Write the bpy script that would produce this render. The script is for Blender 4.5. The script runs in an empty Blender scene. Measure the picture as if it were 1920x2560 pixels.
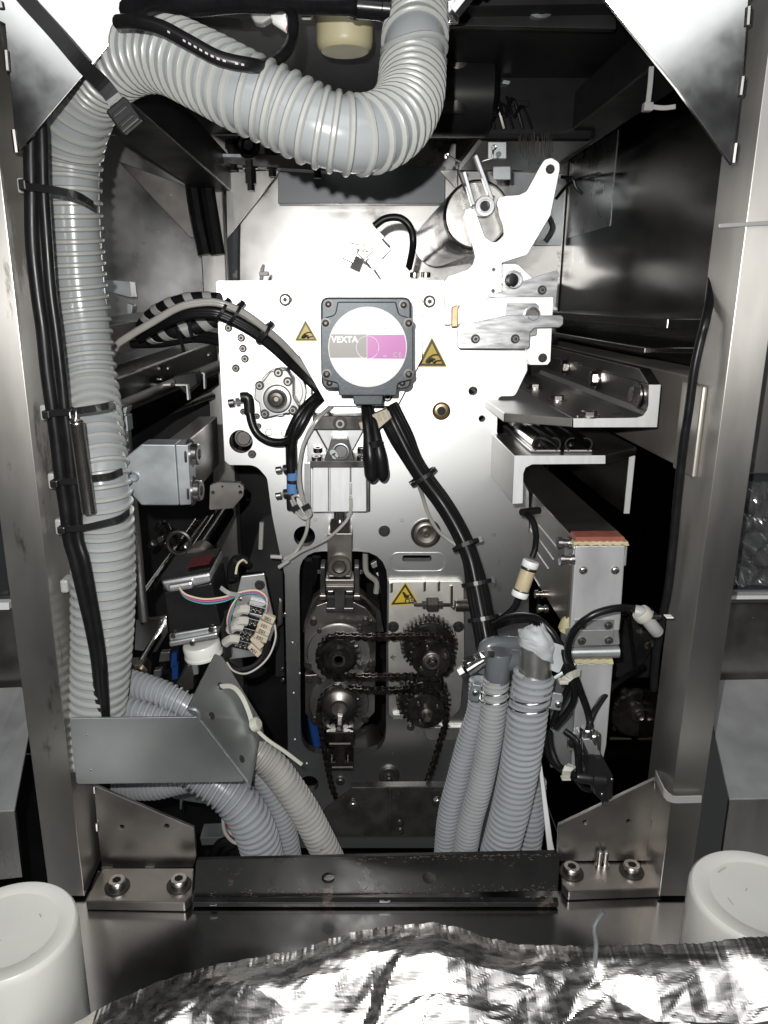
import bpy, bmesh, math, random
from mathutils import Vector, Matrix, Quaternion, noise
random.seed(7)
scene = bpy.context.scene
COL = scene.collection
# ---------------------------------------------------------------- camera
FPX, CX, CY = 1900.0, 890.0, 1280.0          # focal length and principal point of the photograph (pixels)
TH = math.radians(15.6)                      # the camera looks down by this much
CAM = Vector((0.0, 0.0, 1.50))
FWD = Vector((0, math.cos(TH), -math.sin(TH))); UP = Vector((0, math.sin(TH), math.cos(TH)))
cd = bpy.data.cameras.new('camera'); cam = bpy.data.objects.new('camera', cd); COL.objects.link(cam)
cam.location = CAM; cam.rotation_euler = (math.pi/2 - TH, 0, 0)
cd.sensor_fit = 'VERTICAL'; cd.sensor_height = 36; cd.lens = FPX/2560*36; cd.shift_x = 70/2560
cd.clip_start = 0.02; cd.clip_end = 50
scene.camera = cam
# ---------------------------------------------------------------- light
w = bpy.data.worlds.new('World'); scene.world = w; w.use_nodes = True
nt = w.node_tree; nt.nodes.clear()
wo = nt.nodes.new('ShaderNodeOutputWorld'); wb = nt.nodes.new('ShaderNodeBackground')
wb.inputs[0].default_value = (0.95, 0.97, 1.0, 1); wb.inputs[1].default_value = 0.03
nt.links.new(wb.outputs[0], wo.inputs[0])
def lamp(name, typ, loc, target, energy, **kw):
    l = bpy.data.lights.new(name, typ); l.energy = energy
    for k, v in kw.items(): setattr(l, k, v)
    o = bpy.data.objects.new(name, l); COL.objects.link(o); o.location = loc
    o.rotation_euler = (Vector(target)-Vector(loc)).to_track_quat('-Z', 'Y').to_euler(); return o
# the phone's flash, just beside the lens
lamp('phone_flash', 'SPOT', CAM+Vector((-0.022, 0.0, 0.030)), CAM+Vector((0.01, 1, -0.20)), 25.0,
     spot_size=math.radians(124), spot_blend=1.0, shadow_soft_size=0.0035, color=(1.0, 0.985, 0.95))
# the workshop's lit ceiling panel, above and behind the photographer (the corner plates mirror its straight sides)
lamp('ceiling_lamp', 'AREA', (0.03, -2.3, CAM.z+1.05), (0.03, -2.3, 0), 62.0, shape='RECTANGLE', size=2.85, size_y=3.8, color=(.97, .98, 1.0))
vs = scene.view_settings; vs.view_transform = 'Standard'; vs.look = 'None'; vs.exposure = 0.0; vs.gamma = 1.0
vs.use_curve_mapping = False
# ---------------------------------------------------------------- photograph -> place
CR = {'A': (0, 0, .42194), 'B': (600, 0, .42194), 'C': (1220, 0, .42194), 'D': (0, 650, .42194), 'E': (520, 650, .36166),
      'F': (1000, 380, .30139), 'G': (1200, 800, .434), 'H': (0, 1250, .30139), 'I': (300, 1300, .30139), 'J': (680, 1000, .33755),
      'K': (680, 1450, .33755), 'L': (1080, 1250, .36166), 'M': (1040, 1650, .42194), 'N': (0, 1650, .5425), 'O': (400, 1900, .60277),
      'Q': (1300, 1100, .54243), 'R': (1100, 2100, .49427), 'T': (0, 400, .40706), 'Z': (0, 0, 1.0)}
def ray(x, y):
    return Vector(((x-CX)/FPX, 0, 0)) + UP*(-(y-CY)/FPX) + FWD
def P(x, y, Y):
    d = ray(x, y); return CAM + d*(Y/d.y)
def c2(c, x, y):
    a, b, s = CR[c]; return (a+x*s, b+y*s)
def PC(c, x, y, Y):
    return P(*c2(c, x, y), Y)
def mpp(c, y, Y):                            # metres for one unit of that picture at that depth
    a, b, s = CR[c]; d = ray(CX, b+y*s); return Y/d.y/FPX*s
def on_plane(x, y, p0, n):
    d = ray(x, y); return CAM + d*((p0-CAM).dot(n)/d.dot(n))
def Z0(z): return CAM.z+z
# ---------------------------------------------------------------- materials
MATS = {}
def mat(name, col, metal=0.0, rough=0.5, var=0.0, scale=20.0, stretch=(1, 1, 1), bump=0.0, bscale=None, rvar=0.0,
        coat=0.0, spec=0.5, sss=0.0, trans=0.0, wear=None, aniso=0.0, detail=4.0, ior=1.45, col2=None, speck=None, beck=0.0):
    m = bpy.data.materials.new(name); m.use_nodes = True; t = m.node_tree; b = t.nodes['Principled BSDF']; L = t.links
    b.inputs['Base Color'].default_value = (*col, 1); b.inputs['Metallic'].default_value = metal
    b.inputs['Roughness'].default_value = rough; b.inputs['Coat Weight'].default_value = coat
    b.inputs['Specular IOR Level'].default_value = spec; b.inputs['IOR'].default_value = ior
    b.inputs['Transmission Weight'].default_value = trans
    if sss:
        b.inputs['Subsurface Weight'].default_value = sss; b.inputs['Subsurface Radius'].default_value = (.012, .010, .008); b.inputs['Subsurface Scale'].default_value = 1.0
    g = t.nodes.new('ShaderNodeNewGeometry')
    mp = t.nodes.new('ShaderNodeMapping'); mp.inputs['Scale'].default_value = stretch; L.new(g.outputs['Position'], mp.inputs[0])
    colsock = None
    if var or rvar or col2:
        n = t.nodes.new('ShaderNodeTexNoise'); n.inputs['Scale'].default_value = scale; n.inputs['Detail'].default_value = detail
        L.new(mp.outputs[0], n.inputs['Vector'])
        r = t.nodes.new('ShaderNodeValToRGB'); r.color_ramp.elements[0].position = .3; r.color_ramp.elements[1].position = .7
        lo = [max(0, c*(1-var)) for c in col]; hi = col2 if col2 else [min(1, c*(1+var)) for c in col]
        r.color_ramp.elements[0].color = (*lo, 1); r.color_ramp.elements[1].color = (*hi, 1)
        L.new(n.outputs['Fac'], r.inputs[0]); colsock = r.outputs[0]
        if rvar:
            mr = t.nodes.new('ShaderNodeMapRange'); mr.inputs['From Min'].default_value = .3; mr.inputs['From Max'].default_value = .7
            mr.inputs['To Min'].default_value = max(.02, rough-rvar); mr.inputs['To Max'].default_value = rough+rvar
            L.new(n.outputs['Fac'], mr.inputs[0]); L.new(mr.outputs[0], b.inputs['Roughness'])
    if wear:                                  # (colour, scale, threshold): chipped or stained spots
        n2 = t.nodes.new('ShaderNodeTexNoise'); n2.inputs['Scale'].default_value = wear[1]; n2.inputs['Detail'].default_value = 8
        n2.inputs['Roughness'].default_value = .7
        L.new(mp.outputs[0], n2.inputs['Vector'])
        r2 = t.nodes.new('ShaderNodeValToRGB'); r2.color_ramp.elements[0].position = wear[2]; r2.color_ramp.elements[1].position = min(1, wear[2]+.04)
        r2.color_ramp.elements[0].color = (0, 0, 0, 1); r2.color_ramp.elements[1].color = (1, 1, 1, 1)
        L.new(n2.outputs['Fac'], r2.inputs[0])
        mx = t.nodes.new('ShaderNodeMix'); mx.data_type = 'RGBA'; L.new(r2.outputs[0], mx.inputs[0])
        if colsock: L.new(colsock, mx.inputs[6])
        else: mx.inputs[6].default_value = (*col, 1)
        mx.inputs[7].default_value = (*wear[0], 1); colsock = mx.outputs[2]
    if speck:                                 # (colour, scale, radius): tiny droplets and dust
        v = t.nodes.new('ShaderNodeTexVoronoi'); v.inputs['Scale'].default_value = speck[1]; L.new(g.outputs['Position'], v.inputs['Vector'])
        lt = t.nodes.new('ShaderNodeMath'); lt.operation = 'LESS_THAN'; lt.inputs[1].default_value = speck[2]; L.new(v.outputs['Distance'], lt.inputs[0])
        sx = t.nodes.new('ShaderNodeSeparateColor'); L.new(v.outputs['Color'], sx.inputs[0])
        gt = t.nodes.new('ShaderNodeMath'); gt.operation = 'GREATER_THAN'; gt.inputs[1].default_value = .90; L.new(sx.outputs[0], gt.inputs[0])
        mu = t.nodes.new('ShaderNodeMath'); mu.operation = 'MULTIPLY'; L.new(lt.outputs[0], mu.inputs[0]); L.new(gt.outputs[0], mu.inputs[1])
        mx = t.nodes.new('ShaderNodeMix'); mx.data_type = 'RGBA'; L.new(mu.outputs[0], mx.inputs[0])
        if colsock: L.new(colsock, mx.inputs[6])
        else: mx.inputs[6].default_value = (*col, 1)
        mx.inputs[7].default_value = (*speck[0], 1); colsock = mx.outputs[2]
    if colsock: L.new(colsock, b.inputs['Base Color'])
    if bump:
        nb = t.nodes.new('ShaderNodeTexNoise'); nb.inputs['Scale'].default_value = bscale or scale; nb.inputs['Detail'].default_value = 5
        L.new(mp.outputs[0], nb.inputs['Vector'])
        bp = t.nodes.new('ShaderNodeBump'); bp.inputs['Strength'].default_value = bump; bp.inputs['Distance'].default_value = .002
        L.new(nb.outputs['Fac'], bp.inputs['Height']); L.new(bp.outputs[0], b.inputs['Normal'])
    if beck:                                  # bead blasted metal: a broad lobe without a long tail
        gl = t.nodes.new('ShaderNodeBsdfAnisotropic'); gl.distribution = 'BECKMANN'; gl.inputs['Roughness'].default_value = beck
        df = t.nodes.new('ShaderNodeBsdfDiffuse'); ms = t.nodes.new('ShaderNodeMixShader'); ms.inputs[0].default_value = .03
        for q in (gl, df):
            q.inputs['Color'].default_value = (*col, 1)
            if colsock: L.new(colsock, q.inputs['Color'])
        L.new(gl.outputs[0], ms.inputs[1]); L.new(df.outputs[0], ms.inputs[2]); L.new(ms.outputs[0], t.nodes['Material Output'].inputs['Surface'])
    if aniso:
        b.inputs['Anisotropic'].default_value = aniso; tg = t.nodes.new('ShaderNodeTangent'); tg.direction_type = 'RADIAL'; tg.axis = 'Z'; L.new(tg.outputs[0], b.inputs['Tangent'])
    MATS[name] = m; return m
mat('plate', (.80, .81, .81), 1, .4, var=.03, scale=9, beck=.44, wear=((.64, .62, .59), 9, .63), speck=((.9, .9, .9), 90, .04))
mat('plate_white', (.88, .88, .88), 1, .4, var=.03, scale=14, beck=.54)
mat('alu', (0.594, 0.603, 0.612), .85, .38, var=.08, scale=26, rvar=.06)
mat('alu_scratch', (.64, .65, .66), 1, .33, var=.07, scale=120, stretch=(.4, 1, 2.0), rvar=.06)
mat('cast', (.66, .64, .60), 1, .45, var=.16, scale=30, beck=.56, wear=((.34, .27, .20), 22, .64))
mat('steel', (.56, .55, .53), 1, .34, var=.16, scale=18, stretch=(1, 1, .25), rvar=.10, bump=.03, bscale=200)
mat('corner_steel', (.66, .66, .65), 1, .13, var=.08, scale=26, rvar=.05)
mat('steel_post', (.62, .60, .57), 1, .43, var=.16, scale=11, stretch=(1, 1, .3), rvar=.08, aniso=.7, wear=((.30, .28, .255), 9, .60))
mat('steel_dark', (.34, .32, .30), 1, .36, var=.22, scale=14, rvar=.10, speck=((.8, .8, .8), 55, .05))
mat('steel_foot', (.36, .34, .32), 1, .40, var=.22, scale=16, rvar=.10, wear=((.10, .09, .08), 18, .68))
mat('steel_mirror', (.62, .61, .60), 1, .30, var=.25, scale=7, rvar=.12, bump=.10, bscale=6, wear=((.36, .34, .32), 9, .60))
mat('steel_black', (.13, .127, .123), 1, .19, var=.45, scale=5, rvar=.08, bump=.16, bscale=5, wear=((.24, .23, .22), 7, .64))
mat('deck', (.26, .255, .25), 1, .20, var=.25, scale=7, rvar=.08, bump=.012, bscale=60, wear=((.10, .09, .08), 11, .66), speck=((.8, .8, .8), 40, .05))
mat('chrome', (.72, .71, .70), 1, .16, var=.08, scale=60)
mat('bolt', (.46, .44, .42), 1, .27, var=.12, scale=120)
mat('bolt_shade', (.05, .048, .045), .6, .5)  # shade round bolt heads and in their hex recesses, put into colour
mat('dish', (.46, .45, .43), 1, .30, var=.15, scale=40, rvar=.08)
mat('roller_steel', (.78, .77, .75), 1, .24, var=.10, scale=9, rvar=.07, bump=.03, bscale=8)
mat('steel_warm', (.46, .43, .395), .75, .42, var=.18, scale=10, rvar=.08)
mat('chip', (.20, .155, .13), .4, .5, var=.3, scale=90)
mat('heater_alu', (.50, .51, .515), .55, .46, var=.10, scale=30, stretch=(1, 1, .4), rvar=.08)
mat('alu_bright', (.70, .71, .71), .55, .50, var=.06, scale=60, stretch=(3, 1, .5))  # bright aluminium; on the beam ends it puts the flash light into colour
mat('alu_shaded', (.30, .29, .275), 1, .33, var=.15, scale=12, rvar=.06)  # the same beam aluminium, with the shade on its sides put into colour
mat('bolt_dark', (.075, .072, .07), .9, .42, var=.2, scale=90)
mat('oxide', (.090, .086, .082), .75, .38, var=.3, scale=40, rvar=.1, speck=((.45, .42, .4), 120, .07))
mat('oily', (.022, .020, .018), .5, .26, var=.5, scale=70, rvar=.12, bump=.25, bscale=160, coat=.3)
mat('chain', (.050, .044, .038), .9, .30, var=.5, scale=120, rvar=.12, coat=.2)
mat('alu_grey', (.40, .40, .395), .95, .42, var=.10, scale=26, rvar=.06)
mat('gunmetal', (.24, .22, .20), .95, .36, var=.15, scale=30, rvar=.06)
mat('galv', (0.448, 0.48, 0.496), .85, .42, var=.16, scale=22, rvar=.08, bump=.03, bscale=80)
mat('galv_bracket', (.54, .57, .575), .9, .41, var=.20, scale=7, rvar=.12, wear=((.74, .76, .76), 34, .69))
mat('black_plastic', (.012, .012, .013), 0, .32, var=.2, scale=50)
mat('rubber', (.007, .007, .008), 0, .28, spec=.4, rvar=.08, scale=60, var=.2, bump=.04, bscale=90)
mat('cable', (.008, .008, .009), 0, .34, spec=.35, rvar=.06, scale=70, var=.2)
mat('black_paint', (.0125, .0125, .0125), .0, .33, var=.4, scale=25, rvar=.12, wear=((.10, .075, .06), 26, .60), bump=.03, bscale=60)
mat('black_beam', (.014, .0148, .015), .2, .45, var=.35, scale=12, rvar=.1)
mat('hose_wall', (.275, .290, .300), 0, .22, var=.06, scale=20, wear=((.18, .185, .175), 38, .69), coat=.3)
mat('hose_rib', (.330, .338, .325), 0, .30, var=.06, scale=30, coat=.2)
mat('hose_blue', (.225, .24, .262), 0, .28, var=.08, scale=25, wear=((.12, .12, .115), 60, .66), coat=.25)
mat('hose_blue_rib', (.30, .315, .33), 0, .26, var=.08, scale=30, wear=((.16, .155, .14), 55, .68), coat=.25)
mat('hose_tan', (0.3024, 0.2952, 0.27), 0, .34, var=.14, scale=40, coat=.15)
mat('hose_tan_rib', (0.3312, 0.324, 0.3096), 0, .32, var=.12, scale=40, wear=((.16, .13, .11), 60, .63))
mat('motor', (0.04875, 0.0585, 0.066), .25, .40, var=.12, scale=45, bump=.05, bscale=300)
mat('label_white', (.88, .88, .87), 0, .34)
mat('label_grey', (0.24, 0.228, 0.208), 0, .38)
mat('label_pink', (.44, .12, .37), 0, .38)
mat('ink', (.02, .02, .02), 0, .5)
mat('ink_grey', (.45, .40, .45), 0, .5)
mat('red_label', (.10, .008, .01), 0, .4)
mat('yellow', (0.5184, 0.3744, 0.0288), 0, .38, var=.06, scale=50)
mat('sign_black', (.03, .028, .02), 0, .4)
mat('nylon', (0.44, 0.432, 0.376), 0, .42, sss=.1)
mat('nylon_grey', (0.336, 0.336, 0.328), 0, .40)
mat('cream', (0.495, 0.45, 0.285), 0, .40, var=.04, scale=20)
mat('white_plastic', (.74, .74, .70), 0, .32, sss=.35, var=.03, scale=14, wear=((.52, .50, .45), 24, .69), bump=.03, bscale=40)
mat('tape', (0.4, 0.424, 0.432), 0, .48, var=.14, scale=40, bump=.3, bscale=70)
mat('clear_tube', (0.35, 0.343, 0.315), 0, .28, var=.12, scale=60, coat=.2)
mat('blue_ring', (.10, .22, .46), 0, .35)
mat('blue_cable', (.012, .05, .20), 0, .35)
mat('pvc', (.115, .125, .135), 0, .22, var=.12, scale=18, coat=.3)
mat('silicone_red', (.27, .085, .06), 0, .52, var=.2, scale=90)
mat('silicone_yellow', (0.465, 0.4125, 0.2475), 0, .5, var=.15, scale=80, bump=.3, bscale=120)
mat('brass', (0.425, 0.323, 0.204), 1, .32, var=.2, scale=60)
mat('filter', (0.496, 0.416, 0.264), 0, .4, var=.1, scale=60, coat=.5)
mat('duct_grey', (0.294, 0.308, 0.329), .2, .40, var=.05, scale=8)
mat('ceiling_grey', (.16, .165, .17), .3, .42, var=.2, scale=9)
mat('foil', (.74, .715, .685), 1, .27, rvar=.09, scale=22, var=.10, bump=.06, bscale=30, stretch=(.7, 11, 11))
mat('bag', (.30, .31, .31), 0, .14, trans=.8, bump=.08, bscale=9, scale=20, var=.1)
mat('pane', (.03, .033, .035), 0, .06, spec=.8)
mat('wire_cream', (.62, .56, .40), 0, .4); mat('wire_green', (.10, .36, .30), 0, .4); mat('wire_red', (.40, .05, .08), 0, .4)
mat('wire_blue', (.04, .10, .28), 0, .4); mat('wire_white', (0.465, 0.45, 0.4125), 0, .4); mat('wire_pink', (.45, .14, .26), 0, .4)
mat('marker', (0.48, 0.416, 0.32), 0, .5, var=.1, scale=90)
mat('paint_white', (.75, .76, .76), 0, .4)
# ---------------------------------------------------------------- mesh builder
WL = {}                                       # world position of every object's origin
class MB:
    def __init__(s): s.v = []; s.f = []
    def add(s, vs, fs):
        k = len(s.v); s.v += [Vector(p) for p in vs]; s.f += [tuple(i+k for i in f) for f in fs]; return s
    def prism(s, loop, d, holes=()):
        """solid with the outline loop (world points), holes and the thickness vector d"""
        bm = bmesh.new(); ed = []
        for lp in [loop]+list(holes):
            vv = [bm.verts.new(p) for p in lp]
            for i in range(len(vv)): ed.append(bm.edges.new((vv[i], vv[(i+1) % len(vv)])))
        if holes: bmesh.ops.triangle_fill(bm, use_beauty=True, use_dissolve=False, edges=ed)
        else: bm.faces.new(bm.verts[:])
        ret = bmesh.ops.extrude_face_region(bm, geom=bm.faces[:])
        bmesh.ops.translate(bm, vec=d, verts=[e for e in ret['geom'] if isinstance(e, bmesh.types.BMVert)])
        bmesh.ops.recalc_face_normals(bm, faces=bm.faces[:])
        bm.verts.index_update()
        s.add([v.co.copy() for v in bm.verts], [[v.index for v in f.verts] for f in bm.faces]); bm.free(); return s
    def box(s, lo, hi):
        x0, y0, z0 = lo; x1, y1, z1 = hi
        return s.add([(x0, y0, z0), (x1, y0, z0), (x1, y1, z0), (x0, y1, z0), (x0, y0, z1), (x1, y0, z1), (x1, y1, z1), (x0, y1, z1)],
                     [(0, 3, 2, 1), (4, 5, 6, 7), (0, 1, 5, 4), (1, 2, 6, 5), (2, 3, 7, 6), (3, 0, 4, 7)])
    def hexa(s, p):                           # eight corners: bottom four, top four
        return s.add(p, [(0, 3, 2, 1), (4, 5, 6, 7), (0, 1, 5, 4), (1, 2, 6, 5), (2, 3, 7, 6), (3, 0, 4, 7)])
    def lathe(s, o, ax, prof, seg=32, a0=0.0):
        o = Vector(o); ax = Vector(ax).normalized(); u = ax.orthogonal().normalized(); vv = ax.cross(u); vs = []; fs = []
        for r, h in prof:
            for i in range(seg):
                a = a0+2*math.pi*i/seg; vs.append(o+ax*h+(u*math.cos(a)+vv*math.sin(a))*max(r, 1e-5))
        for j in range(len(prof)-1):
            for i in range(seg):
                a, b = j*seg+i, j*seg+(i+1) % seg; fs.append((a, b, b+seg, a+seg))
        fs.append(tuple(range(seg))[::-1]); k = (len(prof)-1)*seg; fs.append(tuple(k+i for i in range(seg)))
        return s.add(vs, fs)
    def tube(s, pts, r, seg=10, closed=False, flat=1.0):
        pts = [Vector(p) for p in pts]; n = len(pts); rr = r if isinstance(r, (list, tuple)) else [r]*n
        T, N, B = frames(pts, closed); vs = []; fs = []
        for i in range(n):
            for k in range(seg):
                a = 2*math.pi*k/seg; vs.append(pts[i]+(N[i]*math.cos(a)+B[i]*math.sin(a)*flat)*rr[i])
        m = n if closed else n-1
        for i in range(m):
            for k in range(seg):
                a, b = i*seg+k, i*seg+(k+1) % seg; c, d = ((i+1) % n)*seg+(k+1) % seg, ((i+1) % n)*seg+k; fs.append((a, b, c, d))
        if not closed: fs.append(tuple(range(seg))[::-1]); fs.append(tuple((n-1)*seg+k for k in range(seg)))
        return s.add(vs, fs)
    def ribbon(s, pts, width, thick, side):   # flat strap: side = direction of its width
        pts = [Vector(p) for p in pts]; vs = []; fs = []; side = Vector(side).normalized(); n = len(pts)
        for i, p in enumerate(pts):
            t = (pts[min(i+1, n-1)]-pts[max(i-1, 0)]).normalized(); sd = (side-t*side.dot(t)).normalized(); nn = t.cross(sd)
            for a, b in ((-1, -1), (1, -1), (1, 1), (-1, 1)): vs.append(p+sd*width/2*a+nn*thick/2*b)
        for i in range(n-1):
            for k in range(4): fs.append((i*4+k, i*4+(k+1) % 4, i*4+4+(k+1) % 4, i*4+4+k))
        fs.append((3, 2, 1, 0)); fs.append(tuple((n-1)*4+k for k in range(4)))
        return s.add(vs, fs)
def frames(pts, closed=False):
    n = len(pts); T = []
    for i in range(n):
        a, b = (pts[i-1], pts[(i+1) % n]) if closed else (pts[max(i-1, 0)], pts[min(i+1, n-1)])
        d = b-a; T.append(d.normalized() if d.length > 1e-9 else Vector((0, 0, 1)))
    N = [T[0].orthogonal().normalized()]
    for i in range(1, n):
        v = N[-1]-T[i]*N[-1].dot(T[i]); N.append(v.normalized() if v.length > 1e-9 else T[i].orthogonal().normalized())
    return T, N, [T[i].cross(N[i]) for i in range(n)]
def smooth(pts, step=.004, closed=False):
    """Catmull-Rom through the points, evenly resampled"""
    pts = [Vector(p) for p in pts]; n = len(pts); out = []
    m = n if closed else n-1
    for i in range(m):
        p1, p2 = pts[i], pts[(i+1) % n]
        p0 = pts[i-1] if (closed or i > 0) else p1*2-p2
        p3 = pts[(i+2) % n] if (closed or i+2 < n) else p2*2-p1
        k = max(2, int((p2-p1).length/step*2))
        for j in range(k):
            t = j/k; out.append(.5*((2*p1)+(p2-p0)*t+(2*p0-5*p1+4*p2-p3)*t*t+(3*p1-p0-3*p2+p3)*t**3))
    if not closed: out.append(pts[-1])
    return resample(out, step, closed)
def resample(pts, step, closed=False):
    q = pts+[pts[0]] if closed else pts
    L = [0]
    for a, b in zip(q, q[1:]): L.append(L[-1]+(b-a).length)
    n = max(2, round(L[-1]/step)); res = []; j = 0
    for i in range(n if closed else n+1):
        t = L[-1]*i/n
        while j < len(L)-2 and L[j+1] < t: j += 1
        d = L[j+1]-L[j]; res.append(q[j].lerp(q[j+1], (t-L[j])/d if d > 1e-12 else 0))
    return res
def _finish(me, sm, bev, o):
    if sm:
        me.polygons.foreach_set('use_smooth', [True]*len(me.polygons))
        try: me.set_sharp_from_angle(angle=math.radians(38))
        except Exception: pass
    if bev:
        b = o.modifiers.new('bevel', 'BEVEL'); b.width = bev; b.segments = 2; b.limit_method = 'ANGLE'; b.angle_limit = math.radians(35); b.harden_normals = False
def setp(o, label=None, cat=None, group=None, kind=None):
    for k, v in (('label', label), ('category', cat), ('group', group), ('kind', kind)):
        if v: o[k] = v
    return o
def put(o, parent, loc):
    COL.objects.link(o); WL[o] = Vector(loc)
    if parent: o.parent = parent; o.location = Vector(loc)-WL[parent]
    else: o.location = loc
    return o
def obj(name, mb, m, parent=None, sm=False, bev=0, **tags):
    lo = Vector((min(v.x for v in mb.v), min(v.y for v in mb.v), min(v.z for v in mb.v)))
    hi = Vector((max(v.x for v in mb.v), max(v.y for v in mb.v), max(v.z for v in mb.v))); c = (lo+hi)/2; c.z = lo.z
    me = bpy.data.meshes.new(name); me.from_pydata([v-c for v in mb.v], [], mb.f); me.update()
    me.materials.append(MATS[m]); o = bpy.data.objects.new(name, me); _finish(me, sm, bev, o); put(o, parent, c)
    return setp(o, **tags)
def thing(name, label, cat, loc, group=None):
    o = bpy.data.objects.new(name, None); o.empty_display_size = .02; put(o, None, Vector(loc)); return setp(o, label, cat, group)
def inst(name, me, parent, loc, axis=(0, -1, 0), sc=1.0, roll=0.0, **tags):
    """an object that shares mesh data; the mesh's Z points along axis"""
    o = bpy.data.objects.new(name, me); put(o, parent, loc); q = Vector(axis).to_track_quat('Z', 'Y') @ Quaternion((0, 0, 1), roll)
    o.rotation_mode = 'QUATERNION'; o.rotation_quaternion = q; o.scale = (sc, sc, sc) if not isinstance(sc, tuple) else sc
    return setp(o, **tags)
def mesh(name, mb, m, sm=True):
    me = bpy.data.meshes.new(name); me.from_pydata([tuple(v) for v in mb.v], [], mb.f); me.update(); me.materials.append(MATS[m])
    if sm:
        me.polygons.foreach_set('use_smooth', [True]*len(me.polygons)); me.set_sharp_from_angle(angle=math.radians(38))
    return me
def W(c, pts, Y): return [PC(c, p[0], p[1], Y) for p in pts]
def WC(c, x, y, r, Y, n=28, a0=0.0):
    o = PC(c, x, y, Y); R = r*mpp(c, y, Y); return [o+Vector((math.cos(a0+2*math.pi*i/n)*R, 0, math.sin(a0+2*math.pi*i/n)*R)) for i in range(n)]
def rp(pts, r=10, seg=5):
    """round the corners of an outline; a point may carry its own radius"""
    out = []; n = len(pts)
    for i in range(n):
        p = Vector(pts[i][:2]); a = Vector(pts[i-1][:2])-p; b = Vector(pts[(i+1) % n][:2])-p
        rr = pts[i][2] if len(pts[i]) > 2 else r
        if rr <= 0 or a.length < 1e-6 or b.length < 1e-6: out.append(tuple(p)); continue
        cosang = max(-1, min(1, a.normalized().dot(b.normalized()))); half = math.acos(cosang)/2
        if half < .05 or half > 1.54: out.append(tuple(p)); continue
        d = min(rr/math.tan(half), a.length*.48, b.length*.48); p1 = p+a.normalized()*d; p2 = p+b.normalized()*d
        for k in range(seg+1):
            t = k/seg; out.append(tuple((1-t)**2*p1+2*t*(1-t)*p+t*t*p2))
    return out
def slab(name, c, pts, Y, t, m, parent=None, holes=(), bev=.0007, r=0, **tags):
    """a flat plate facing the camera side, its outline read from the photograph at the depth Y; t = thickness to the back"""
    pts = rp(pts, r) if r else pts
    return obj(name, MB().prism(W(c, pts, Y), Vector((0, t, 0)), holes), m, parent, bev=bev, **tags)
def rnd(name, c, x, y, Y, prof, m, parent=None, seg=36, axis=(0, -1, 0), unit=None, **tags):
    """turned part: prof = [(radius in picture units, height in mm towards the axis)]"""
    k = unit or mpp(c, y, Y)
    return obj(name, MB().lathe(PC(c, x, y, Y), axis, [(r*k, h*.001) for r, h in prof], seg), m, parent, sm=True, **tags)
def wire(name, pts, r, m, parent=None, seg=8, step=.004, **tags):
    return obj(name, MB().tube(smooth(pts, step), r, seg), m, parent, sm=True, **tags)
def text(name, body, c, x, y, size, Y, m, parent, roll=0.0, italic=0.0, bold=0.0, sx=1.0):
    cu = bpy.data.curves.new(name, 'FONT'); cu.body = body; cu.size = size*mpp(c, y, Y)*1.38; cu.align_x = 'CENTER'; cu.align_y = 'CENTER'
    cu.extrude = .0001; cu.shear = italic; cu.offset = bold; cu.resolution_u = 3
    tmp = bpy.data.objects.new('tmp', cu); COL.objects.link(tmp); dg = bpy.context.evaluated_depsgraph_get(); dg.update()
    me = bpy.data.meshes.new_from_object(tmp.evaluated_get(dg)); bpy.data.objects.remove(tmp); me.materials.clear(); me.materials.append(MATS[m])
    o = bpy.data.objects.new(name, me); put(o, parent, PC(c, x, y, Y)); o.rotation_euler = (math.pi/2, roll, 0); o.scale = (sx, 1, 1); return o
# ---------------------------------------------------------------- shared screws
def hexloop(r, z, a0=0): return [Vector((r*math.cos(a0+i*math.pi/3), r*math.sin(a0+i*math.pi/3), z)) for i in range(6)]
def cap_mesh(name, m, washer):
    b = MB(); n = 24
    ring = lambda r, z: [Vector((r*math.cos(2*math.pi*i/n), r*math.sin(2*math.pi*i/n), z)) for i in range(n)]
    if washer: b.lathe((0, 0, 0), (0, 0, 1), [(1.45, 0), (1.45, .16), (1.38, .22), (.9, .22)], n)
    rings = [ring(1, 0), ring(1, .88), ring(.9, 1.0), ring(.62, 1.0)]
    hx = [Vector((.52*math.cos(2*math.pi*i/n)/max(math.cos((2*math.pi*i/n+math.pi/6) % (math.pi/3)-math.pi/6), .86)*.9,
                  .52*math.sin(2*math.pi*i/n)/max(math.cos((2*math.pi*i/n+math.pi/6) % (math.pi/3)-math.pi/6), .86)*.9, 1.0)) for i in range(n)]
    rings += [hx, [Vector((p.x, p.y, .45)) for p in hx]]
    vs = [p for r in rings for p in r]; fs = []
    for j in range(len(rings)-1):
        for i in range(n): fs.append((j*n+i, j*n+(i+1) % n, (j+1)*n+(i+1) % n, (j+1)*n+i))
    k = (len(rings)-1)*n; fs.append(tuple(k+i for i in range(n)))
    nw = len(b.f); b.add(vs, fs); me = mesh(name, b, m); me.materials.append(MATS['bolt_shade'])
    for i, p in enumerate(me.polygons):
        if washer and i < 72 or i >= nw+4*n: p.material_index = 1  # washer and recess faces take the painted shade
    return me
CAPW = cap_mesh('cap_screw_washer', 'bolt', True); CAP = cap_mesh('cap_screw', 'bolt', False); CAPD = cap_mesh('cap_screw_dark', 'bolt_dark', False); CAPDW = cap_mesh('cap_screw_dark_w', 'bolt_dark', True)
_h = MB(); _h.lathe((0, 0, 0), (0, 0, 1), [(1.5, 0), (1.5, .2), (1.0, .2)], 24)
_h.lathe((0, 0, .2), (0, 0, 1), [(1.05, 0), (1.05, .55), (.9, .66), (.5, .66)], 6); HEX = mesh('hex_bolt', _h, 'bolt')
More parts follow.
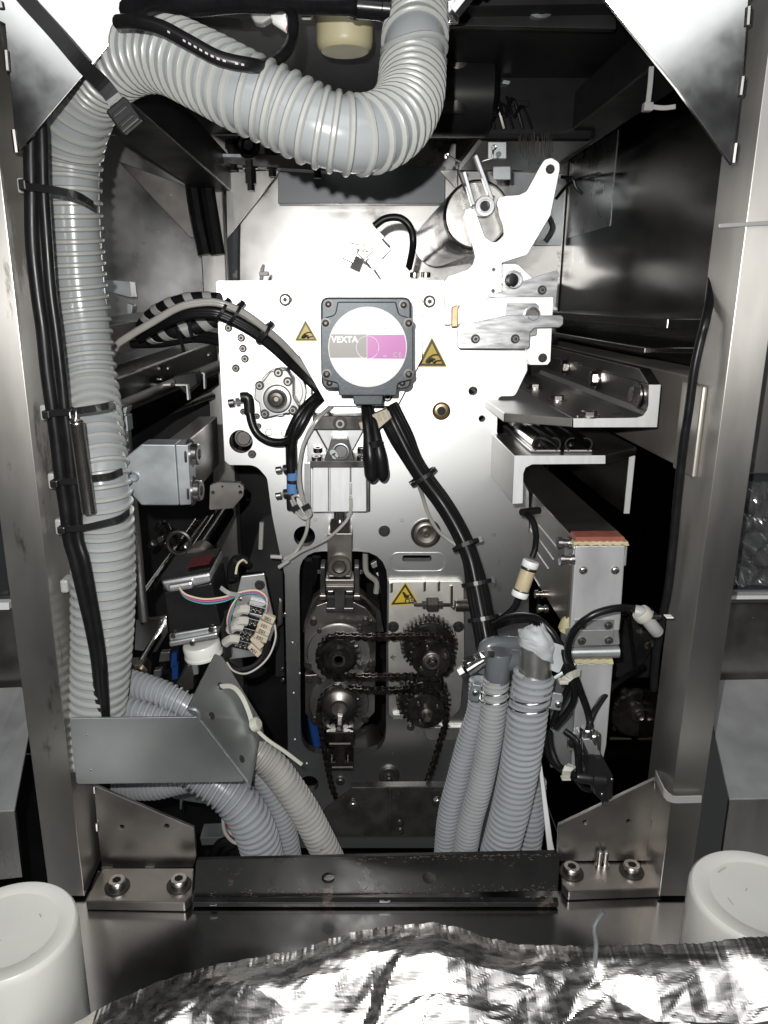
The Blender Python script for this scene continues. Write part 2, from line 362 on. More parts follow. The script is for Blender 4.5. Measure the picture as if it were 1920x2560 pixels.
_d = MB(); _d.lathe((0, 0, 0), (0, 0, 1), [(1, 0), (.97, .25), (.82, .48), (.5, .62), (.2, .66)], 24)
_d.box((-.42, -.08, .56), (.42, .08, .675)); _d.box((-.08, -.42, .56), (.08, .42, .676)); PAN = mesh('pan_screw', _d, 'bolt')
_d2 = MB(); _d2.lathe((0, 0, 0), (0, 0, 1), [(1.5, 0), (1.5, .1), (1, .12), (.97, .25), (.82, .48), (.4, .6), (.36, .3)], 24); PAND = mesh('button_screw', _d2, 'bolt_dark')
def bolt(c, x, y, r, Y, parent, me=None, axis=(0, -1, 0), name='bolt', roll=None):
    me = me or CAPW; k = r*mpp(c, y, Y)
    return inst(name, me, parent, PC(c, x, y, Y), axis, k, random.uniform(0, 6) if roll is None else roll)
def hole(c, x, y, r, Y, parent, name='hole', depth=.004):
    """a blind tapped hole: dark bush set in the plate"""
    k = r*mpp(c, y, Y); o = MB().lathe(PC(c, x, y, Y), (0, -1, 0), [(k*1.15, -.001), (k*1.15, .0003), (k, .0003), (k*.9, -.0004), (k*.5, -.0004)], 18)
    return obj(name, o, 'oxide', parent, sm=True)
def tie(name, pts, width, m, parent=None, side=None, closed=False, **tags):
    return obj(name, MB().ribbon(pts, width, .0014, side or (0, 0, 1)), m, parent, **tags)
def tie_ring(path, i, R, width, m, parent, name='cable_tie', head=None, **tags):
    """a zip tie closed round a bundle: ring round path[i] with its lock"""
    T, N, B = frames(path); t = T[i]; a = Vector((0, -1, 0)); a = (a-t*a.dot(t)).normalized(); b = t.cross(a); mb = MB()
    vs = []; fs = []; n = 24
    for k in range(n):
        d = a*math.cos(2*math.pi*k/n)+b*math.sin(2*math.pi*k/n)
        for rr, h in ((R, -1), (R+.0012, -1), (R+.0012, 1), (R, 1)): vs.append(path[i]+d*rr+t*h*width/2)
    for k in range(n):
        for q in range(4): fs.append((k*4+q, k*4+(q+1) % 4, ((k+1) % n)*4+(q+1) % 4, ((k+1) % n)*4+q))
    mb.add(vs, fs)
    if head is not None:
        d = a*math.cos(head)+b*math.sin(head); e = t.cross(d); c0 = path[i]+d*(R+.0022); h = width*.75
        mb.hexa([c0+e*sx*h*.9+t*sy*h+d*sz*.0022 for sz in (-1, 1) for sx, sy in ((-1, -1), (1, -1), (1, 1), (-1, 1))])
    return obj(name, mb, m, parent, **tags)
def spiral_band(path, R, pitch, width, th):
    T, N, B = frames(path); n = len(path); st = (path[1]-path[0]).length; vs = []; fs = []; per = 20; s_ = 0.0; i = 0
    while s_ < n-1.01:
        j = int(s_); f = s_-j; a = 2*math.pi*i/per; c = path[j].lerp(path[j+1], f); d = N[j]*math.cos(a)+B[j]*math.sin(a)
        for h, r in ((-.5, 0), (-.46, th), (.46, th), (.5, 0)): vs.append(c+d*(R+r)+T[j]*h*width)
        i += 1; s_ += pitch/per/st
    for k in range(i-1):
        for q in range(3): fs.append((k*4+q, (k+1)*4+q, (k+1)*4+q+1, k*4+q+1))
    return MB().add(vs, fs)
def hose(name, label, cat, pts, R, pitch, rib, mb_, mr, group=None, seg=26, flatrib=1.0, ribw=1.0):
    """corrugated hose: a wall tube and the spiral rib wound on it. pts = [(x, y, Y)] read from the photograph"""
    path = smooth([P(*p) for p in pts], .003); n = len(path)
    if isinstance(R, list):                   # radius given at every point
        k0 = [P(*p) for p in pts]; idx = [min(range(n), key=lambda i: (path[i]-q_).length) for q_ in k0]; RR = []
        for i in range(n):
            m = max(j for j in range(len(idx)) if idx[j] <= i) if i >= idx[0] else 0; m = min(m, len(idx)-2)
            f = (i-idx[m])/max(1, idx[m+1]-idx[m]); RR.append(R[m]+(R[m+1]-R[m])*min(1, max(0, f)))
    else: RR = [R]*n
    o = obj(name, MB().tube(path, RR, seg), mb_, None, sm=True, label=label, cat=cat, group=group)
    T, N, B = frames(path); per = 26; hp = []; s = 0.0; i = -1
    def pit(j):
        if not isinstance(pitch, list): return pitch
        m = max([q for q in range(len(idx)) if idx[q] <= j] or [0]); m = min(m, len(idx)-2); f = (j-idx[m])/max(1, idx[m+1]-idx[m])
        return pitch[m]+(pitch[m+1]-pitch[m])*min(1, max(0, f))
    wob = random.random()*9
    while s < n-1.01:
        i += 1; j = min(int(s), n-2); f = s-j; a = 2*math.pi*i/per; s += pit(j)*(1+.10*noise.noise(Vector((j*.05, wob, 0))))/per/.003
        c = path[j].lerp(path[j+1], f); u = N[j].lerp(N[j+1], f).normalized(); v = B[j].lerp(B[j+1], f).normalized()
        hp.append((c, u*math.cos(a)+v*math.sin(a), T[j], RR[j]))
    vs = []; fs = []; sec = [(-.95, -.5), (-.85, .45), (-.4, .95), (.4, .95), (.85, .45), (.95, -.5)]; q = len(sec)
    for c, d, t, R_ in hp:
        for a, b in sec: vs.append(c+d*(R_+rib*b*flatrib)+t*rib*a*ribw)
    for i in range(len(hp)-1):
        for k in range(q): fs.append((i*q+k, (i+1)*q+k, (i+1)*q+(k+1) % q, i*q+(k+1) % q))
    obj('spiral_rib', MB().add(vs, fs), mr, o, sm=True)
    return o, path
def lat0(u, v): return noise.noise(Vector((u, v, 4)))+.5*noise.noise(Vector((u*2.3, v*2.1, 8)))
# ================================================================ the setting
DECK = -0.607
def S(name, lo, hi, m, bev=0):
    return obj(name, MB().box((lo[0], lo[1], Z0(lo[2])), (hi[0], hi[1], Z0(hi[2]))), m, None, bev=bev, kind='structure')
S('back_wall', (-.80, 1.45, -.14), (.372, 1.46, .275), 'steel_mirror')
S('rear_lower_wall', (-.80, 1.45, -.95), (.372, 1.46, -.142), 'black_beam')  # same back wall, coloured black to paint the recess's darkness
S('right_wall', (.374, .74, -.95), (.384, 1.47, .34), 'steel_black')
S('left_wall', (-.74, .74, -.95), (-.73, 1.47, .34), 'steel_black')
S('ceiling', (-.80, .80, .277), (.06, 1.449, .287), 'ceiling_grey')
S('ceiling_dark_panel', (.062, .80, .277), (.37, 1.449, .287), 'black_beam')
S('machine_floor', (-.73, .70, -.96), (.373, 1.449, -.952), 'black_beam')
S('base_deck', (-.80, .44, DECK-.012), (.80, .672, DECK), 'deck')
# ---- front posts with their corner plates and feet
def post(label, x0, x1, gus, foot, fplate, bolts, extra):
    t = thing('frame_post', label, 'post', ((x0+x1)/2, .69, Z0(DECK)), 'front frame posts')
    obj('tube', MB().box((x0, .66, Z0(DECK+.004)), (x1, .72, Z0(.45))), 'steel_post', t, bev=.0007)
    slab('corner_plate', 'Z', gus[0], gus[1], .004, 'corner_steel', t, bev=.0006)
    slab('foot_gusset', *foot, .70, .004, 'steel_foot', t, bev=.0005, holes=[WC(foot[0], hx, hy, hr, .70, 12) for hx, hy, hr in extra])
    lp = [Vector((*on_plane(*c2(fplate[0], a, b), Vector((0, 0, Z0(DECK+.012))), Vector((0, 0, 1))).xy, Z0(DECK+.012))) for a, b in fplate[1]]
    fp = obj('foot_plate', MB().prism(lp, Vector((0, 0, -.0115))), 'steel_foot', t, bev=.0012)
    for c, bx, by in bolts:
        p = on_plane(*c2(c, bx, by), Vector((0, 0, Z0(DECK+.012))), Vector((0, 0, 1)))
        inst('bolt', CAPW, fp, p, (0, 0, 1), .0090, random.random())
    return t
YG = .645
PL = post('bare steel frame post on the left, with a black strap on its corner plate', -.322, -.285,
     ([(-30, 40), (-20, -60), (420, -60), (364, 0), (230, 162), (44, 383), (36, 330), (12, 60)], YG), ('N', [(433, 575), (446, 583), (895, 775), (906, 905), (888, 957), (470, 960), (447, 760)]),
     ('N', [(395, 1110), (850, 1118), (884, 1085), (893, 958), (470, 958)]), [('N', 541, 1045), ('N', 826, 1038)], [(561, 770, 12), (768, 765, 12)])
PR = post('bare steel frame post on the right, with a white tie near its foot', .318, .350,
     ([(1505, -10), (1480, -70), (1950, -70), (1872, 0), (1858, 200), (1842, 330), (1830, 413), (1795, 365), (1690, 218)], YG), ('M', [(845, 978), (1420, 703), (1412, 960), (1385, 1190), (833, 1192)]),
     ('M', [(865, 1196), (1385, 1196), (1462, 1352), (905, 1372), (866, 1325)]), [('M', 920, 1262), ('M', 1276, 1252)], [(1003, 962, 15), (1260, 957, 15)])
# weld beads along the corner plates
for t, c, lst in ((PL, 'A', [((35, 300), (45, 420)), ((80, 770), (98, 905)), ((0, 10), (8, 50))]), (PR, 'C', [((1548, 40), (1540, 150)), ((1512, 455), (1498, 565)), ((1470, 850), (1455, 965))])):
    for (a, b), (d, e) in lst: obj('weld', MB().tube(smooth([PC(c, a, b, YG-.001), PC(c, d, e, YG-.001)], .004), .0022, 8), 'bolt', t, sm=True)
for t, c, lst in ((PL, 'N', [((432, 580), (434, 612)), ((444, 752), (446, 785)), ((470, 958), (520, 958)), ((670, 956), (712, 956)), ((455, 975), (408, 1100))]), (PR, 'M', [((1416, 705), (1414, 760)), ((1402, 945), (1398, 990)), ((1382, 1150), (1378, 1190))])):
    for (a, b), (d, e) in lst: obj('weld', MB().tube(smooth([PC(c, a, b, .698), PC(c, d, e, .698)], .004), .0016, 8), 'bolt', t, sm=True)
# small studs on the right foot
for sx in (1083, 1118):
    p = on_plane(*c2('M', sx, 1222), Vector((0, 0, Z0(DECK+.012))), Vector((0, 0, 1)))
    obj('stud', MB().lathe(p, (0, 0, 1), [(.005, 0), (.005, .003), (.003, .003), (.003, .018), (.002, .019)], 12), 'bolt', PR, sm=True)
# ---- neighbouring cabinets beside the posts
t = thing('cabinet', 'sloping sheet steel cabinet left of the left post', 'cabinet', PC('N', 0, 700, .70), 'cabinets beside the frame')
obj('top_panel', MB().prism([PC('N', -160, 135, .86), PC('N', 100, 124, .86), PC('N', 156, 215, .82), PC('N', 65, 693, .68), PC('N', -160, 708, .68)], Vector((0, .001, -.003))), 'heater_alu', t, bev=.0005)
obj('front_panel', MB().prism([PC('N', -160, 712, .68), PC('N', 66, 698, .68), PC('N', 102, 1000, .68), PC('N', -160, 1030, .68)], Vector((0, .004, 0))), 'steel', t)
obj('back_panel', MB().prism([PC('N', -160, -420, .87), PC('N', 70, -420, .87), PC('N', 100, 126, .87), PC('N', -160, 137, .87)], Vector((0, .004, 0))), 'steel_dark', t)
obj('trim', MB().prism([PC('H', -90, 855, .83), PC('H', 72, 852, .83), PC('H', 76, 912, .83), PC('H', -90, 915, .83)], Vector((0, .012, 0))), 'paint_white', t, bev=.0006)
obj('window_pane', MB().prism([PC('H', -200, -900, .85), PC('H', 30, -900, .85), PC('H', 72, 790, .85), PC('H', -200, 795, .85)], Vector((0, .003, 0))), 'pane', t)
t = thing('cabinet', 'sheet steel cabinet with a window right of the right post', 'cabinet', PC('Q', 1000, 1950, .70), 'cabinets beside the frame')
obj('top_panel', MB().prism([PC('Q', 903, 1106, .86), PC('Q', 1300, 1098, .86), PC('Q', 1300, 1645, .68), PC('Q', 966, 1655, .68), PC('Q', 880, 1272, .80)], Vector((0, .001, -.003))), 'heater_alu', t, bev=.0005)
obj('front_panel', MB().prism([PC('Q', 967, 1660, .68), PC('Q', 1300, 1652, .68), PC('Q', 1300, 2010, .68), PC('Q', 925, 1960, .68)], Vector((0, .004, 0))), 'steel', t)
obj('back_panel', MB().prism([PC('Q', 860, 760, .87), PC('Q', 1300, 752, .87), PC('Q', 1300, 1096, .87), PC('Q', 860, 1106, .87)], Vector((0, .004, 0))), 'steel_dark', t)
obj('trim', MB().prism([PC('Q', 948, 718, .84), PC('Q', 1300, 716, .84), PC('Q', 1300, 733, .84), PC('Q', 948, 736, .84)], Vector((0, .014, 0))), 'paint_white', t, bev=.0006)
obj('trim', MB().prism([PC('Q', 950, 690, .85), PC('Q', 1300, 688, .85), PC('Q', 1300, 708, .85), PC('Q', 950, 710, .85)], Vector((0, .012, 0))), 'galv', t)
obj('upper_panel', MB().prism([PC('Q', 1010, -1800, .80), PC('Q', 1400, -1800, .80), PC('Q', 1400, 150, .80), PC('Q', 985, 155, .80)], Vector((0, .006, 0))), 'steel_post', t, bev=.001)
obj('window_pane', MB().prism([PC('Q', 900, 158, .815), PC('Q', 1400, 158, .815), PC('Q', 1400, 688, .815), PC('Q', 900, 690, .815)], Vector((0, .003, 0))), 'pane', t)
# crumpled clear bag behind the window
mb = MB(); nx, ny = 36, 40
for j in range(ny+1):
    for i in range(nx+1):
        u, v = i/nx, j/ny; p = PC('Q', 930+u*300, 190+v*480, .808)
        n1 = noise.noise(Vector((u*3, v*4, 3))); n2 = abs(noise.noise(Vector((u*5+n1, v*6, 7)))); p.y += -.010*n1-.016*n2; mb.v.append(p)
mb.f = [(j*(nx+1)+i, j*(nx+1)+i+1, (j+1)*(nx+1)+i+1, (j+1)*(nx+1)+i) for j in range(ny) for i in range(nx)]
o = obj('plastic_bag', mb, 'bag', None, sm=False, label='crumpled clear plastic bag hanging over the window of the right cabinet', cat='bag')
o.modifiers.new('thickness', 'SOLIDIFY').thickness = .0004
# ---- rear frame
t = thing('rear_gantry', 'dark steel frame at the back with beams running under the ceiling', 'frame', (-.2, 1.36, Z0(-.9)))
for (xa, xb, za, zb, m) in ((-.262, -.205, .172, .225, 'black_beam'), (.285, .340, .215, .262, 'black_beam')):
    obj('beam', MB().box((xa, .735, Z0(za)), (xb, 1.40, Z0(zb))), m, t, bev=.002)
a, b = PC('A', 1190, 1500, 1.36), PC('A', 1335, 1500, 1.36)
obj('column', MB().box((a.x, 1.36, Z0(-.9)), (b.x, 1.40, Z0(.20))), 'steel', t, bev=.002)
a, b = PC('C', 300, 1100, 1.40), PC('C', 345, 1100, 1.40)
slab('gusset', 'A', [(1338, 1022), (1659, 1005), (1640, 1040), (1345, 1412)], 1.345, .004, 'steel', t)
slab('gusset', 'A', [(700, 955), (1155, 1120), (1155, 1412), (1120, 1400)], 1.37, .004, 'steel_dark', t)
slab('cross_bar', 'B', [(225, 985), (1215, 985), (1215, 1206), (225, 1206)], 1.39, .03, 'duct_grey', t, bev=.001)
slab('gusset', 'B', [(1180, 1010), (1290, 1130), (1290, 1000)], 1.38, .004, 'steel', t)
# black flange with bolts under the ceiling
t = thing('flange_bracket', 'black flange bracket bolted above the rear corner gusset', 'bracket', PC('A', 1480, 960, 1.3))
slab('flange', 'A', [(1255, 945), (1440, 905), (1980, 945), (1995, 1015), (1500, 985), (1260, 960)], 1.28, .03, 'oxide', t)
slab('clip', 'A', [(1225, 905), (1440, 912), (1425, 935), (1240, 930)], 1.275, .02, 'galv', t)
obj('ring', MB().tube(smooth([PC('A', 1470+50*math.cos(k), 860+55*math.sin(k), 1.275) for k in [i*.6283 for i in range(10)]], .004, True), .006, 8, True), 'rubber', t, sm=True)
for x, y in ((1482, 1000), (1380, 880), (1610, 915), (1880, 925)):
    p = PC('A', x, y, 1.29); obj('bolt', MB().lathe(p, (0, 0, -1), [(.013, -.012), (.013, 0), (.009, 0), (.009, .022), (.006, .022), (.006, .032)], 6), 'bolt_dark' if x != 1482 else 'bolt', t)
# the ceiling fittings
t = thing('ceiling_pipe', 'cream capped pipe end hanging from the ceiling', 'pipe', PC('B', 620, 20, .84))
k = mpp('B', 150, .84)
obj('cap', MB().lathe(PC('B', 620, 60, .84), (0, 0, -1), [(168*k, -.02), (168*k, .028), (160*k, .033), (140*k, .036)], 40), 'cream', t, sm=True)
obj('stub', MB().lathe(PC('B', 620, 0, .84), (0, 0, 1), [(120*k, -.02), (120*k, .06)], 30), 'pvc', t, sm=True)
t = thing('duct_elbow', 'brown metal duct end behind the big hose', 'duct', PC('B', 770, 200, 1.0))
k = mpp('B', 250, 1.0)
obj('duct', MB().lathe(PC('B', 790, 270, 1.0), (-.25, .1, 1), [(118*k, -.002), (122*k, 0), (122*k, .1), (116*k, .1)], 30), 'cast', t, sm=True)
obj('clamp_plate', MB().box(PC('B', 355, 100, .80), PC('B', 432, 10, .81)), 'chrome', t, bev=.002)
bolt('B', 392, 38, 26, .80, t, CAP)
# black front top beam and the panel above
t = thing('top_beam', 'black painted beam across the top of the opening', 'beam', PC('A', 900, 20, .74))
obj('beam', MB().prism([PC('A', 800, 55, .83), PC('A', 900, 0, .83), PC('A', 910, -60, .83), PC('C', 900, -60, .83), PC('C', 890, 20, .83), PC('B', 860, 40, .83), PC('B', 0, 110, .83)], Vector((0, .03, 0))), 'black_beam', t)
t = thing('top_panel', 'dark grey panel with a round lamp glass at the top right', 'panel', PC('C', 300, 100, .86))
slab('panel', 'C', [(-320, -60), (760, -60), (760, 172), (-300, 150)], .86, .01, 'black_beam', t)
rnd('lamp_glass', 'C', 315, -10, .86, [(110, 0), (110, 4), (95, 6), (90, 3), (50, 2)], 'galv', t)
for x, y in ((127, 32), (434, 38)): bolt('C', x, y, 5, .86, t, PAN)
# dark unit hanging at the right under the ceiling
t = thing('blower_unit', 'black blower unit in the dark upper right corner', 'machine', PC('C', 100, 600, 1.2))
obj('housing', MB().box(PC('C', -60, 830, 1.10), PC('C', 420, 170, 1.35)), 'black_plastic', t, bev=.008)
obj('motor_can', MB().lathe(PC('B', 1330, 560, 1.08), (1, 0, 0), [(.045, -.05), (.05, -.045), (.05, .03), (.03, .04)], 28), 'black_plastic', t, sm=True)
slab('rating_plate', 'C', [(30, 985), (135, 985), (135, 1065), (30, 1065)], 1.09, .002, 'galv', t)
slab('tag', 'C', [(155, 210), (290, 240), (280, 300), (155, 320)], 1.09, .002, 'nylon_grey', t)
slab('bracket', 'C', [(0, 840), (110, 840), (110, 940), (0, 940)], 1.09, .01, 'galv_bracket', t)
for k in range(26):
    x = 160+random.random()*230; y = 780+random.random()*60
    obj('bristle', MB().tube([PC('C', x, y, 1.085), PC('C', x+random.uniform(-12, 12), y+random.uniform(90, 160), 1.08)], .0006, 4), 'gunmetal', t)
obj('canister', MB().lathe(PC('B', 1265, 700, 1.06), (0, 0, 1), [(.024, 0), (.027, .004), (.027, .10), (.020, .108)], 24), 'oxide', t, sm=True)
for x, y, w_, h, m in ((1420, 200, 60, 190, 'black_plastic'), (1500, 330, 90, 60, 'steel_dark'), (1380, 500, 50, 120, 'oxide'), (1560, 470, 46, 30, 'galv'), (1460, 240, 40, 16, 'galv'), (1330, 180, 130, 90, 'oxide'), (1600, 590, 120, 40, 'black_plastic')):
    slab('cover_part', 'B', rp([(x, y), (x+w_, y+8), (x+w_-10, y+h), (x-8, y+h-6)], 6), 1.07+random.random()*.03, .02, m, t, bev=.001)
for i in range(7):
    x = 1250+i*55; obj('cable', MB().tube(smooth([PC('B', x, 560+random.uniform(-60, 60), 1.06), PC('B', x+40, 690, 1.05), PC('B', x+90, 640+random.uniform(-80, 60), 1.06), PC('B', x+150, 760, 1.07)], .006), random.uniform(.0015, .004), 7), random.choice(('cable', 'cable', 'gunmetal')), t, sm=True)
mb = MB(); n_ = 14
for j in range(n_+1):
    for i in range(n_+1):
        q = PC('B', 1200+230*i/n_, 160+330*j/n_, 1.085); q.y += .03*lat0(i*.5, j*.5); mb.v.append(q)
mb.f = [(j*(n_+1)+i, j*(n_+1)+i+1, (j+1)*(n_+1)+i+1, (j+1)*(n_+1)+i) for j in range(n_) for i in range(n_)]
o = obj('plastic_film', mb, 'ceiling_grey', t); o.modifiers.new('th', 'SOLIDIFY').thickness = .0005
# panels at the rear right
t = thing('wall_plates', 'two light steel plates with rounded corners on the rear right wall', 'panel', PC('C', 430, 1450, 1.43))
slab('plate', 'C', rp([(130, 1015), (452, 1030), (436, 1456, 12), (120, 1456)], 6), 1.432, .003, 'galv', t)
obj('plate', MB().prism([Vector((.3733, yy, zz)) for yy, zz in ((1.425, Z0(.105)), (1.425, Z0(.235)), (1.19, Z0(.235)), (1.19, Z0(.105)))], Vector((.0004, 0, 0))), 'steel_mirror', t)
obj('slot', MB().tube(smooth([PC('C', 362, 1285, 1.43), PC('C', 385, 1345, 1.43), PC('C', 370, 1390, 1.43), PC('C', 340, 1430, 1.43)], .004), .0045, 8), 'galv_bracket', t, sm=True)
obj('cable', MB().tube(smooth([PC('C', 400, 1180, 1.30), PC('C', 480, 1090, 1.30), PC('C', 560, 1055, 1.35), PC('C', 660, 1030, 1.2)], .005), .0026, 8), 'cable', t, sm=True)
obj('cable', MB().tube(smooth([PC('C', 430, 1048, 1.3), PC('C', 500, 1060, 1.3), PC('C', 520, 1110, 1.3), PC('C', 560, 1150, 1.30)], .005), .0026, 8), 'cable', t, sm=True)
# black loop cables hanging in front of the rear column
for x0, x1, n_ in ((1130, 1215, 'nearer'), (1215, 1290, 'farther')):
    wire('hanging_cable', [PC('A', x0, 900, 1.32), PC('A', x0+10, 1100, 1.32), PC('A', x0+40, 1300, 1.32), PC('A', x1, 1510, 1.32)], .012, 'cable', None,
         label='thick black cable hanging before the rear column, the %s one' % ('left' if n_ == 'nearer' else 'right'), cat='cable', group='black cables at the rear column')
wire('coolant_pipe', [PC('A', 1390, 1200, 1.42), PC('A', 1385, 1500, 1.42), PC('A', 1385, 1760, 1.42)], .011, 'pvc', None, label='teal grey pipe standing behind the rear column', cat='pipe')
# white zip tie on the upper right beam
t = thing('cable_tie', 'loose white zip tie hanging from the upper right beam', 'cable tie', PC('C', 945, 635, .80))
obj('band', MB().ribbon(smooth([PC('C', 968, 395, .80), PC('C', 960, 500, .80), PC('C', 945, 630, .80)], .004), .0045, .0014, (1, 0, 0)), 'nylon_grey', t)
obj('lock', MB().box(PC('C', 925, 655, .797), PC('C', 965, 615, .805)), 'nylon_grey', t, bev=.0008)
obj('tail', MB().ribbon(smooth([PC('C', 965, 632, .80), PC('C', 1040, 640, .795), PC('C', 1112, 632, .79)], .004), .004, .0013, (0, 0, 1)), 'nylon_grey', t)
# steel strap and white tie round the right post
obj('post_strap', MB().prism([PC('C', 1368, 1325, .655), PC('C', 1368, 1350, .655), PC('C', 1700, 1332, .655), PC('C', 1700, 1305, .655)], Vector((0, .003, 0))), 'nylon_grey', None, bev=.0005,
    label='pale strap round the right post at half height', cat='strap')
mb = MB().ribbon([PC('M', 1415, 650, .722), PC('M', 1424, 690, .69)]+smooth([PC('M', 1440, 725, .676), PC('M', 1475, 790, .657), PC('M', 1520, 824, .655), PC('M', 1600, 826, .655), PC('M', 1690, 824, .655)], .004), .0075, .0016, (0, 0, 1))
obj('cable_tie', mb, 'nylon_grey', None, label='white zip tie pulled round the foot of the right post', cat='cable tie')
# ================================================================ the machine plate
YP = .90
MP = thing('machine_plate', 'large white aluminium machine plate standing in the middle of the opening', 'plate', P(930, 2080, YP))
out = rp([(540, 702, 8), (1120, 702), (1130, 700), (1318, 720), (1318, 926, 6), (1287, 990, 14), (1245, 990, 14), (1242, 1080), (1322, 1230), (1322, 1640), (1300, 2120), (640, 2120), (690, 2040), (716, 1950), (720, 1855), (714, 1560),
          (712, 1439), (697, 1371), (680, 1287), (668, 1195, 30), (640, 1163, 40), (574, 1162, 8), (562, 1152, 6)], 4)
win = rp([(747, 1378, 60), (970, 1378, 75), (966, 1660), (965, 1885, 60), (752, 1885, 55), (750, 1600)], 4)
holes = [W('Z', win, YP), WC('E', 228, 1255, 82, YP), WC('J', 240, 1010, 80, YP), WC('J', 1555, 138, 25, YP, 16), WC('F', 605, 1982, 38, YP, 18), WC('K', 275, 1512, 70, YP),
         W('J', rp([(965, 1150, 24), (1182, 1150, 24), (1182, 1196, 24), (965, 1196, 24)], 24), YP)]
obj('plate', MB().prism(W('Z', out, YP), Vector((0, .014, 0)), holes), 'plate', MP, bev=.0008)
# shallow pocket round the slot: a raised lip
lp = rp([(872, 1128, 74), (1288, 1128, 74), (1288, 1276, 74), (872, 1276, 74)], 74, 9); hp = rp([(884, 1140, 64), (1276, 1140, 64), (1276, 1264, 64), (884, 1264, 64)], 64, 9)
obj('slot_rim', MB().prism(W('J', lp, YP-.0008), Vector((0, .0006, 0)), [W('J', hp, YP-.0008)]), 'alu', MP, bev=.0003)
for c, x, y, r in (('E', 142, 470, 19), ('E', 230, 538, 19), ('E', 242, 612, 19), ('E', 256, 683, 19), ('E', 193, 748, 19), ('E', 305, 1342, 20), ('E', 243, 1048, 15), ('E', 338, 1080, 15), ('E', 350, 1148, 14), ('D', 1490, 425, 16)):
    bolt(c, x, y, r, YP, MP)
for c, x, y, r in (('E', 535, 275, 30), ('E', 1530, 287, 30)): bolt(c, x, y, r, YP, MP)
for c, x, y, r in (('E', 160, 682, 9), ('E', 1508, 775, 11), ('E', 840, 90, 4), ('F', 788, 1762, 12), ('F', 218, 1830, 12), ('J', 322, 888, 10), ('J', 963, 890, 11), ('J', 840, 345, 12), ('J', 1645, 998, 10), ('L', 428, 242, 9),
                   ('E', 560, 412, 10), ('E', 1535, 428, 10), ('E', 420, 1192, 22), ('E', 530, 1198, 22), ('K', 895, 1290, 10)): hole(c, x, y, r, YP, MP)
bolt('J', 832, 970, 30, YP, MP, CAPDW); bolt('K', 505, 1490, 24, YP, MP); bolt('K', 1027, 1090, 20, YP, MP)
# bearing bushes
rnd('bush', 'E', 1612, 1042, YP, [(62, 0), (62, 2.5), (52, 3.5), (48, 2.5), (40, 3), (30, 3), (28, -6), (5, -6)], 'brass', MP)
rnd('bore_shade', 'E', 1612, 1042, YP, [(29, 0), (29, 3.2), (5, 3.2)], 'black_plastic', MP)  # black disc: the dark inside of the bush hole as colour
rnd('bearing_cap', 'J', 1140, 985, YP, [(112, 0), (112, 2), (102, 4), (96, 3), (96, 7), (80, 9), (74, 9), (70, 4), (34, 3), (30, 6), (22, 6), (18, 3)], 'gunmetal', MP)
bolt('J', 1138, 980, 16, YP-.004, MP, CAP)
rnd('shaft_end', 'E', 250, 1225, YP+.004, [(70, -30), (70, 0), (62, 3), (52, 3), (50, 6), (44, 7)], 'bolt', MP)
rnd('bearing_cap', 'K', 868, 1440, YP, [(76, 0), (76, 3), (64, 5), (48, 5), (40, 2), (30, 2)], 'oxide', MP); bolt('K', 868, 1480, 22, YP-.004, MP, CAP)
rnd('collar', 'E', 760, 910, YP, [(52, 0), (52, 3), (40, 4), (34, 1), (10, 1)], 'alu', MP)
# dust droplets, dried splashes down the left leg of the plate
for x, y in ((152, 462), (161, 836), (170, 1180), (258, 1358), (206, 690)):
    rnd('droplet', 'K', x, y, YP, [(7, 0), (6, .5), (3, .8)], 'paint_white', MP, seg=10)
# dark things seen through the window of the plate
t = thing('rear_harness', 'grey and black hoses glimpsed through the window of the machine plate', 'hose', P(860, 1900, 1.0))
for a, r_, m in (([(690, 1130), (695, 1260), (720, 1300), (775, 1350), (770, 1430)], .004, 'clear_tube'), ([(330, 1160), (325, 1230), (300, 1330), (240, 1500)], .006, 'rubber'), ([(800, 1150), (820, 1300), (840, 1500), (835, 1900)], .008, 'rubber'), ([(280, 1180), (260, 1400), (230, 1700)], .01, 'rubber')):
    obj('hose', MB().tube(smooth([PC('J', x, y, .99) for x, y in a]), r_, 8), m, t, sm=True)
slab('tag', 'J', [(770, 1285), (800, 1268), (825, 1295), (795, 1318)], .985, .002, 'paint_white', t)
slab('connector', 'J', [(730, 1215), (775, 1190), (785, 1235), (745, 1250)], .985, .01, 'galv_bracket', t)
slab('yellow_clip', 'J', [(805, 1235), (832, 1215), (836, 1245), (812, 1258)], .985, .004, 'yellow', t)
obj('blue_hose', MB().tube(smooth([PC('K', 300, 1020, .96), PC('K', 315, 1120, .96), PC('K', 335, 1220, .96)]), .007, 10), 'blue_cable', t, sm=True)
obj('drum', MB().lathe(PC('K', 770, 1190, .97), (-.5, .2, -.25), [(.02, 0), (.024, .002), (.024, .05), (.02, .052)], 26), 'steel_dark', t, sm=True)
# ---------------------------------------------------------------- motor bracket and motor
YH = .865
HB = thing('motor_bracket', 'white six sided bracket plate that carries the round labelled motor', 'bracket', PC('E', 1070, 1010, YH))
slab('plate', 'E', rp([(577, 215), (1480, 215), (1480, 685), (1310, 1012), (825, 1012), (577, 568)], 6), YH, .010, 'plate_white', HB)
for x, y in ((640, 260), (1440, 260), (900, 950), (1240, 950)):
    obj('spacer', MB().lathe(PC('E', x, y, YH+.010), (0, 1, 0), [(.006, 0), (.006, YP-YH-.0105)], 16), 'bolt', HB, sm=True)
bolt('E', 1240, 945, 24, YH, HB)
YM = .772
MO = thing('stepper_motor', 'dark grey square motor with a round white, grey and pink label', 'motor', PC('E', 1100, 1010, YM))
slab('flange', 'E', rp([(778, 257, 60), (1406, 257, 60), (1406, 893, 60), (785, 893, 60)], 60, 8), YM+.016, YH-YM-.0163, 'motor', MO, bev=.002)
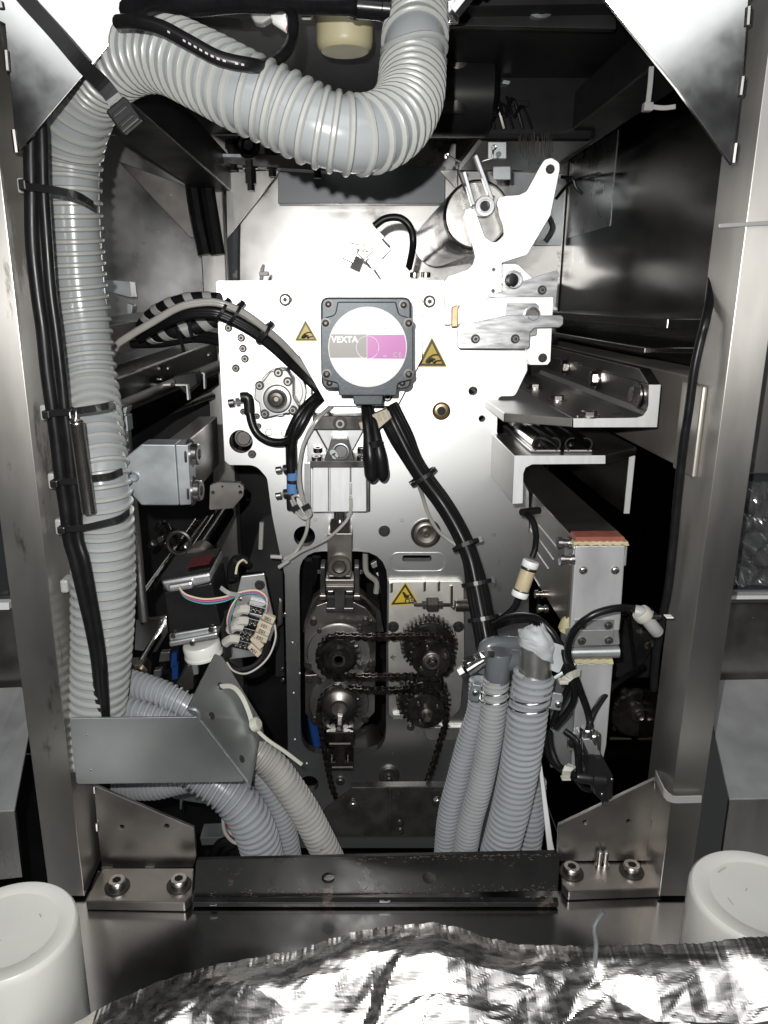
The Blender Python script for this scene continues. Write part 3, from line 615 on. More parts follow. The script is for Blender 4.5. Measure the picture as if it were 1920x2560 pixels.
cover = rp([(895, 288, 10), (1298, 288, 10), (1322, 378, 40), (1400, 400, 20), (1420, 432, 20), (1420, 800, 24), (1392, 832, 20), (1312, 852, 30), (1306, 938, 12), (906, 938, 12), (896, 852, 30), (806, 832, 20), (782, 800, 24), (778, 432, 20), (800, 400, 20), (878, 378, 40)], 10, 6)
obj('end_cover', MB().prism(W('E', cover, YM), Vector((0, .0155, 0))), 'motor', MO, bev=.0016)
slab('cable_outlet', 'E', rp([(998, 930), (1212, 930), (1205, 1002, 16), (1010, 1002, 16)], 10), YM+.008, .03, 'motor', MO, bev=.002)
LD = rnd('label_disc', 'E', 1103, 604, YM, [(272, -.5), (272, .5), (268, .9), (100, .9)], 'label_white', MO, seg=64)
def chord(c, x, y, r, y0, y1, x0, x1, Y):
    pts = []; n = 16
    for i in range(n+1):
        yy = y0+(y1-y0)*i/n; h = math.sqrt(max(0, r*r-(yy-y)**2)); pts.append((min(x+h, x1), yy))
    for i in range(n+1):
        yy = y1+(y0-y1)*i/n; h = math.sqrt(max(0, r*r-(yy-y)**2)); pts.append((max(x-h, x0), yy))
    return W(c, pts, Y)
yl = YM-.0012
obj('grey_band', MB().prism(chord('E', 1103, 604, 266, 513, 676, 700, 1098, yl), Vector((0, .0002, 0))), 'label_grey', LD)
obj('pink_band', MB().prism(chord('E', 1103, 604, 266, 517, 682, 1100, 1500, yl), Vector((0, .0002, 0))), 'label_pink', LD)
text('lettering', "VEXTA", 'E', 944, 551, 42, yl-.0003, 'label_white', LD, bold=.00025, sx=1.02)
text('lettering', "C E", 'E', 1308, 656, 32, yl-.0003, 'ink_grey', LD, bold=.0001, sx=.9)
text('lettering', "us", 'E', 1222, 662, 20, yl-.0003, 'ink_grey', LD, bold=.0002)
text('lettering', "7", 'E', 1172, 640, 30, yl-.0003, 'ink_grey', LD)
text('lettering', "STEPPING MOTOR", 'E', 1105, 474, 22, yl+.0001, 'nylon_grey', LD)
obj('embossed_ring', MB().tube(WC('E', 1103, 604, 78, yl+.0002, 30), .0003, 6, True), 'label_white', MO, sm=True)
for x, y in ((832, 306), (1352, 311), (840, 850), (1342, 850)): bolt('E', x, y, 22, YM+.0155, MO, PAND, name='screw')
for x, y in ((813, 437), (1387, 437), (820, 790), (1387, 790)): bolt('E', x, y, 24, YM-.0003, MO, PAND, name='screw')
# ---------------------------------------------------------------- warning signs
def sign(label, c, tip, left, right, Y, pict, group='yellow hand warning triangles'):
    t = thing('warning_sign', label, 'sign', PC(c, (left[0]+right[0])/2, left[1], Y), group)
    T, L_, R_ = Vector(tip), Vector(left), Vector(right); ce = (T+L_+R_)/3
    f = lambda k: [tuple(ce+(p-ce)*k) for p in (T, R_, L_)]
    obj('face', MB().prism(W(c, rp(f(1), 8), Y), Vector((0, .0004, 0))), 'yellow', t)
    obj('border', MB().prism(W(c, rp(f(.88), 3), Y-.0003), Vector((0, .0002, 0)), [W(c, f(.66), Y-.0003)]), 'sign_black', t)
    w_ = R_.x-L_.x; h = L_.y-T.y
    q = lambda u, v: PC(c, L_.x+w_*u, T.y+h*v, Y-.0004)
    if pict == 'hand':
        for s_ in ([(.30, .86), (.36, .74), (.48, .64), (.60, .60), (.72, .60)], [(.36, .87), (.44, .78), (.54, .74), (.60, .76), (.54, .84), (.58, .87), (.66, .80), (.78, .80)], [(.33, .87), (.40, .76), (.52, .70)], [(.40, .87), (.46, .82), (.54, .79)]):
            obj('hand_line', MB().tube(smooth([q(*p) for p in s_], .001), .00055*w_*mpp(c, L_.y, Y)/.020, 6), 'sign_black', t, sm=True)
    else:
        obj('hand', MB().prism([q(*p) for p in ((.42, .44), (.50, .42), (.56, .52), (.64, .58), (.66, .64), (.60, .62), (.66, .70), (.58, .68), (.56, .74), (.50, .66), (.47, .56))], Vector((0, .0002, 0))), 'sign_black', t)
        for u, v, r_ in ((.68, .62, .055), (.60, .80, .065)):
            o = q(u, v); R = r_*w_*mpp(c, L_.y, Y); b = MB().tube([o+Vector((R*math.cos(i*.3307), 0, R*math.sin(i*.3307))) for i in range(19)], .0006, 5, True)
            for i in range(8):
                d = Vector((math.cos(i*.785), 0, math.sin(i*.785))); b.tube([o+d*R, o+d*R*1.4], .0006, 5)
            obj('gear_drawing', b, 'sign_black', t)
        for k in range(3): obj('hand_line', MB().tube([q(.72, .72+.03*k), q(.82, .66+.07*k)], .0006, 5), 'sign_black', t)
sign('small yellow hand warning triangle left of the labelled motor', 'E', (673, 411), (597, 561), (761, 561), YH-.0006, 'hand')
sign('larger yellow hand warning triangle right of the labelled motor', 'E', (1548, 528), (1441, 740), (1656, 740), YP-.0006, 'hand')
# ---------------------------------------------------------------- gear unit on the left
GU = thing('gear_unit', 'silver clamp gear unit with a round shaft left of the motor', 'gear unit', PC('E', 490, 1090, .885))
rnd('ring', 'E', 520, 905, YP, [(165, 0), (165, 6), (158, 9), (140, 9), (134, 4), (100, 4)], 'alu_grey', GU, seg=48)
body = rp([(430, 770, 20), (545, 760, 30), (590, 830, 24), (590, 950, 10), (632, 1020, 26), (610, 1066, 18), (540, 1062, 8), (400, 1094, 24), (360, 1060, 14), (352, 990, 8), (318, 960, 10), (322, 900, 8), (332, 850, 20), (380, 838, 14)], 10)
slab('housing', 'E', body, YP-.034, .026, 'alu_grey', GU, bev=.0014)
slab('neck', 'E', rp([(450, 770), (550, 765), (545, 860), (440, 860)], 8), YP-.026, .018, 'cast', GU, bev=.001)
rnd('cap_ring', 'E', 480, 960, YP-.034, [(106, 0), (106, 1.5), (100, 1.5), (98, .6), (90, .6), (88, 2), (70, 2.5), (66, 1), (62, 1)], 'alu', GU, seg=48)
rnd('groove', 'E', 480, 960, YP-.0345, [(99, 0), (99, 1.0), (91, 1.0)], 'oxide', GU, seg=48)
rnd('shaft', 'E', 475, 958, YP-.034, [(60, 0), (60, 3), (50, 4), (44, 7), (26, 8), (16, 5), (8, 5)], 'gunmetal', GU, seg=36)
for x, y in ((487, 778), (552, 840), (357, 867), (393, 1063), (587, 1037)): bolt('E', x, y, 22, YP-.034, GU)
for x, y in ((412, 1014), (488, 1036)): rnd('dowel', 'E', x, y, YP-.034, [(16, 0), (16, .8), (12, 1.2), (10, .4)], 'alu', GU, seg=16)
slab('foot', 'E', [(478, 1068), (520, 1062), (522, 1078), (480, 1084)], YP-.03, .01, 'alu', GU)
def fitting(label, c, x, y, knob, Y, m='black_plastic', group='air fittings with metal knobs'):
    t = thing('air_fitting', label, 'fitting', PC(c, x, y+60, Y), group); k = mpp(c, y, Y)
    obj('elbow', MB().tube(smooth([PC(c, x-52*1.0, y-5, Y), PC(c, x-12, y-8, Y), PC(c, x, y+20, Y), PC(c, x+6, y+110, Y)], .002), [34*k]*0 or 36*k, 14), m, t, sm=True)
    px, py = knob; a = PC(c, px+26, py, Y); ax = (PC(c, px, py, Y)-PC(c, px+60, py-10, Y))
    obj('knob', MB().lathe(a, ax, [(26*k, 0), (28*k, 2*k), (28*k, 36*k), (24*k, 40*k), (10*k, 40*k)], 20), 'bolt', t, sm=True)
    obj('nut', MB().lathe(a, -ax, [(10*k, 0), (10*k, 14*k), (30*k, 14*k), (30*k, 36*k), (14*k, 36*k), (14*k, 60*k)], 6), 'alu', t)
    return t
fitting('black elbow air fitting on the gear unit', 'E', 280, 955, (155, 985), .872)
f1 = fitting('black air fitting with blue ring beside the top of the cylinder', 'J', 140, 520, (42, 515), .862)
for dy in (35, 130): rnd('blue_ring', 'J', 150, 520+dy, .862, [(40, -6), (42, -5), (42, 5), (36, 6)], 'blue_ring', f1, axis=(0, 0, 1), seg=20)
rnd('sleeve', 'J', 152, 610, .862, [(38, -8), (40, -7), (40, 7), (38, 8)], 'black_plastic', f1, axis=(0, 0, 1), seg=20)
f2 = fitting('black air fitting lowest of those beside the cylinder', 'J', 140, 700, (42, 705), .866)
f3 = thing('air_fitting', 'dark push fitting hanging above the blue ringed air fitting', 'fitting', PC('J', 140, 450, .866), 'air fittings with metal knobs')
rnd('body', 'J', 142, 380, .868, [(38, -30), (42, -28), (42, 8), (38, 10)], 'black_plastic', f3, axis=(0, 0, 1), seg=18)
rnd('blue_ring', 'J', 128, 318, .868, [(28, -3), (32, -2), (32, 3), (28, 4)], 'blue_ring', f3, axis=(0, 0, 1), seg=18)
# ---------------------------------------------------------------- pneumatic cylinder and press column
CY_ = thing('air_cylinder', 'square aluminium air cylinder with a dark top plate under the motor', 'cylinder', PC('J', 500, 830, .86)); YC = .852
slab('body', 'J', rp([(300, 500), (700, 500), (700, 828), (300, 832)], 8), YC, .044, 'alu_bright', CY_, bev=.001)
slab('side_strip', 'J', [(702, 505), (722, 505), (722, 820), (702, 826)], YC+.004, .04, 'gunmetal', CY_)
slab('side_plate', 'J', rp([(240, 470), (284, 470), (284, 835), (240, 800)], 6), YC+.03, .012, 'alu', CY_)
for x, w_ in ((418, 8), (430, 5), (582, 14)): slab('groove', 'J', [(x-w_/2, 503), (x+w_/2, 503), (x+w_/2, 826 if x < 500 else 720), (x-w_/2, 826 if x < 500 else 720)], YC-.0002, .001, 'gunmetal', CY_, bev=0)
slab('sensor', 'J', rp([(574, 612), (592, 612), (592, 712), (574, 712)], 4), YC-.002, .003, 'galv', CY_)
slab('top_plate', 'J', rp([(283, 452), (706, 452), (706, 502), (283, 502)], 6), YC-.006, .05, 'oxide', CY_, bev=.001)
slab('clevis', 'J', rp([(440, 290, 14), (560, 290, 14), (612, 452), (384, 452), (415, 380)], 6), YC-.004, .022, 'oxide', CY_, bev=.001)
rnd('pin', 'J', 510, 378, YC-.004, [(48, 0), (48, 2), (44, 3), (20, 3)], 'bolt', CY_, seg=28)
mb = MB().tube([PC('J', 508, 380, YC-.008)+Vector((math.cos(a)*56*mpp('J', 380, YC), 0, math.sin(a)*56*mpp('J', 380, YC))) for a in [math.radians(205+15*i-360) for i in range(22)]], .0012, 6)
for dx, dy in ((450, 388), (466, 414)): mb.lathe(PC('J', dx, dy, YC-.008), (0, -1, 0), [(.0035, -.0006), (.0035, .0008), (.0015, .0008)], 12)
obj('snap_ring', mb, 'galv', CY_, sm=True)
for x, y in ((330, 445), (665, 445)): bolt('J', x, y+5, 36, YC+.004, CY_, CAP, axis=(0, -.12, 1))
for x, y in ((340, 385), (665, 385)): bolt('J', x, y, 34, YC+.03, CY_, CAP, axis=(0, -.12, 1))
UB = thing('upper_bracket', 'dark bar with a steel wedge above the air cylinder', 'bracket', PC('J', 500, 370, .872))
slab('bar', 'J', [(300, 118), (700, 118), (690, 220), (300, 220)], YP-.034, .030, 'oxide', UB, bev=.001)
slab('wedge', 'J', [(328, 221), (680, 221), (600, 372), (412, 372)], YP-.028, .024, 'alu', UB, bev=.001)
slab('cheek', 'J', [(262, 225), (326, 225), (408, 372), (400, 470), (262, 470)], YP-.014, .012, 'alu', UB)
bolt('J', 505, 172, 36, YP-.034, UB, CAPW)
PC_ = thing('press_column', 'brown grey knuckle column hanging under the air cylinder', 'press', PC('J', 500, 1570, .87))
k = mpp('J', 900, .87)
obj('rod', MB().lathe(PC('J', 503, 828, .872), (0, 0, -1), [(46*k, 0), (46*k, 45*k), (40*k, 48*k), (40*k, 80*k)], 24), 'chrome', PC_, sm=True)
obj('nut', MB().lathe(PC('J', 505, 890, .872), (0, 0, -1), [(76*k, 0), (84*k, 4*k), (84*k, 96*k), (76*k, 100*k)], 6, .3), 'gunmetal', PC_)
slab('block', 'J', rp([(410, 990), (593, 990), (590, 1300), (412, 1300)], 5), .855, .034, 'gunmetal', PC_, bev=.001)
rnd('knuckle', 'J', 500, 1222, .855, [(86, 0), (86, 5), (80, 7), (56, 7), (52, 4), (48, 4), (46, 8), (40, 9), (10, 8)], 'gunmetal', PC_, seg=40)
slab('clamp', 'J', rp([(396, 1332), (606, 1332), (606, 1374), (396, 1374)], 4), .850, .03, 'gunmetal', PC_, bev=.001)
slab('neck', 'J', [(420, 1300), (582, 1300), (582, 1334), (420, 1334)], .862, .02, 'oxide', PC_)
slab('hook_block', 'J', [(398, 1378), (608, 1378), (608, 1412), (540, 1412), (540, 1540), (606, 1540), (606, 1574), (400, 1574), (400, 1540), (462, 1540), (462, 1412), (398, 1412)], .846, .034, 'oxide', PC_, bev=.001)
for x0, x1 in ((412, 456), (546, 600)): slab('pad', 'J', [(x0, 1414), (x1, 1414), (x1-4, 1436), (x0+4, 1436)], .848, .02, 'gunmetal', PC_)
for x0, x1 in ((356, 398), (608, 650)): slab('guide', 'J', [(x0, 1238), (x1-4, 1238), (x1-2, 1482), (x0, 1482)], .872, .03, 'oxide', PC_, bev=.001)
for x0, x1 in ((352, 400), (606, 655)): slab('guide_foot', 'J', [(x0, 1448), (x1, 1448), (x1, 1484), (x0, 1484)], .868, .03, 'gunmetal', PC_)
for x, y in ((432, 1322), (566, 1322)): bolt('J', x, y, 7, .861, PC_, CAP)
for x, y in ((348, 1270), (660, 1272)): bolt('J', x, y, 14, .875, PC_, CAP)
# ---------------------------------------------------------------- roller bearing blocks
def block(label, outline, disc, r, bolts, Y, c='K'):
    t = thing('bearing_block', label, 'bearing', PC(c, disc[0], disc[1]+250, Y), 'roller bearing blocks')
    slab('housing', c, outline, Y, .026, 'steel_dark', t, bev=.0012)
    rnd('disc', c, disc[0], disc[1], Y, [(r, 0), (r, 2), (r-6, 3), (r*.72, 3), (r*.70, 4), (r*.3, 4)], 'steel', t, seg=56)
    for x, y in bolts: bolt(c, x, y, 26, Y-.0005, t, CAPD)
    return t
block('upper grey bearing block behind the left chain wheel', rp([(240, 345, 6), (330, 190, 10), (400, 165, 8), (610, 165, 8), (690, 205, 10), (770, 300, 6), (768, 640, 6), (700, 682, 6), (290, 676, 8), (236, 640, 6)], 6), (495, 545), 236,
      ((308, 308), (692, 306), (268, 628), (730, 620)), .872)
for x, y in ((350, 374), (650, 370), (652, 640)): bolt('K', x, y, 18, .868, bpy.data.objects['bearing_block'], CAPD)
bb = block('lower grey bearing block behind the left chain wheel', rp([(244, 706), (330, 700), (650, 700), (766, 708), (760, 980, 8), (640, 1110, 30), (495, 1126, 60), (350, 1104, 30), (246, 990, 8)], 6), (495, 905), 222,
      ((280, 736), (312, 1030), (690, 1024)), .874)
for x, y in ((353, 752), (650, 752)): bolt('K', x, y, 18, .870, bb, CAPD)
# arm behind the upper block
slab('yoke', 'J', [(240, 1640), (300, 1480), (398, 1400), (610, 1400), (700, 1470), (800, 1560), (830, 1720), (230, 1720)], .905, .02, 'oxide', bpy.data.objects['bearing_block'])
# black lower clamp below the block
t = thing('lower_clamp', 'black I shaped clamp under the lower bearing block', 'clamp', PC('K', 510, 1420, .86))
slab('body', 'K', [(398, 1128), (606, 1128), (606, 1212), (590, 1212), (590, 1240), (540, 1240), (540, 1348), (604, 1348), (604, 1412), (410, 1412), (410, 1348), (470, 1348), (470, 1240), (420, 1240), (420, 1212), (398, 1212)], .862, .034, 'oily', t, bev=.001)
for a, b, d, e in ((420, 1212, 586, 1222), (440, 1388, 604, 1398)): slab('edge_strip', 'K', [(a, b), (d, b), (d, e), (a, e)], .8605, .003, 'gunmetal', t)
for x in (443, 562): rnd('pin', 'K', x, 1320, .872, [(8, -8), (8, 8)], 'bolt', t, axis=(0, 0, 1), seg=10)
# ---------------------------------------------------------------- cast block on the right
CB = thing('gear_block', 'pale cast aluminium block with a gear warning triangle', 'block', PC('K', 1140, 1030, .89))
slab('casting', 'K', rp([(862, 10, 10), (1425, 5, 50), (1430, 600), (1400, 960, 80), (1330, 1026, 30), (900, 1030, 10), (860, 1000, 10), (856, 500)], 10), YP-.006, .0055, 'cast', CB, bev=.002)
for x, y, h in ((885, 50, 40), (1130, 40, 40), (1235, 40, 40), (1330, 70, 120)):
    obj('ripple', MB().tube([PC('K', x, y-30, YP-.006), PC('K', x, y+h, YP-.006)], [.004, .004], 14, flat=.35), 'cast', CB, sm=True)
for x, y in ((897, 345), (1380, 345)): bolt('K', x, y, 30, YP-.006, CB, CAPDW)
slab('ledge', 'K', [(896, 996), (1030, 996), (1030, 1034), (896, 1034)], YP-.012, .012, 'alu', CB)
slab('lower_pad', 'K', rp([(1120, 1092, 30), (1430, 1090, 10), (1425, 1188, 10), (1150, 1190, 40)], 10), YP-.006, .006, 'cast', CB)
for pts in ([(905, 568), (880, 572)], [(918, 570), (878, 572), (900, 555)], [(878, 572), (905, 592)]): obj('arrow_mark', MB().tube([PC('K', x, y, YP-.0063) for x, y in pts], .0006, 5), 'ink', CB)
sign('yellow gear warning triangle stuck above the chain wheels', 'J', (988, 1346), (868, 1524), (1092, 1512), YP-.0068, 'gear', None)
# tension spring with its swivel
t = thing('tension_spring', 'small coil spring and hex swivel beside the gear warning triangle', 'spring', PC('J', 1190, 1570, .86)); Ys = .862; k = mpp('J', 1520, Ys)
obj('hex_block', MB().lathe(PC('J', 1186, 1510, Ys)-Vector((44*k, 0, 0)), (1, 0, 0), [(50*k, 0), (60*k, 8*k), (60*k, 80*k), (50*k, 88*k)], 6), 'gunmetal', t)
for s_ in (-1, 1): obj('nut', MB().lathe(PC('J', 1186+s_*44, 1514, Ys), (s_, 0, 0), [(32*k, 0), (32*k, 30*k), (14*k, 30*k), (14*k, 90*k), (10*k, 92*k)], 6), 'bolt', t)
hel = []; x0 = 1360
for i in range(16*12): hel.append(PC('J', x0+i*.78, 1520, Ys)+Vector((0, math.cos(i*2*math.pi/12)*38*k, math.sin(i*2*math.pi/12)*38*k)))
obj('coil', MB().tube([PC('J', 1318, 1520, Ys), PC('J', 1345, 1548, Ys)]+hel, .0011, 6), 'gunmetal', t, sm=True)
# ---------------------------------------------------------------- chain wheels and chains
def gear2d(o, r0, r1, n, duty=.5, y=0):
    pts = []
    for i in range(n):
        for a, r in ((0, r0), (.16, r0), (.32, r1), (.32+.3*duty*1.2, r1), (.74, r0)):
            an = 2*math.pi*(i+a)/n; pts.append(o+Vector((math.cos(an)*r, 0, math.sin(an)*r)))
    return pts
def wheel(label, x, y, rr, Y, hub, name='sprocket', teeth=20, grp='chain wheels'):
    t = thing(name, label, 'sprocket', PC('K', x, y+rr, Y), grp); k = mpp('K', y, Y); o = PC('K', x, y, Y)
    obj('toothed_disc', MB().prism(gear2d(o, (rr-16)*k, (rr+10)*k, teeth), Vector((0, .004, 0))), 'oily', t, bev=.0004)
    hub(t, o, k); return t
def hubA(t, o, k):
    obj('rim', MB().lathe(o, (0, -1, 0), [((138)*k, 0), (138*k, .004), (120*k, .007), (112*k, .003), (80*k, .003), (78*k, .010), (62*k, .010)], 40), 'oily', t, sm=True)
    obj('hub', MB().lathe(o+Vector((0, -.006, 0)), (0, -1, 0), [(58*k, 0), (56*k, .006), (50*k, .008), (36*k, .008), (28*k, .004), (10*k, .004)], 30), 'gunmetal', t, sm=True)
def hubB(t, o, k):
    obj('cone', MB().lathe(o+Vector((0, 0, .010)), (0, -1, 0), [(132*k, 0), (130*k, .008), (110*k, .012), (60*k, .016), (54*k, .020)], 36), 'gunmetal', t, sm=True)
    obj('bolt', MB().lathe(o+Vector((0, -.02, 0)), (0, -.95, -.15), [(36*k, 0), (36*k, .004), (26*k, .005), (26*k, .020), (18*k, .022)], 6), 'chrome', t)
def hubC(t, o, k):
    obj('disc', MB().lathe(o, (0, -1, 0), [(145*k, 0), (145*k, .007), (138*k, .009), (70*k, .009)], 40), 'oily', t, sm=True)
    obj('ring', MB().lathe(o+Vector((0, -.009, 0)), (0, -1, 0), [(70*k, 0), (68*k, .003), (60*k, .004), (54*k, .002), (44*k, .002)], 30), 'gunmetal', t, sm=True)
    obj('hub', MB().lathe(o+Vector((0, -.010, 0)), (0, -1, 0), [(42*k, 0), (40*k, .006), (30*k, .008), (22*k, .012), (10*k, .012)], 20), 'chrome', t, sm=True)
    for a in (.3, 1.9, 3.9): inst('screw', CAP, t, o+Vector((math.cos(a)*104*k, -.009, math.sin(a)*104*k)), (0, -1, 0), 15*k)
def hubD(t, o, k):
    obj('disc', MB().lathe(o, (0, -1, 0), [(140*k, 0), (140*k, .006), (130*k, .008), (60*k, .008)], 40), 'oily', t, sm=True)
    obj('hub', MB().lathe(o+Vector((0, -.008, 0)), (0, -1, 0), [(50*k, 0), (48*k, .006), (36*k, .008), (30*k, .008), (24*k, .016), (8*k, .016)], 20), 'gunmetal', t, sm=True)
    for a in (.5, 2.3, 4.2): inst('screw', CAP, t, o+Vector((math.cos(a)*92*k, -.008, math.sin(a)*92*k)), (0, -1, 0), 14*k)
YW = .846
wheel('oily chain wheel with an open hub, upper left of the four', 495, 558, 150, YW, hubA)
wheel('chain wheel with a large shiny centre bolt, lower left of the four', 500, 950, 150, YW+.006, hubB)
wheel('chain wheel with a brass ringed hub, upper right of the four', 1178, 568, 150, YW, hubC)
wheel('blackest chain wheel with a small hub, lower right of the four', 1140, 955, 150, YW+.006, hubD)
for lab, x, y, r, n_ in (('black toothed gear behind the upper right chain wheel', 1165, 490, 212, 34), ('black toothed gear behind the lower right chain wheel', 1125, 905, 205, 30)):
    t = thing('spur_gear', lab, 'gear', PC('K', x, y+r, YW+.03), 'black spur gears'); k = mpp('K', y, YW+.02); o = PC('K', x, y, YW+.016 if y < 600 else YW+.024)
    obj('toothed_ring', MB().prism(gear2d(o, (r-22)*k, r*k, n_, .8), Vector((0, .020, 0))), 'oily', t, bev=.0004)
    obj('web', MB().lathe(o, (0, -1, 0), [(r*.8*k, 0), (r*.8*k, .002), (r*.5*k, .003)], 36), 'oily', t, sm=True)
def link_mesh(name, half, rw, yy, m):
    b = MB()
    for s_ in (-1, 1):
        lp = []
        for i in range(9): a = -math.pi/2+math.pi*i/8; lp.append(Vector((half+rw*math.cos(a), s_*yy, rw*math.sin(a))))
        lp.append(Vector((0, s_*yy, rw*.62)))
        for i in range(9): a = math.pi/2+math.pi*i/8; lp.append(Vector((-half+rw*math.cos(a), s_*yy, rw*math.sin(a))))
        lp.append(Vector((0, s_*yy, -rw*.62)))
        b.prism(lp, Vector((0, .0010*s_, 0)))
    for s_ in (-1, 1): b.lathe((s_*half, -yy-.0016, 0), (0, 1, 0), [(rw*.5, 0), (rw*.55, .0005), (rw*.55, 2*yy+.0032)], 10)
    return mesh(name, b, m, True)
PITCH = 52*mpp('K', 700, YW)
LO = link_mesh('outer_link', PITCH/2, PITCH*.40, .0042, 'chain'); LI = link_mesh('inner_link', PITCH/2, PITCH*.37, .0028, 'chain')
def chain(label, pts, Y, closed):
    q = smooth([PC('K', x, y, Y) for x, y in pts], .0015, closed); q = resample(q, PITCH, closed); n = len(q)
    t = thing('roller_chain', label, 'chain', PC('K', pts[0][0], 1000, Y), None)
    for i in range(n if closed else n-1):
        a, b = q[i], q[(i+1) % n]; d = b-a; o = bpy.data.objects.new('link', LO if i % 2 else LI); put(o, t, (a+b)/2)
        o.rotation_euler = (0, -math.atan2(d.z, d.x), 0)
    return t
arc = lambda x, y, r, a0, a1, n: [(x+r*math.cos(math.radians(a0+(a1-a0)*i/n)), y+r*math.sin(math.radians(a0+(a1-a0)*i/n))) for i in range(n+1)]
chain('oily roller chain closed round the two upper chain wheels', arc(495, 565, 155, 100, 260, 8)+[(620, 418), (760, 424), (900, 420), (1040, 416)]+arc(1185, 568, 152, -85, 85, 8)+[(1080, 716), (900, 718), (740, 720), (600, 718)], YW+.002, True)
chain('oily roller chain draped over the two lower chain wheels with both ends hanging', [(470, 1600), (440, 1520), (410, 1380), (385, 1250), (365, 1120), (345, 1000)]+arc(500, 955, 152, 175, 262, 6)+[(600, 806), (760, 818), (900, 814), (1020, 806)]+arc(1138, 955, 154, -85, 5, 7)+[(1285, 1060), (1250, 1180), (1215, 1300), (1175, 1420), (1150, 1500)], YW+.004, False)
# lower tray with sloped sides in front of the plate foot
t = thing('chain_tray', 'dark steel tray with sloped ends under the chains', 'tray', PC('K', 900, 1760, .82))
slab('front', 'K', [(590, 1545), (1290, 1540), (1330, 1900), (250, 1900), (400, 1690)], .842, .003, 'oxide', t, bev=.0006)
slab('rim', 'K', [(590, 1536), (1290, 1530), (1290, 1544), (588, 1548)], .838, .012, 'oxide', t)
slab('fin', 'K', [(868, 1552), (882, 1552), (884, 1900), (870, 1900)], .836, .006, 'oxide', t)
bolt('K', 600, 1665, 28, .841, t, HEX); bolt('K', 1225, 1640, 30, .836, t, HEX)
slab('slot', 'K', rp([(500, 1716, 12), (690, 1634, 12), (704, 1656, 12), (520, 1740, 12)], 10), .8413, .0006, 'oxide', t)
for x, y in ((945, 1790), (950, 1850)): bolt('O', (680+x*.33755-400)/.60277, (1450+y*.33755-1900)/.60277, 12, .81, t, CAP)
# ================================================================ swing arm and roller, upper right
YA = .862
SA = thing('swing_arm', 'blown white arm plate with a U slot at the top right of the plate', 'arm', PC('F', 700, 1420, YA))
arm = rp([(1250, 525), (1055, 853), (845, 920, 10), (845, 1200), (720, 1215), (700, 1425), (375, 1430), (365, 1075, 20), (400, 1030, 20), (560, 975, 30), (605, 930, 30), (622, 870, 30), (612, 820), (530, 530, 30), (540, 480, 30), (580, 462, 30), (624, 480, 30),
          (705, 705, 60), (785, 762, 60), (868, 690, 60), (864, 610), (800, 430, 20), (822, 375, 20), (880, 362), (990, 355, 40), (1050, 325, 40), (1165, 115, 30), (1200, 62, 40), (1260, 46, 40), (1325, 90, 40), (1326, 150, 20)], 6)
slab('plate', 'F', arm, YA, .006, 'plate_white', SA)
slab('backing_plate', 'F', rp([(372, 1080), (980, 930), (1275, 1205), (1250, 1735, 30), (1225, 1768, 20), (1075, 1768, 20), (1056, 1720), (1050, 1440), (372, 1440)], 8), YA+.0065, .012, 'plate_white', SA)
bolt('F', 1245, 143, 26, YA, SA, CAPDW); bolt('F', 1183, 1708, 26, YA+.0065, SA, CAPDW)
for x, y in ((775, 975), (770, 1152)): bolt('F', x, y, 17, YA, SA, CAP)
hole('F', 457, 1112, 13, YA, SA)
slab('bearing_housing', 'F', rp([(850, 928), (965, 925), (1000, 985, 20), (1018, 1060, 20), (980, 1120), (850, 1180)], 10), YA-.001, .007, 'plate_white', SA)
rnd('stop_bolt', 'F', 925, 1062, YA-.001, [(82, 0), (82, 3), (72, 3), (72, 14), (64, 18), (60, 18), (56, 15), (20, 15)], 'alu', SA, seg=32)
rnd('stop_cap', 'F', 922, 1064, YA-.015, [(56, 0), (56, 3.5), (50, 4), (10, 4)], 'black_plastic', SA, seg=28)
slab('wedge_plate', 'F', rp([(738, 1204), (1275, 1201, 16), (1300, 1180, 14), (1311, 1005, 20), (1285, 988, 16), (975, 1082), (895, 1142), (718, 1186)], 8), YA-.006, .004, 'alu_scratch', SA)
bolt('F', 1178, 1145, 26, YA-.006, SA, CAPW)
slab('latch_block', 'F', rp([(885, 1255), (1130, 1255, 16), (1150, 1275, 10), (1150, 1360), (880, 1360)], 8), YA-.010, .010, 'alu_scratch', SA)
rnd('latch_knob', 'F', 1095, 1345, YA-.010, [(62, 0), (62, 4), (50, 8), (46, 8), (40, 5)], 'bolt', SA, seg=28)
slab('latch_side', 'F', [(430, 1288), (470, 1270), (500, 1272), (484, 1296), (480, 1450), (428, 1452)], YA-.016, .014, 'brass', SA)
slab('latch_plate', 'F', rp([(500, 1420), (610, 1412), (880, 1356), (1340, 1354, 20), (1358, 1375, 14), (1354, 1430, 24), (1325, 1456, 20), (1115, 1460, 30), (1080, 1500, 30), (1076, 1618, 16), (1060, 1634, 14), (492, 1632, 22), (470, 1606, 20), (478, 1455)], 8), YA-.018, .005, 'alu_scratch', SA)
slab('latch_foot', 'F', rp([(1080, 1462), (1136, 1462), (1134, 1520, 14), (1080, 1530)], 8), YA-.006, .006, 'alu', SA)
for x, y in ((625, 1550), (955, 1550)): bolt('F', x, y, 26, YA-.018, SA, CAPW)
for x in (1290, 1380):   # two little screws on the top edge of the machine plate
    p = PC('F', (x-1000-0)*.0+(120 if x < 1300 else 212), 1040, YA+.03); inst('bolt', CAP, SA, p, (0, 0, 1), .0055)
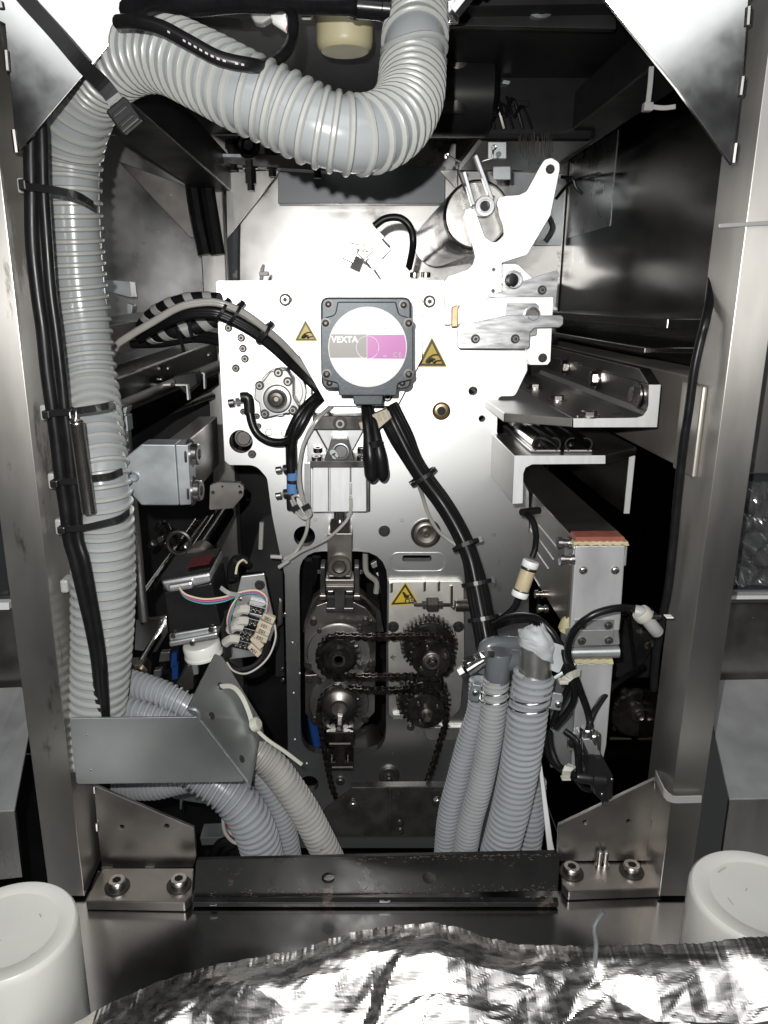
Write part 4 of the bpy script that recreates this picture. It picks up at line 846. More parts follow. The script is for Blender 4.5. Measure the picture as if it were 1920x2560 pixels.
# roller
RO = thing('print_roller', 'mirror steel roller whose hollow end sits in the arm slot', 'roller', PC('F', 640, 815, .90)); YR = .878; k = mpp('F', 520, YR); o = PC('F', 640, 520, YR)
obj('shell', MB().lathe(o, (0, 1, 0), [(250*k, .004), (258*k, 0), (275*k, .003), (278*k, .008), (278*k, .42), (260*k, .425)], 64), 'roller_steel', RO, sm=True)
obj('end_dish', MB().lathe(o+Vector((0, .0035, 0)), (0, -1, 0), [(249*k, 0), (246*k, -.010), (225*k, -.012), (200*k, -.004), (180*k, -.004), (150*k, -.014), (110*k, -.016), (90*k, -.004), (60*k, -.002)], 56), 'dish', RO, sm=True)
rnd('bearing', 'F', 697, 455, YA-.004, [(82, -6), (82, 4), (76, 6), (56, 6), (54, 4), (48, 4), (46, 7), (42, 7), (40, 0), (8, 0)], 'alu', RO, seg=40)
rnd('bore_shade', 'F', 697, 455, YA-.004, [(41, 0), (41, 1), (8, 1)], 'black_plastic', RO, seg=28)  # black disc paints the shade inside the bearing's hole
for a, b in (((532, 160), (612, 440)), ((628, 22), (768, 400))):
    pa, pb = PC('F', *a, YA-.006), PC('F', *b, YA-.006); d = (pb-pa).normalized(); s_ = Vector((d.z, 0, -d.x))*15*k
    obj('finger', MB().prism([pa-s_, pa+s_, pb+s_, pb-s_], Vector((0, .008, 0))), 'alu', RO, bev=.0008)
for pts in ([(545, 330), (480, 155), (495, 85), (400, 28)], [(775, -20), (765, 55), (680, 80)]):
    obj('spring_wire', MB().tube([PC('F', x, y, YA-.008) for x, y in pts], .0012, 8), 'chrome', RO, sm=True)
for x, y in ((388, 32), (782, -38)): obj('spring_eye', MB().tube(WC('F', x, y, 14, YA-.008, 14), .0011, 6, True), 'chrome', RO, sm=True)
for x, y in ((540, 322), (772, 372)): bolt('F', x, y, 13, YA-.004, RO, CAP)
# sensor bracket on top of the plate
SB = thing('sensor_bracket', 'white slotted sensor bracket with a cable loop on top of the plate', 'bracket', PC('B', 850, 1650, .95)); Yb = .94
slab('arm', 'B', [(730, 1390), (790, 1335), (860, 1405), (780, 1470), (1010, 1680), (850, 1680), (725, 1480)], Yb, .006, 'plate_white', SB)
slab('arm', 'B', [(845, 1535), (895, 1478), (1080, 1690), (960, 1690)], Yb-.002, .006, 'plate_white', SB)
slab('pad', 'B', [(778, 1468), (832, 1408), (896, 1480), (842, 1534)], Yb-.006, .006, 'galv_bracket', SB)
slab('pad', 'B', [(748, 1548), (780, 1520), (822, 1570), (790, 1606)], Yb-.006, .004, 'galv_bracket', SB)
slab('sensor_head', 'B', [(605, 1530), (640, 1450), (700, 1480), (672, 1560)], Yb-.012, .02, 'alu_scratch', SB, bev=.001)
slab('sensor_clip', 'B', [(640, 1410), (720, 1425), (715, 1455), (645, 1440)], Yb-.008, .006, 'gunmetal', SB)
slab('sensor_body', 'B', [(690, 1500), (740, 1440), (790, 1490), (735, 1540)], Yb-.010, .012, 'cast', SB)
bolt('B', 752, 1492, 16, Yb-.010, SB, CAP); bolt('B', 776, 1390, 12, Yb, SB, CAP); hole('B', 898, 1553, 11, Yb-.002, SB)
obj('cable', MB().tube(smooth([PC('B', 795, 1340, Yb), PC('B', 860, 1295, Yb), PC('B', 950, 1292, Yb), PC('B', 1010, 1350, Yb), PC('B', 1026, 1450, Yb), PC('B', 1000, 1590, Yb+.02)]), .0042, 10), 'cable', SB, sm=True)
t = thing('toggle_clip', 'small dark clip with a clear knob standing on the plate edge', 'clip', PC('E', 370, 138, .905))
slab('blade', 'E', [(362, 60), (378, 28), (392, 34), (380, 138), (355, 138)], .906, .003, 'oxide', t); slab('knob', 'E', rp([(352, 80), (416, 78), (416, 108), (352, 110)], 10), .902, .01, 'nylon_grey', t)
# ================================================================ beams on the right
UBm = thing('channel_beam', 'aluminium channel beam end jutting out right of the plate, open side down', 'beam', PC('G', 400, 1060, .77)); Yu = .766
slab('profile', 'G', [(197, 780), (722, 779), (722, 829), (300, 832), (262, 850), (250, 885), (246, 1056), (186, 1060)], Yu+.0006, .134, 'alu_shaded', UBm, bev=.0008)
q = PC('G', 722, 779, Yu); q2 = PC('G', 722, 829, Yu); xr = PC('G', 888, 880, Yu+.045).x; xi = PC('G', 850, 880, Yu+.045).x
obj('web_corner', MB().prism([Vector((q.x+.0003, Yu+.001, q.z)), Vector((xr, Yu+.045, q.z)), Vector((xr, Yu+.30, q.z)), Vector((q.x+.0003, Yu+.30, q.z))], Vector((0, 0, q2.z-q.z))), 'alu_shaded', UBm, bev=.0008)
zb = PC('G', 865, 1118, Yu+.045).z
obj('right_leg', MB().prism([Vector((xi, Yu+.046, q2.z-.0003)), Vector((xr, Yu+.046, q2.z-.0003)), Vector((xr, Yu+.046, zb)), Vector((xi, Yu+.046, zb))], Vector((0, .25, 0))), 'alu_shaded', UBm, bev=.0008)
slab('lit_face', 'G', [(198, 781), (722, 780), (722, 828), (300, 831), (262, 850), (249, 885), (245, 1055), (187, 1059)], Yu, .0005, 'alu_bright', UBm, bev=0)  # thin cap added over the beam end to carry the lit tone
obj('lit_face', MB().prism([Vector((xi+.0005, Yu+.0455, q2.z-.0008)), Vector((xr-.0005, Yu+.0455, q2.z-.0008)), Vector((xr-.0005, Yu+.0455, zb+.0005)), Vector((xi+.0005, Yu+.0455, zb+.0005))], Vector((0, .0004, 0))), 'alu_bright', UBm)  # added cap on the leg end, lit tone in its colour
for x0, x1 in ((296, 466), (486, 648)):
    t = thing('guide_rail', 'thin chrome guide rail on the channel beam, %s of the two' % ('left' if x0 < 400 else 'right'), 'rail', PC('G', (x0+x1)/2, 740, Yu+.01), 'guide rails'); Yg = Yu+.012
    a, b = PC('G', x0, 736, Yg), PC('G', x1, 736, Yg); zt = PC('G', 500, 779, Yu).z+.0005; L_ = .16
    obj('base', MB().box((a.x, Yg, zt), (b.x, Yg+L_, zt+.0025)), 'chrome', t, bev=.0004)
    for xx, s_ in ((a.x, 1), (b.x, -1)):
        R = .0075; pr = [Vector((xx+s_*R-s_*R*math.cos(an), Yg, zt+R+.001-R*math.sin(an))) for an in [math.radians(70-i*18) for i in range(11)]]
        inn = [Vector((xx+s_*R-s_*(R-.0016)*math.cos(an), Yg, zt+R+.001-(R-.0016)*math.sin(an))) for an in [math.radians(70-i*18) for i in range(11)]]
        obj('lip', MB().prism(pr+inn[::-1], Vector((0, L_, 0))), 'chrome', t, sm=True)
    for i in range(2): inst('screw', PAND, t, Vector(((a.x+b.x)/2, Yg+.03+.05*i, zt+.0026)), (0, 0, 1), .003)
    if x0 < 400: obj('end_clip', MB().box((a.x-.002, Yg+.10, zt+.012), (b.x+.002, Yg+.112, zt+.02)), 'galv', t, bev=.0006)
LB = thing('angle_beam', 'thick aluminium angle beam with hex bolts above the channel beam', 'beam', PC('G', 900, 618, .75)); Yl = .752
slab('profile', 'G', [(537, 566), (900, 563), (940, 550), (962, 520), (970, 490), (972, 372), (1042, 372), (1020, 618), (537, 619)], Yl+.0006, .45, 'alu_shaded', LB, bev=.0008)
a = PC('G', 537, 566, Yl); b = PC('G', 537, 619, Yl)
obj('flange', MB().prism([Vector((a.x-.0003, Yl+.001, a.z)), Vector((a.x-.062, Yl+.035, a.z)), Vector((a.x-.068, Yl+.44, a.z)), Vector((a.x-.0003, Yl+.44, a.z))], Vector((0, 0, b.z-a.z))), 'alu_shaded', LB, bev=.0008)
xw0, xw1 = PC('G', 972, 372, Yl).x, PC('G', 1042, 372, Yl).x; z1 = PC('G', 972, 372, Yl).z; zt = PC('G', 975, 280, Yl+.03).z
obj('wall', MB().prism([Vector((xw0, Yl+.001, z1+.0003)), Vector((xw0, Yl+.03, zt)), Vector((xw0, Yl+.45, zt)), Vector((xw0, Yl+.45, z1+.0003))], Vector((xw1-xw0, 0, 0))), 'alu_shaded', LB, bev=.0008)
slab('lit_face', 'G', [(538, 567), (900, 564), (940, 551), (962, 521), (971, 490), (973, 373), (1041, 373), (1019, 617), (538, 618)], Yl, .0005, 'alu_bright', LB, bev=0)  # added cap: lit tone painted on the angle beam's end
nrm = Vector((1, 0, 0))
for x, y in ((880, 430), (640, 338), (470, 268), (1000, 9999)):
    if y > 2000: continue
    p = on_plane(*c2('G', x+28, y), Vector((xw0, 0, 0)), nrm); inst('bolt', HEX, LB, p, (-1, 0, 0), .0085, random.random())
for x, y in ((445, 425), (625, 520), (315, 355)):
    p = on_plane(*c2('G', x, y+38), Vector((0, 0, a.z)), Vector((0, 0, 1))); inst('bolt', HEX, LB, p, (0, 0, 1), .0075, random.random())
SR = thing('side_rail', 'brownish steel side rail welded behind the right post', 'rail', PC('G', 1250, 870, .735))
x0, x1 = PC('G', 1215, 600, .732).x, PC('G', 1340, 600, .732).x; z0, z1 = PC('G', 1250, 868, .732).z, PC('G', 1290, 330, .732).z
obj('tube', MB().box((x0, .738, z0), (.372, 1.43, z1)), 'steel_warm', SR, bev=.002)
xf = PC('G', 1216, 600, .705).x
obj('end_flange', MB().box((xf, .690, z0+.002), (.3175, .736, z1-.004)), 'steel_warm', SR, bev=.002)
obj('end_cap', MB().box((x0+.004, .728, z0-.003), (.346, .7375, z1+.003)), 'steel', SR, bev=.001)
obj('weld', MB().tube([PC('G', 1345, 340, .727), PC('G', 1250, 318, .727)], .0025, 8), 'bolt', SR, sm=True)
obj('weld', MB().tube([PC('G', 1335, 350, .7265), PC('G', 1285, 870, .7265)], .0022, 8), 'bolt', SR, sm=True)
t = thing('ledge_rail', 'long dark rail above the angle beam on the right wall', 'rail', Vector((.33, 1.0, Z0(-.05))))
for i, (za, zb_, xa) in enumerate(((-.028, -.018, .31), (-.052, -.046, .29))): obj('strip', MB().box((xa, .78, Z0(za)), (.372, 1.43, Z0(zb_))), 'steel_black', t, bev=.001)
# ================================================================ heater box
HX = thing('heater_box', 'long grey box with red and yellow sealed top and screwed end plate', 'box', PC('L', 1150, 1650, .715)); Yx = .712
tl, tr = PC('L', 990, 262, Yx), PC('L', 1340, 258, Yx); ztop = (tl.z+tr.z)/2; zlow = PC('L', 1000, 900, Yx).z
obj('casing', MB().prism([Vector((tl.x-.001, Yx+.004, ztop-.001)), Vector((tr.x+.001, Yx+.004, ztop-.001)), Vector((tr.x+.001, Yx+.004, PC('L', 1300, 480, Yx).z)), Vector((tr.x-.012, Yx+.004, zlow)), Vector((tl.x-.001, Yx+.004, zlow)), Vector((tl.x-.001, Yx+.004, PC('L', 985, 470, Yx).z))], Vector((0, .42, 0))), 'gunmetal', HX, bev=.001)
slab('end_plate', 'L', [(992, 318), (1338, 314), (1305, 820), (1296, 905), (955, 890), (972, 640)], Yx-.004, .0075, 'heater_alu', HX, bev=.0012)
slab('side_lip', 'L', [(978, 330), (990, 318), (984, 460), (966, 462)], Yx-.002, .03, 'alu', HX); slab('side_lip', 'L', [(1340, 318), (1352, 330), (1342, 455), (1322, 458)], Yx-.002, .03, 'alu', HX)
slab('red_seal', 'L', rp([(1000, 256, 12), (1326, 254, 12), (1346, 288, 8), (984, 292, 8)], 6), Yx-.005, .02, 'silicone_red', HX, bev=.002)
mb = MB(); pts = []
for i in range(24): pts.append((984+(1356-984)*i/23, 289+3*math.sin(i*2.1)))
for i in range(24): pts.append((1366-(1366-980)*i/23, 316+6*math.sin(i*1.7)+4*math.sin(i*3.3)))
slab('yellow_seal', 'L', pts, Yx-.0065, .010, 'silicone_yellow', HX, bev=.0008)
for x, y in ((1045, 485), (1265, 485)): bolt('L', x, y, 30, Yx-.004, HX, PAN, name='screw')
slab('cover_strip', 'L', rp([(990, 826, 8), (1262, 824, 8), (1258, 892), (985, 892)], 6), Yx-.006, .0018, 'alu', HX, bev=.0004)
slab('cover_strip', 'L', rp([(985, 900), (1256, 898), (1250, 1005, 10), (985, 1004, 10)], 6), Yx-.0075, .0018, 'alu', HX, bev=.0004)
for x, y in ((1220, 868), (1040, 868), (1036, 975), (1222, 972)): bolt('L', x, y, 20, Yx-.0075, HX, CAPW, name='screw')
obj('roll_edge', MB().tube([PC('L', 930, 1055, Yx+.006), PC('L', 1286, 1045, Yx+.006)], 46*mpp('L', 1050, Yx), 24), 'alu', HX, sm=True)
slab('end_pipe', 'L', rp([(925, 880), (1290, 895), (1300, 1000), (925, 1020)], 10), Yx+.002, .02, 'alu', HX)
pts = [(985+(1250-985)*i/15, 1104+4*math.sin(i*2)) for i in range(16)]+[(1258-(1258-990)*i/15, 1136+5*math.sin(i*1.3)) for i in range(16)]
slab('yellow_seal', 'L', pts, Yx+.004, .008, 'silicone_yellow', HX, bev=.0008)
slab('lower_plate', 'L', [(1000, 1132), (1252, 1130), (1205, 1700), (1160, 1900), (960, 1900), (985, 1500)], Yx+.008, .006, 'heater_alu', HX, bev=.001)
slab('lower_side', 'L', [(830, 1250), (1000, 1140), (985, 1500), (960, 1850), (820, 1850)], Yx+.05, .006, 'galv_bracket', HX)
slab('lower_flange', 'Q', [(85, 1490), (100, 1490), (150, 1850), (160, 1895), (128, 1895)], Yx+.01, .004, 'paint_white', HX)
for i, (a, b) in enumerate((((735, 170), (875, 340)), ((735, 265), (838, 408)), ((728, 365), (803, 472)), ((704, 530), (742, 592)), ((680, 200), (690, 220)))):
    pa = on_plane(*c2('L', *a), Vector((tl.x-.0012, 0, 0)), nrm); pb = on_plane(*c2('L', *b), Vector((tl.x-.0012, 0, 0)), nrm)
    obj('slit', MB().tube([pa, pb], .0009, 5), 'paint_white', HX)
for x, y, f in ((925, 298, 1), (940, 410, 1), (740, 652, .8), (760, 752, .8)):
    p = on_plane(*c2('L', x+40, y), Vector((tl.x-.001, 0, 0)), nrm); obj('bolt', MB().lathe(p, (-1, 0, 0), [(.006*f, 0), (.006*f, .004*f), (.0042*f, .004*f), (.0042*f, .010*f), (.006*f, .010*f), (.006*f, .014*f)], 12), 'bolt', HX, sm=True)
p = PC('L', 940, 860, Yx+.01); obj('seal_blob', MB().lathe(p, (0, -.4, 1), [(.004, -.012), (.009, -.006), (.008, .004), (.003, .012)], 9), 'silicone_yellow', HX, sm=True)
for x, y in ((1000, 1650), (1070, 1650)): pass
slab('foot_lug', 'M', rp([(900, 440), (1075, 432, 10), (1096, 470, 10), (1080, 540), (900, 540)], 12), Yx+.002, .005, 'alu', HX)
bolt('M', 930, 490, 24, Yx+.002, HX, CAPDW)
# dark gearwheel assembly far right
t = thing('dark_gearbox', 'black oily gearbox in the shadow behind the right post', 'gearbox', PC('Q', 560, 1400, .95)); Yd = .90
slab('shield', 'Q', [(450, 815), (625, 815), (620, 1100), (440, 1100)], Yd-.02, .02, 'black_paint', t, bev=.003)
slab('fin', 'Q', [(512, 815), (635, 800), (640, 900), (545, 1080)], Yd-.04, .02, 'black_paint', t)
rnd('disc', 'Q', 535, 1250, Yd, [(120, 0), (120, 6), (110, 9), (60, 9)], 'oily', t, seg=40)
rnd('hub', 'Q', 538, 1248, Yd-.009, [(42, 0), (42, 6), (34, 10), (24, 10), (22, 14), (16, 16), (6, 14)], 'gunmetal', t, seg=24)
for x, y, r in ((478, 1155, 20), (598, 1118, 14), (570, 1070, 8), (568, 1165, 8), (430, 1325, 8), (620, 1320, 7), (667, 1032, 8)): rnd('oil_bolt', 'Q', x, y, Yd-.006, [(r, 0), (r, 4), (r*.6, 7)], 'bolt_dark', t, seg=14)
slab('edge', 'Q', [(412, 1372), (515, 1376), (515, 1384), (412, 1384)], Yd, .003, 'gunmetal', t)
# ================================================================ right hand hoses and pipes
hose('corrugated_hose', 'thick blue grey corrugated hose, right one of the front group on the right', 'hose', [c2('M', 700, 75)+(.690,), c2('M', 690, 140)+(.690,), c2('M', 662, 300)+(.69,), c2('M', 640, 470)+(.692,), c2('M', 600, 700)+(.697,), c2('M', 548, 930)+(.70,), c2('M', 490, 1150)+(.705,), c2('M', 440, 1360)+(.71,)], .0178, .0072, .0030, 'hose_blue', 'hose_blue_rib', 'corrugated hoses lower right', ribw=.72)
hose('corrugated_hose', 'olive grey corrugated hose, middle one of the group on the right', 'hose', [c2('M', 475, 112)+(.715,), c2('M', 470, 200)+(.715,), c2('M', 455, 340)+(.716,), c2('M', 428, 520)+(.718,), c2('M', 380, 750)+(.72,), c2('M', 325, 950)+(.722,), c2('M', 290, 1150)+(.725,), c2('M', 260, 1360)+(.73,)], .0117, .0048, .0021, 'hose_tan', 'hose_blue_rib', 'corrugated hoses lower right', ribw=.72)
hose('corrugated_hose', 'slim grey corrugated hose, leftmost of the group on the right', 'hose', [c2('M', 385, 120)+(.745,), c2('M', 370, 300)+(.745,), c2('M', 310, 480)+(.745,), c2('M', 245, 720)+(.745,), c2('M', 195, 920)+(.745,), c2('M', 172, 1150)+(.747,), c2('M', 160, 1360)+(.75,)], .0111, .0050, .0021, 'hose_blue', 'hose_blue_rib', 'corrugated hoses lower right', ribw=.72)
hose('corrugated_hose', 'blue grey corrugated hose peeping out behind the thick one on the right', 'hose', [c2('M', 690, 700)+(.75,), c2('M', 680, 950)+(.75,), c2('M', 655, 1150)+(.752,), c2('M', 640, 1360)+(.755,)], .0134, .0068, .0027, 'hose_blue', 'hose_blue_rib', 'corrugated hoses lower right', ribw=.72)
t = thing('pipe_elbow', 'dark grey plastic pipe elbow above the olive hose', 'pipe', PC('L', 480, 1240, .715)); k = mpp('L', 1000, .715)
obj('outer_bend', MB().tube(smooth([PC('L', 700, 1010, .742), PC('L', 520, 1000, .740), PC('L', 400, 1005, .738), PC('L', 372, 1060, .737), PC('L', 368, 1180, .737)], .003), 62*k, 24), 'pvc', t, sm=True)
obj('inner_bend', MB().tube(smooth([PC('L', 680, 1110, .722), PC('L', 540, 1110, .718), PC('L', 468, 1140, .715), PC('L', 455, 1200, .715), PC('L', 450, 1262, .715)], .003), 78*k, 26), 'pvc', t, sm=True)
rnd('collar', 'L', 455, 1170, .715, [(86, -10), (90, -9), (90, 18), (84, 20)], 'pvc', t, axis=(0, 0, 1), seg=30)
t = thing('steel_stub', 'steel pipe end wrapped with pale tape above the thick blue hose', 'pipe', PC('L', 710, 1225, .69)); k = mpp('L', 1100, .69)
obj('pipe', MB().lathe(PC('L', 712, 1230, .69), Vector((-.03, 0.02, 1)), [(112*k, -.02), (112*k, 262*k), (104*k, 262*k)], 36), 'steel', t, sm=True)
mb = MB(); n1, n2 = 30, 18                                     # tape: wrinkled sheet wound on the top of the pipe
c0 = PC('L', 718, 1000, .69)
for j in range(n2+1):
    for i in range(n1+1):
        u, v = i/n1, j/n2; a = math.radians(-160+235*u); h = (150-(150+140*min(1, max(0, (u-.35)*2.2)))*v)*k; nz = noise.noise(Vector((u*7, v*6, 1)))
        R = (117+10*nz+6*abs(noise.noise(Vector((u*17, v*15, 5)))))*k*(.25+.75*min(1, v*2.6)); a2 = a-math.pi/2+.9
        mb.v.append(c0+Vector((math.cos(a2)*R, math.sin(a2)*R, h+.003*nz)))
mb.f = [(j*(n1+1)+i, j*(n1+1)+i+1, (j+1)*(n1+1)+i+1, (j+1)*(n1+1)+i) for j in range(n2) for i in range(n1)]
o = obj('tape', mb, 'tape', t, sm=True); o.modifiers.new('th', 'SOLIDIFY').thickness = .0008
slab('tape_flap', 'L', rp([(820, 980), (910, 1010), (925, 1090), (880, 1200), (830, 1180), (760, 1100)], 20), .682, .0012, 'tape', t, bev=.0004)
def clampplate(label, c, pts, sx, sy, Y, ringpath, R):
    t = thing('hose_clamp', label, 'clamp', PC(c, sx, sy+60, Y), 'wire hose clamps')
    slab('plate', c, rp(pts, 14), Y, .003, 'galv', t, bev=.001); bolt(c, sx, sy, 26, Y, t, PAN, name='screw')
    for h in (-.005, .005):
        o = ringpath+Vector((0, 0, h)); b = MB().tube([o+Vector((math.cos(i*.2618)*R, math.sin(i*.2618)*R, .002*math.cos(i*.2618))) for i in range(24)], .0011, 6, True); obj('wire', b, 'chrome', t, sm=True)
    return t
clampplate('wire hose clamp with a pale screw plate on the olive hose', 'L', [(282, 1272), (345, 1285), (335, 1350), (320, 1400), (258, 1388), (262, 1330)], 302, 1332, .700, PC('L', 430, 1335, .715), .0145)
clampplate('wire hose clamp with a pale screw plate on the thick blue hose', 'L', [(836, 1330), (902, 1342), (908, 1370), (890, 1460), (815, 1450), (830, 1390)], 874, 1412, .676, PC('L', 672, 1370, .69), .0212)
t = thing('tee_clamp', 'chrome screw clamp at the left of the plastic elbow', 'clamp', PC('L', 280, 1200, .71))
obj('screw', MB().tube([PC('L', 238, 1180, .70), PC('L', 350, 1108, .705)], .006, 12), 'chrome', t, sm=True)
obj('band', MB().ribbon(smooth([PC('L', 225, 1110, .70), PC('L', 290, 1090, .695), PC('L', 360, 1065, .69), PC('L', 430, 1068, .70)]), .006, .001, (0, .3, 1)), 'chrome', t)
obj('lever', MB().tube(smooth([PC('L', 222, 1110, .70), PC('L', 240, 1160, .698), PC('L', 268, 1205, .70)]), .002, 8), 'chrome', t, sm=True)
obj('nut', MB().lathe(PC('L', 225, 1178, .70), (-.6, 0, -.4), [(.006, 0), (.006, .006)], 6), 'chrome', t)
# in-line filter
t = thing('line_filter', 'clear in-line filter with tan insert and white end caps', 'filter', PC('L', 610, 660, .78)); a, b = PC('L', 684, 430, .765), PC('L', 606, 655, .762); d = (b-a).normalized(); L_ = (b-a).length; k = mpp('L', 540, .764)
obj('bowl', MB().lathe(a, d, [(50*k, .15*L_), (52*k, .18*L_), (52*k, .85*L_), (50*k, .88*L_)], 30), 'filter', t, sm=True)
for s0, s1 in ((-.04, .15), (.88, 1.06)): obj('end_cap', MB().lathe(a, d, [(54*k, s0*L_), (58*k, s0*L_+.001), (58*k, s1*L_-.001), (54*k, s1*L_)], 30), 'paint_white', t, sm=True)
for s0 in (.16, .84): obj('ring', MB().lathe(a, d, [(53*k, s0*L_), (55*k, s0*L_+.0008), (55*k, s0*L_+.002), (53*k, s0*L_+.003)], 26), 'oxide', t, sm=True)
obj('top_tube', MB().tube(smooth([PC('L', 690, 400, .765), PC('L', 712, 330, .77), PC('L', 718, 230, .78), PC('L', 695, 140, .79), PC('L', 650, 95, .80)], .003), 22*k, 12), 'rubber', t, sm=True)
obj('union', MB().tube([PC('L', 620, 85, .80), PC('L', 690, 75, .81), PC('L', 740, 72, .815)], 26*k, 12), 'black_plastic', t, sm=True)
obj('low_tube', MB().tube(smooth([PC('L', 600, 680, .762), PC('L', 570, 740, .765), PC('L', 510, 800, .77), PC('L', 440, 850, .775)], .003), 26*k, 12), 'rubber', t, sm=True)
# ================================================================ the big hose
RH = .0235
def Yr(x, y, r): return RH*1900/r*ray(x, y).y*1.05        # depth at which the hose shows that radius
big = [(1046, -60, 70), (1045, 0, 71), (1037, 100, 76), (1032, 169, 76), (1022, 249, 79), (980, 312, 83), (900, 340, 86), (795, 318, 87), (701, 272, 87), (605, 228, 87), (498, 172, 85), (405, 134, 82), (318, 148, 78), (243, 212, 72), (196, 310, 69), (181, 401, 67), (180, 506, 66), (193, 692, 64), (209, 819, 63), (226, 966, 63), (240, 1093, 64), (252, 1198, 66), (259, 1330, 70), (258, 1461, 73), (256, 1581, 70), (250, 1690, 66), (240, 1800, 64), (232, 1900, 62)]
bp_, br_ = [], []
for x, y, r in big:
    Y = Yr(x, y, r); f = min(1, max(0, (y-980)/260)); f = f*f*(3-2*f) if x < 400 else 0; Y = Y*(1-f)+.692*f; bp_.append((x, y, Y)); br_.append(r*Y/ray(x, y).y/1900)
BH, bpath = hose('corrugated_hose', 'big pale grey corrugated hose sweeping from the ceiling down the left post', 'hose', bp_, br_, [r_*(.37 if 380 < x < 1000 and y < 400 else .40 if x > 900 else .45 if y < 1150 else .35) for (x, y, r), r_ in zip(big, br_)], .0031, 'hose_wall', 'hose_rib', None, seg=40, flatrib=.95, ribw=.92)
# black strap over the left corner plate
t = thing('black_strap', 'wide black zip tie crossing the left corner plate and the big hose', 'strap', PC('A', 740, 690, .60))
sp = smooth([PC('A', 60, -120, .638), PC('A', 150, -5, .638), PC('A', 330, 195, .636), PC('A', 500, 395, .628), PC('A', 610, 500, .612), PC('A', 690, 610, .612), PC('A', 745, 700, .625), PC('A', 790, 745, .66)], .004)
obj('band', MB().ribbon(sp, .0112, .0018, (1, 0, .9)), 'black_plastic', t, sm=False)
o = PC('A', 738, 688, .612); ax = (PC('A', 790, 745, .612)-PC('A', 690, 610, .612)).normalized(); e = Vector((0, 1, 0)); s_ = ax.cross(e)
obj('lock', MB().hexa([o+s_*a*.0088+ax*b*.0095+e*c_*.0042 for c_ in (1, -1) for a, b in ((-1, -1), (1, -1), (1, 1), (-1, 1))]), 'black_plastic', t, bev=.0015)
for b in (-.35, .45): obj('lock_rib', MB().hexa([o+s_*a*.0064+ax*(b*.0095+d*.0016)+e*(-.0044-c_*.0012) for c_ in (-1, 1) for a, d in ((-1, -1), (1, -1), (1, 1), (-1, 1))]), 'black_plastic', t, bev=.0006)
# cables running down beside the big hose
def tt(pts, Y): return [PC('T', x, y, Y) for x, y in pts]
wire('power_cable', tt([(175, -330), (188, -150), (190, 0), (195, 200), (200, 500), (230, 800), (265, 1050), (290, 1300), (325, 1550), (345, 1700), (375, 1950), (405, 2150)], .664)+[PC('H', x, y, Y) for x, y, Y in ((575, 330, .664), (620, 480, .664), (660, 650, .664), (700, 820, .664), (760, 1080, .664), (805, 1330, .664), (825, 1560, .668), (840, 1790, .675), (845, 2000, .68))], .0060, 'cable', None, 14, label='thicker black cable at the left running down beside the big hose', cat='cable', group='black cables beside the big hose')
wire('power_cable', tt([(245, -330), (258, -150), (262, 0), (268, 200), (288, 500), (312, 800), (345, 1050), (375, 1300), (400, 1550), (420, 1700), (445, 1950), (470, 2150)], .660)+[PC('H', x, y, Y) for x, y, Y in ((655, 330, .658), (700, 480, .656), (735, 650, .656), (765, 820, .656), (810, 1080, .656), (845, 1330, .657), (862, 1560, .662), (875, 1790, .670), (880, 2000, .68))], .0047, 'cable', None, 12, label='thinner black cable squeezed between thick cable and big hose', cat='cable', group='black cables beside the big hose')
# zip ties round hose and cables
def band(label, pts, Y, lockat, w=.0058):
    t = thing('cable_tie', label, 'cable tie', P(*lockat, Y), 'black zip ties on the big hose')
    obj('band', MB().ribbon(smooth([P(x, y, Yv) for x, y, Yv in pts], .004), w, .0016, (0, 0, 1)), 'black_plastic', t)
    a, b = P(lockat[0]-13, lockat[1]+12, Y), P(lockat[0]+13, lockat[1]-12, Y+.008); obj('lock', MB().box((a.x, a.y-.002, a.z), (b.x, b.y, b.z)), 'black_plastic', t, bev=.0012)
    obj('anchor', MB().box((P(lockat[0]-22, lockat[1]+10, .67).x, .672, P(0, lockat[1]+18, .67).z), (P(lockat[0]-6, lockat[1], .67).x, .69, P(0, lockat[1]-22, .67).z)), 'nylon_grey', t, bev=.002)
for lab, pts, lk in (('black zip tie highest on the big hose', [(58, 466, .648), (100, 470, .644), (150, 478, .640), (195, 490, .642), (232, 512, .665)], (62, 464)),
                     ('black zip tie that carries the hanging spring', [(115, 1034, .65), (165, 1030, .645), (215, 1024, .642), (262, 1016, .645), (282, 1010, .665)], (120, 1035)),
                     ('black zip tie crossing behind the hanging spring', [(135, 1205, .652), (190, 1202, .65), (232, 1196, .65), (275, 1190, .652), (304, 1178, .668)], (140, 1207)),
                     ('black zip tie lowest on the big hose', [(155, 1322, .652), (205, 1320, .646), (260, 1308, .645), (300, 1296, .65), (322, 1280, .67)], (158, 1322))):
    band(lab, pts, .648, lk)
t = thing('cable_anchor', 'white nylon cable anchor alone on the left post', 'cable anchor', PC('H', 545, 760, .67))
obj('block', MB().box((PC('H', 512, 760, .675).x, .672, PC('H', 0, 765, .675).z), (PC('H', 575, 760, .675).x, .69, PC('H', 0, 658, .675).z)), 'nylon_grey', t, bev=.002)
